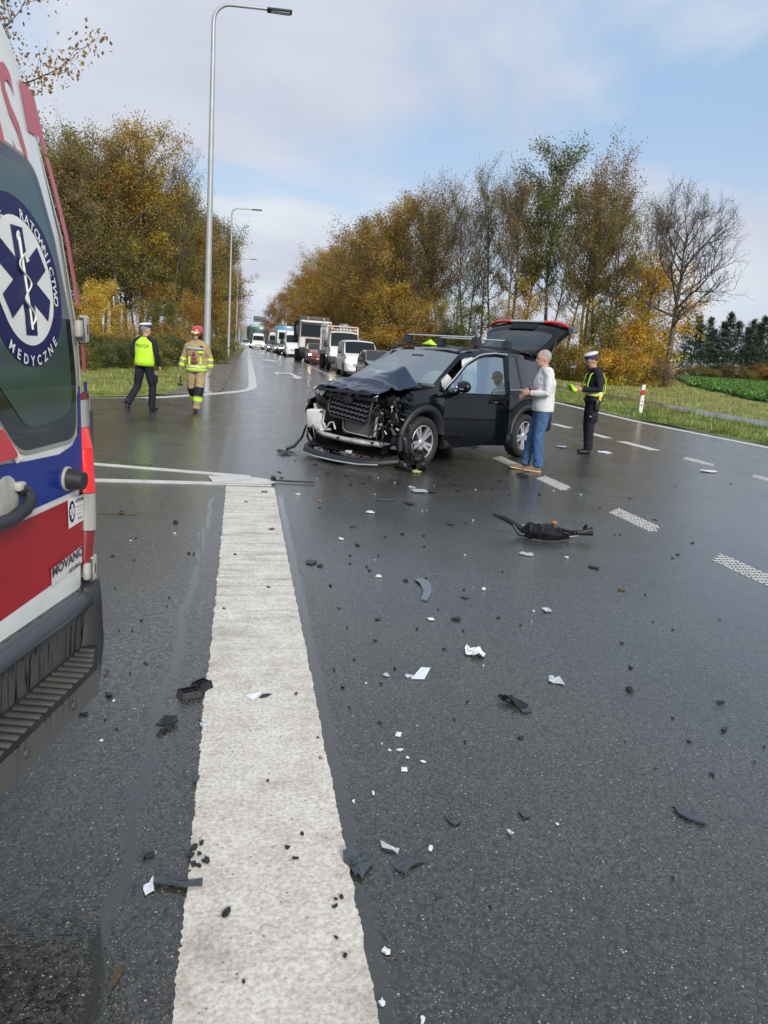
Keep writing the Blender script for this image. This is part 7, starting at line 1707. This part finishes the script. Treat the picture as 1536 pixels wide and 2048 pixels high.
def plate(pix, col, name, label, th=.004, lift=.0, cat='debris'):
    """flat torn piece given by its outline on the road; edges lifted unevenly"""
    pts = [G(*p) for p in pix]; c = sum(pts, V3()) / len(pts); n = len(pts); z0 = .0055 if on_line(c) else .0025
    top = [(p.x - c.x, p.y - c.y, th + rb.uniform(0, lift)) for p in pts]; bot = [(x, y, max(0, z - th)) for x, y, z in top]
    inner = [(x * .5, y * .5, th + rb.uniform(0, lift) * .8) for x, y, z in top]; V = bot + top + inner + [(0, 0, th + lift * .5), (0, 0, 0)]
    F = []
    for i in range(n):
        j = (i + 1) % n; F += [(i, j, n + j, n + i), (n + i, n + j, 2 * n + j, 2 * n + i), (2 * n + i, 2 * n + j, 3 * n), (j, i, 3 * n + 1)]
    mb = MB(); mb.add(V, F); o = mb.build(name, MD[col], None, (c.x, c.y, z0)); return tag(o, label, cat)
q8 = lambda L: [(400 + x / 2.56, 1600 + y / 2.56) for x, y in L]; q6 = lambda L: [(260 + x / 3.072, 1280 + y / 3.072) for x, y in L]
q4 = lambda L: [(560 + x / 2.844, 930 + y / 2.844) for x, y in L]; q7 = lambda L: [(600 + x / 1.641, 1240 + y / 1.641) for x, y in L]
plate(q8([(730, 300), (760, 283), (790, 285), (815, 296), (850, 290), (888, 322), (868, 362), (845, 385), (828, 418), (808, 395), (790, 402), (775, 372), (762, 345), (735, 325)]), 'g', 'plastic_sheet', 'large crumpled dark grey sheet at the right edge of the line', .004, .022)
plate(q8([(985, 352), (1040, 328), (1095, 318), (1152, 303), (1140, 324), (1110, 336), (1080, 352), (1062, 376), (1045, 385), (1010, 368)]), 'g', 'plastic_shard', 'long triangular dark grey shard right of the crumpled sheet', .004, .006)
plate(q8([(1248, 88), (1275, 104), (1305, 107), (1332, 104), (1326, 126), (1305, 137), (1280, 124)]), 'g', 'plastic_shard', 'half moon dark grey shard low in the middle', .004, .004)
plate(q6([(145, 1467), (200, 1470), (250, 1486), (300, 1492), (380, 1500), (448, 1485), (442, 1525), (400, 1533), (330, 1540), (260, 1528), (200, 1522), (150, 1515)]), 'g', 'plastic_strip', 'long dark grey strip reaching from asphalt onto the thick line', .005, .006)
plate(q6([(150, 1452), (162, 1462), (158, 1474), (142, 1482), (143, 1512), (148, 1552), (120, 1560), (95, 1580), (80, 1548), (84, 1518), (118, 1502), (136, 1472)]), 'p', 'clear_shard', 'pale translucent plastic shard beside the long grey strip', .002, .006)
plate(q4([(765, 660), (785, 653), (815, 655), (845, 668), (860, 692), (862, 725), (850, 755), (835, 778), (798, 768), (810, 740), (812, 715), (800, 690), (785, 672)]), 'b', 'trim_blade', 'curved blue grey trim blade lying on the asphalt', .008, .0)
plate(q7([(1228, 622), (1262, 626), (1290, 640), (1315, 654), (1336, 680), (1300, 668), (1268, 657), (1240, 642)]), 'g', 'plastic_sliver', 'long curved dark grey sliver at the lower right', .007, .004)
plate(q7([(398, 158), (428, 160), (408, 197), (364, 196)]), 'p', 'paper_label', 'white printed paper label lying flat', .0012, .004)
plate(q7([(540, 102), (546, 97), (552, 108), (562, 104), (575, 97), (590, 96), (598, 108), (608, 118), (602, 128), (586, 124), (570, 126), (556, 118), (543, 121)]), 'w', 'tissue', 'crumpled white tissue on the asphalt', .004, .03)
plate(q7([(815, 188), (826, 187), (838, 191), (848, 189), (856, 196), (869, 217), (850, 212), (832, 209), (815, 205)]), 'c', 'clear_plate', 'pale translucent plate with a jagged edge right of the tissue', .002, .008)
plate(q7([(648, 260), (658, 264), (668, 261), (680, 268), (692, 267), (705, 276), (720, 279), (748, 290), (738, 297), (715, 292), (700, 291), (690, 284), (672, 279), (664, 272), (655, 273)]), 'k', 'plastic_strip', 'long twisted black plastic strip in the middle', .006, .03)
plate(q7([(717, 293), (740, 294), (761, 297), (750, 308), (728, 306)]), 'g', 'plastic_plate', 'flat black plate under the end of the twisted strip', .006, .004)
plate(q7([(714, 630), (735, 627), (758, 645), (736, 656)]), 'g', 'plastic_shard', 'flat dark grey shard right of the half moon shard', .004, .003)
plate(q6([(158, 556), (185, 522), (215, 503), (288, 494), (297, 522), (262, 540), (225, 548), (196, 566)]), 'k', 'plastic_plate', 'black folded plastic plate left of the thick line below the brackets', .006, .022)
plate(q6([(708, 350), (738, 346), (768, 352), (806, 334), (796, 360), (778, 378), (752, 384), (724, 366)]), 'p', 'paper_scrap', 'torn white paper scrap lying on the thick line', .001, .012)
plate(q6([(795, 365), (812, 348), (845, 341), (868, 345), (848, 356), (815, 366)]), 'k', 'dark_shard', 'narrow dark shard beside the paper scrap on the thick line', .004, .004)
plate(q8([(922, 222), (940, 226), (945, 238), (1000, 258), (1020, 268), (1012, 280), (985, 270), (930, 255)]), 'c', 'clear_strip', 'clear curved plastic strip above the triangular shard', .003, .010)
plate(q8([(1252, 0 + 488), (1210, 492), (1216, 510), (1200, 500)]), 'g', 'plastic_chip', 'little dark chip beside a pale stone below the triangular shard', .003, .003)
plate([(x / 3.657, 1600 + y / 3.657) for x, y in [(800, 1352), (818, 1300), (845, 1250), (856, 1214), (874, 1228), (892, 1240), (882, 1300), (862, 1335), (838, 1372), (808, 1388)]], 'y', 'leaf', 'wet brown leaf in the puddle at the lower left', .0015, .003, 'leaf')
p_ = G(243, 1029); m_ = MB(); m_.tube([(-.20, .0, .008), (-.05, .01, .012), (.10, -.01, .010), (.17, .02, .014)], [.004, .005, .004, .003], 5); m_.tube([(.02, 0, .012), (.12, .05, .012)], .003, 4)
tag(m_.build('twig', MD['y'], None, (p_.x, p_.y, 0)), 'thin yellowish twig lying beside the ambulance', 'twig')
# larger pieces
# bumper corner lying right of centre
cx = G(1090, 1076); t = thing('bumper_piece', 'large torn black bumper corner piece lying right of the middle', 'debris', (cx.x, cx.y, 0), R(-6)); t.scale = (.80, .9, .9)
m_ = MB(); rg = []
for i in range(15):
    u = i / 14; x = -.28 + .56 * u; hh = .150 * (1 - .75 * max(0, u - .55) / .45) * (.45 + .55 * min(1, u / .12)) + rb.uniform(-.014, .014); rg.append([V3((x, -.11 * math.sin(math.pi * u) - .02, .004 + .01 * abs(u - .4))), V3((x, -.13 * math.sin(math.pi * u) - .02, hh * .45)), V3((x, -.10 * math.sin(math.pi * u), hh * .85)), V3((x, -.04 * math.sin(math.pi * u), hh)), V3((x, .02, hh * .93))])
m_.ring_loft([[p + V3((rb.uniform(-.006, .006), rb.uniform(-.01, .01), rb.uniform(-.010, .010) if i_ else 0)) for i_, p in enumerate(r_)] for r_ in rg], closed=False, smooth=False); sh = m_.build('shell', mat('bumper_black', (.004, .004, .005), .5, spec=.3), t); sh.modifiers.new('s', 'SOLIDIFY').thickness = .006
m_ = MB(); m_.tube([(-.26, 0, .07), (-.36, .03, .12), (-.46, .07, .16), (-.58, .12, .185)], [(.028, .005), (.027, .006), (.024, .005), (.012, .004)], 4, up=(0, 0, 1), smooth=False); m_.build('spike', MD['k'], t)
m_ = MB(); m_.tube([(-.37, .03, .11), (-.30, -.02, .03), (-.16, -.05, .015)], [(.014, .004), (.018, .004), (.02, .004)], 4); m_.build('strut', MD['g'], t)
m_ = MB(); m_.tube([(.26, 0, .06), (.38, -.02, .075), (.52, -.03, .10)], [(.03, .02), (.026, .012), (.045, .012)], 6); m_.box((.45, .02, .13), (.03, .02, .06), rot=(.2, .5, 0)); m_.build('torn_end', MD['k'], t)
m_ = MB(); m_.box((-.16, .04, .125), (.22, .012, .010), rot=(0, -.12, .1)); m_.box((-.07, .03, .11), (.02, .012, .06), rot=(0, .5, 0)); m_.tube([(-.24, .02, .115), (-.05, .03, .105), (.02, .02, .11)], .007, 5); m_.build('clip_rail', MD['s'], t)
m_ = MB(); m_.ell((.09, .02, .155), (.036, .03, .022), seg=10, ring=6); m_.build('reflector', MD['o'], t)
m_ = MB(); m_.box((.30, .0, .035), (.16, .03, .006), rot=(0, -.1, .1)); m_.build('bare_edge', MD['s'], t)
for k in range(12):
    m_ = MB(); xx = .12 + .022 * k; m_.box((xx, -.06 + .004 * k, .115 - .004 * k + rb.uniform(-.01, .01)), (.018, .02, .03), rot=(rb.uniform(-.6, .6),) * 3); m_.build('tooth', MD['k'], t)
# folded black brackets by the line
cx = G(393, 1386); t = thing('bracket', 'folded black plastic brackets beside the thick line, large pair', 'debris', (cx.x, cx.y, 0), R(18))
m_ = MB()
for (x0, y0, sx, sy, hz, a) in ((-.035, -.02, .085, .062, .030, .1), (.032, .035, .07, .055, .036, .5)):
    Mx = Matrix.Translation((x0, y0, 0)) @ Matrix.Rotation(a, 4, 'Z')
    for e in (-1, 1): m_.box((0, e * sy / 2, hz * .55), (sx, .004, hz), M=Mx, rot=(e * .35, 0, 0)); m_.box((e * sx / 2, 0, hz * .5), (.004, sy, hz), M=Mx, rot=(0, -e * .4, 0))
    m_.box((0, 0, .006), (sx, sy, .005), M=Mx); m_.box((0, .005, hz * .55), (sx * .9, .003, hz * .7), M=Mx); m_.box((sx * .15, 0, hz * .5), (.003, sy * .9, hz * .7), M=Mx)
m_.build('shell', MD['k'], t)
def flat(px, py, w_, h_, col, label, rot=0, **kw): return chip(px, py, w_, h_, col, label, rot=rot, **kw)
flat(592, 1391, 8, 5, 'y', 'tiny brown chip near the right edge of the thick line')
flat(640, 1519, 8, 11, 'o', 'small reddish brown chip at the right edge of the line', th=.003)
flat(393, 1562, 20, 14, 'g', 'dark chip at the left edge of the thick line', th=.004)
flat(410, 1452, 26, 6, 'c', 'thin clear strip crossing the left edge of the line', 12)
flat(574, 1700, 10, 14, 'k', 'small pointed black shard standing on the thick line', 60, th=.008)
flat(591, 1721, 14, 4, 'k', 'short thin black sliver on the thick line', 5)
flat(453, 1832, 18, 17, 'k', 'rounded black lump on the lower part of the thick line', th=.014, n=5, jag=.22, name='plastic_lump')
flat(697, 1716, 18, 8, 'w', 'white chip under the crumpled grey sheet', 10)
flat(861, 1700, 11, 16, 'w', 'small white oval pebble above the triangular shard', th=.008, n=5, jag=.2, name='pebble')
flat(1020, 1668, 12, 16, 'c', 'small clear shard below the flat grey shard', 30)
flat(1358, 1622, 26, 4, 'k', 'thin black sliver left of the long curved sliver', -35)
flat(771, 1905, 18, 13, 'w', 'white pebble beside the lower part of the line', n=5, jag=.25, th=.008, name='pebble')
flat(764, 2008, 14, 20, 'w', 'white pebble at the very bottom beside the line', n=5, jag=.25, th=.008, name='pebble')
flat(845, 2044, 12, 14, 'w', 'pale pebble at the bottom edge of the photo', n=5, jag=.25, th=.008, name='pebble')
flat(820, 1354, 22, 7, 'c', 'clear sliver touching the white paper label', 10)
flat(772, 1352, 12, 10, 'c', 'small clear chip left of the paper label')
flat(1259, 1382, 15, 20, 'k', 'square black clip standing on the asphalt at the right', 0, n=4, jag=.12, th=.024, name='clip')
flat(1261, 1336, 9, 7, 'k', 'tiny black and white clip above the square clip', th=.008)
flat(1441, 1406, 20, 4, 'k', 'thin black bar lying at the far right', 5, n=4, jag=.05)
flat(1448, 1461, 18, 5, 'k', 'thin black hook shaped wire at the far right', 12)
flat(797, 1471, 14, 9, 'w', 'white plastic stub, uppermost of the loose white bits', -20, n=4, jag=.1, th=.010, name='white_stub')
flat(808, 1541, 16, 8, 'w', 'white plastic stub, lowest of the loose white bits', -8, n=4, jag=.1, th=.010, name='white_stub')
for px, py, w_, h_ in ((799, 1502, 14, 4), (779, 1502, 6, 5), (815, 1517, 7, 5), (764, 1489, 5, 3), (846, 1525, 9, 6), (746, 1589, 5, 8), (707, 1605, 4, 6), (1114, 1650, 4, 4)): chip(px, py, w_, h_, 'w', n=4, jag=.3, th=.004)
flat(838, 984, 40, 9, 'c', 'white ladder shaped lamp frame piece near the wreck', 3, n=4, jag=.06, th=.012, name='frame_shard')
flat(862, 984, 18, 14, 'k', 'black round lamp socket next to the white lamp frame', 0, n=9, jag=.1, th=.03, name='socket_shard')
flat(824, 976, 14, 5, 'c', 'small clear piece behind the white lamp frame', 0)
flat(773, 1001, 46, 4, 'g', 'thin metallic strip lying left of the lamp frame', 8, n=8, jag=.1, th=.012, name='metal_strip')
flat(820, 1008, 26, 12, 'k', 'black shard with wing shape below the lamp frame', 20, th=.02)
flat(742, 1026, 20, 7, 'w', 'white crescent shard left of the black winged shard', 0, th=.015)
flat(640, 1003, 10, 5, 'o', 'orange lamp chip between the line and the wreck', th=.01)
flat(596, 989, 10, 6, 'w', 'white chip right of the top end of the line', th=.008)
flat(622, 1126, 26, 9, 'k', 'black curved fragment right of the thick line', -8, th=.012)
flat(640, 1132, 16, 5, 'k', 'small black fragment next to the curved black one', -3)
flat(682, 1079, 11, 6, 'w', 'white angular chip in the upper middle', th=.009)
flat(757, 1154, 14, 8, 'w', 'white winged chip above the blue grey blade', 5, th=.012)
flat(1187, 1136, 20, 7, 'k', 'black toothed fragment below the bumper corner', -5, n=10, jag=.4, th=.012)
flat(1056, 1110, 34, 8, 'c', 'clear ring shaped strip below the bumper corner', 2, n=10, jag=.2, th=.008, name='clear_strip')
flat(1133, 1116, 8, 9, 'w', 'small white chip below the right end of the bumper corner', th=.01)
flat(1244, 1181, 16, 5, 'y', 'yellowish splinter on the right carriageway', -5)
flat(1093, 1222, 20, 9, 'c', 'pale clear plate above the tissue to the right', 3, n=4, jag=.1, th=.003)
flat(862, 1240, 16, 6, 'w', 'small white rectangular label left of the tissue', 3, n=4, jag=.06, th=.002)
flat(912, 1239, 22, 9, 'k', 'black curled fragment left of the pale clear plate', 5, th=.014)
flat(930, 1196, 17, 5, 'g', 'grey sliver between the blade and the clear plate', -5)
flat(968, 1180, 10, 5, 'w', 'small white oval chip right of the blue grey blade', th=.006)
flat(1210, 906, 36, 8, 'p', 'white paper sheet lying right of the officer', -3, n=5, jag=.2, th=.006, name='paper_sheet', tilt=.06)
flat(1124, 895, 26, 8, 'p', 'white paper sheet lying left of the officer feet', -5, n=6, jag=.3, th=.01, name='paper_sheet', tilt=.08)
flat(1417, 944, 36, 7, 'w', 'white curved strip on the right carriageway', -8, n=8, jag=.12, th=.008, name='white_strip')
flat(1045, 953, 28, 10, 'k', 'dark shoe like lump below the man with jeans', -8, n=9, jag=.15, th=.05, name='dark_lump')
flat(570, 908, 34, 14, 'k', 'torn black bracket lying left of the wrecked bumper', 10, n=12, jag=.45, th=.05, name='torn_bracket')
flat(243, 1027, 12, 10, 'k', 'dark green capped clip on a twig beside the ambulance', 0, n=8, jag=.12, th=.03, name='clip')
flat(351, 1046, 11, 9, 'k', 'small square black block between ambulance and line', 0, n=5, jag=.15, th=.03, name='block')
flat(350, 1068, 6, 5, 'w', 'tiny white chip below the square black block')
flat(298, 1713, 26, 10, 'k', 'curved black leaf like strip in the puddle left of the line', 30, n=8, jag=.15, th=.005)
flat(165, 1430, 22, 5, 'k', 'thin dark sliver beside the ambulance step', 4)
flat(217, 1391, 16, 8, 'k', 'small black broken clip right of the ambulance step', 5)
# splash of pale lamp plastic under the wheel
flat(832, 944, 26, 9, 'l', 'lime yellow lamp splinters under the front wheel', 10, n=12, jag=.5, th=.02, name='lamp_splinters')
p_ = G(582, 966); t = thing('rubber_strip', 'thin black rubber strip with a clip at the top of the thick line', 'debris', (p_.x, p_.y, .012)); m_ = MB(); m_.tube([(-.20, .03, .01), (0, 0, .008), (.26, -.01, .01)], [.009, .010, .009], 6); m_.build('strip', MD['k'], t); m_ = MB(); m_.box((-.20, .03, .03), (.05, .05, .05), rot=(.3, .2, .4), bev=.01); m_.build('clip', MD['k'], t)
p_ = G(585, 900); t = thing('torn_trim', 'black torn trim hanging from the wrecked bumper to the ground', 'debris', (p_.x, p_.y, 0)); m_ = MB(); m_.tube([(-.10, -.02, .02), (.02, 0, .06), (.14, .05, .20), (.20, .1, .38)], [(.03, .012), (.025, .01), (.02, .008), (.015, .008)], 6); m_.build('strip', MD['k'], t)
for px, py in ((388, 1700), (400, 1712), (380, 1716), (410, 1726), (386, 1734), (396, 1736), (404, 1690)): chip(px + rb.uniform(-2, 2), py, rb.uniform(8, 18), rb.uniform(8, 14), 'k', th=.007)
for px, py in ((672, 1802), (670, 1816), (683, 1799), (672, 1880), (690, 1915), (536, 1564), (537, 1176), (447, 1219), (605, 1672), (487, 1968), (470, 1110), (544, 1060), (492, 1005), (497, 965), (528, 985)): chip(px, py, rb.uniform(6, 12), rb.uniform(5, 9), 'k', th=.003)
# the many small bits, placed where the photograph shows them and between
bits = [(704, 1055, 7), (709, 1054, 5), (900, 1050, 14), (930, 1047, 6), (849, 1093, 6), (770, 1075, 5), (716, 1092, 9), (757, 1112, 5), (700, 1112, 6), (739, 1142, 8), (733, 1134, 6), (812, 1162, 14), (848, 1072, 8), (805, 1069, 9), (700, 1128, 5), (661, 1172, 9), (678, 1217, 6), (755, 1240, 12), (714, 1090, 10), (928, 1180, 6), (997, 1236, 8), (1041, 1251, 7), (1080, 990, 10), (985, 978, 5), (1000, 962, 9), (915, 983, 12), (930, 965, 6), (912, 972, 8), (1356, 1110, 8), (1345, 1117, 5), (1310, 1040, 8), (1260, 998, 6), (1200, 1015, 4), (1290, 1190, 5), (1244, 1287, 9), (1305, 1245, 5), (1345, 1260, 5), (1240, 1070, 6), (1385, 1086, 8), (1462, 968, 5), (1350, 975, 5), (1230, 1070, 5), (283, 1241, 8), (294, 1329, 6), (233, 1459, 6), (264, 1262, 6), (238, 1262, 5), (225, 1113, 8), (378, 1107, 7), (387, 1109, 5), (272, 1077, 4), (1378, 1484, 8), (1424, 1550, 10), (1345, 1437, 6), (1528, 1495, 6), (1508, 1525, 5), (930, 1485, 7), (760, 1447, 8), (668, 1341, 5), (635, 1478, 6), (790, 1338, 8), (926, 1262, 6), (888, 1299, 9), (750, 1282, 9), (708, 1320, 5), (668, 1341, 5), (1042, 1477, 12), (908, 1439, 5), (1250, 1485, 5), (1345, 1757, 6), (980, 1815, 6), (1440, 1240, 5), (1310, 1538, 5), (560, 945, 8), (630, 930, 10), (590, 922, 6), (563, 956, 8), (655, 948, 10), (694, 953, 9), (700, 970, 8), (672, 937, 7), (725, 967, 9), (740, 955, 7), (780, 960, 8), (795, 968, 9), (870, 960, 6), (890, 950, 8), (520, 720, 0)]
for px, py, w_ in bits:
    if w_: chip(px, py, w_, w_ * rb.uniform(.35, .6), 'k', th=.004 if py > 1200 else .009)
for k in range(46):
    px = rb.gauss(860, 190); py = 955 + 500 * rb.random() ** 2.2
    if px < 620 + (py - 960) * .15: continue
    w_ = rb.choice([3, 3, 4, 4, 5, 6]); chip(px, py, w_, w_ * .6, rb.choice('kkkkwwcs' if w_ < 5 else 'kkkg'), th=.006)
for k in range(14):
    px = rb.uniform(200, 430); py = rb.uniform(1000, 1500); chip(px, py, rb.uniform(3, 6), 3, rb.choice('kkw'))
# ------------------------------------------------------------------ labels that would repeat get their place among their likes
def finalize_labels():
    bpy.context.view_layer.update()
    groups = {}
    for o in scene.objects:
        if o.parent is None and 'label' in o: groups.setdefault(o['label'], []).append(o)
    O = ['leftmost', 'second', 'third', 'fourth', 'fifth', 'sixth', 'seventh', 'eighth', 'ninth', 'tenth', 'eleventh', 'twelfth', 'thirteenth', 'fourteenth', 'fifteenth', 'sixteenth', 'seventeenth', 'eighteenth', 'nineteenth', 'twentieth']
    for lab, L in groups.items():
        if len(L) < 2 or len(L) > 20: continue
        def pxx(o):
            p = np.array(o.matrix_world.translation) - np.array([0, 0, CAMH]); c = CM.T @ p; return -c[0] / c[2]
        L.sort(key=pxx)
        for i, o in enumerate(L):
            o['label'] = lab + (', leftmost' if i == 0 else ', rightmost' if i == len(L) - 1 else ', %s from the left' % O[i])
            if 'group' not in o: o['group'] = lab[:60]
finalize_labels()
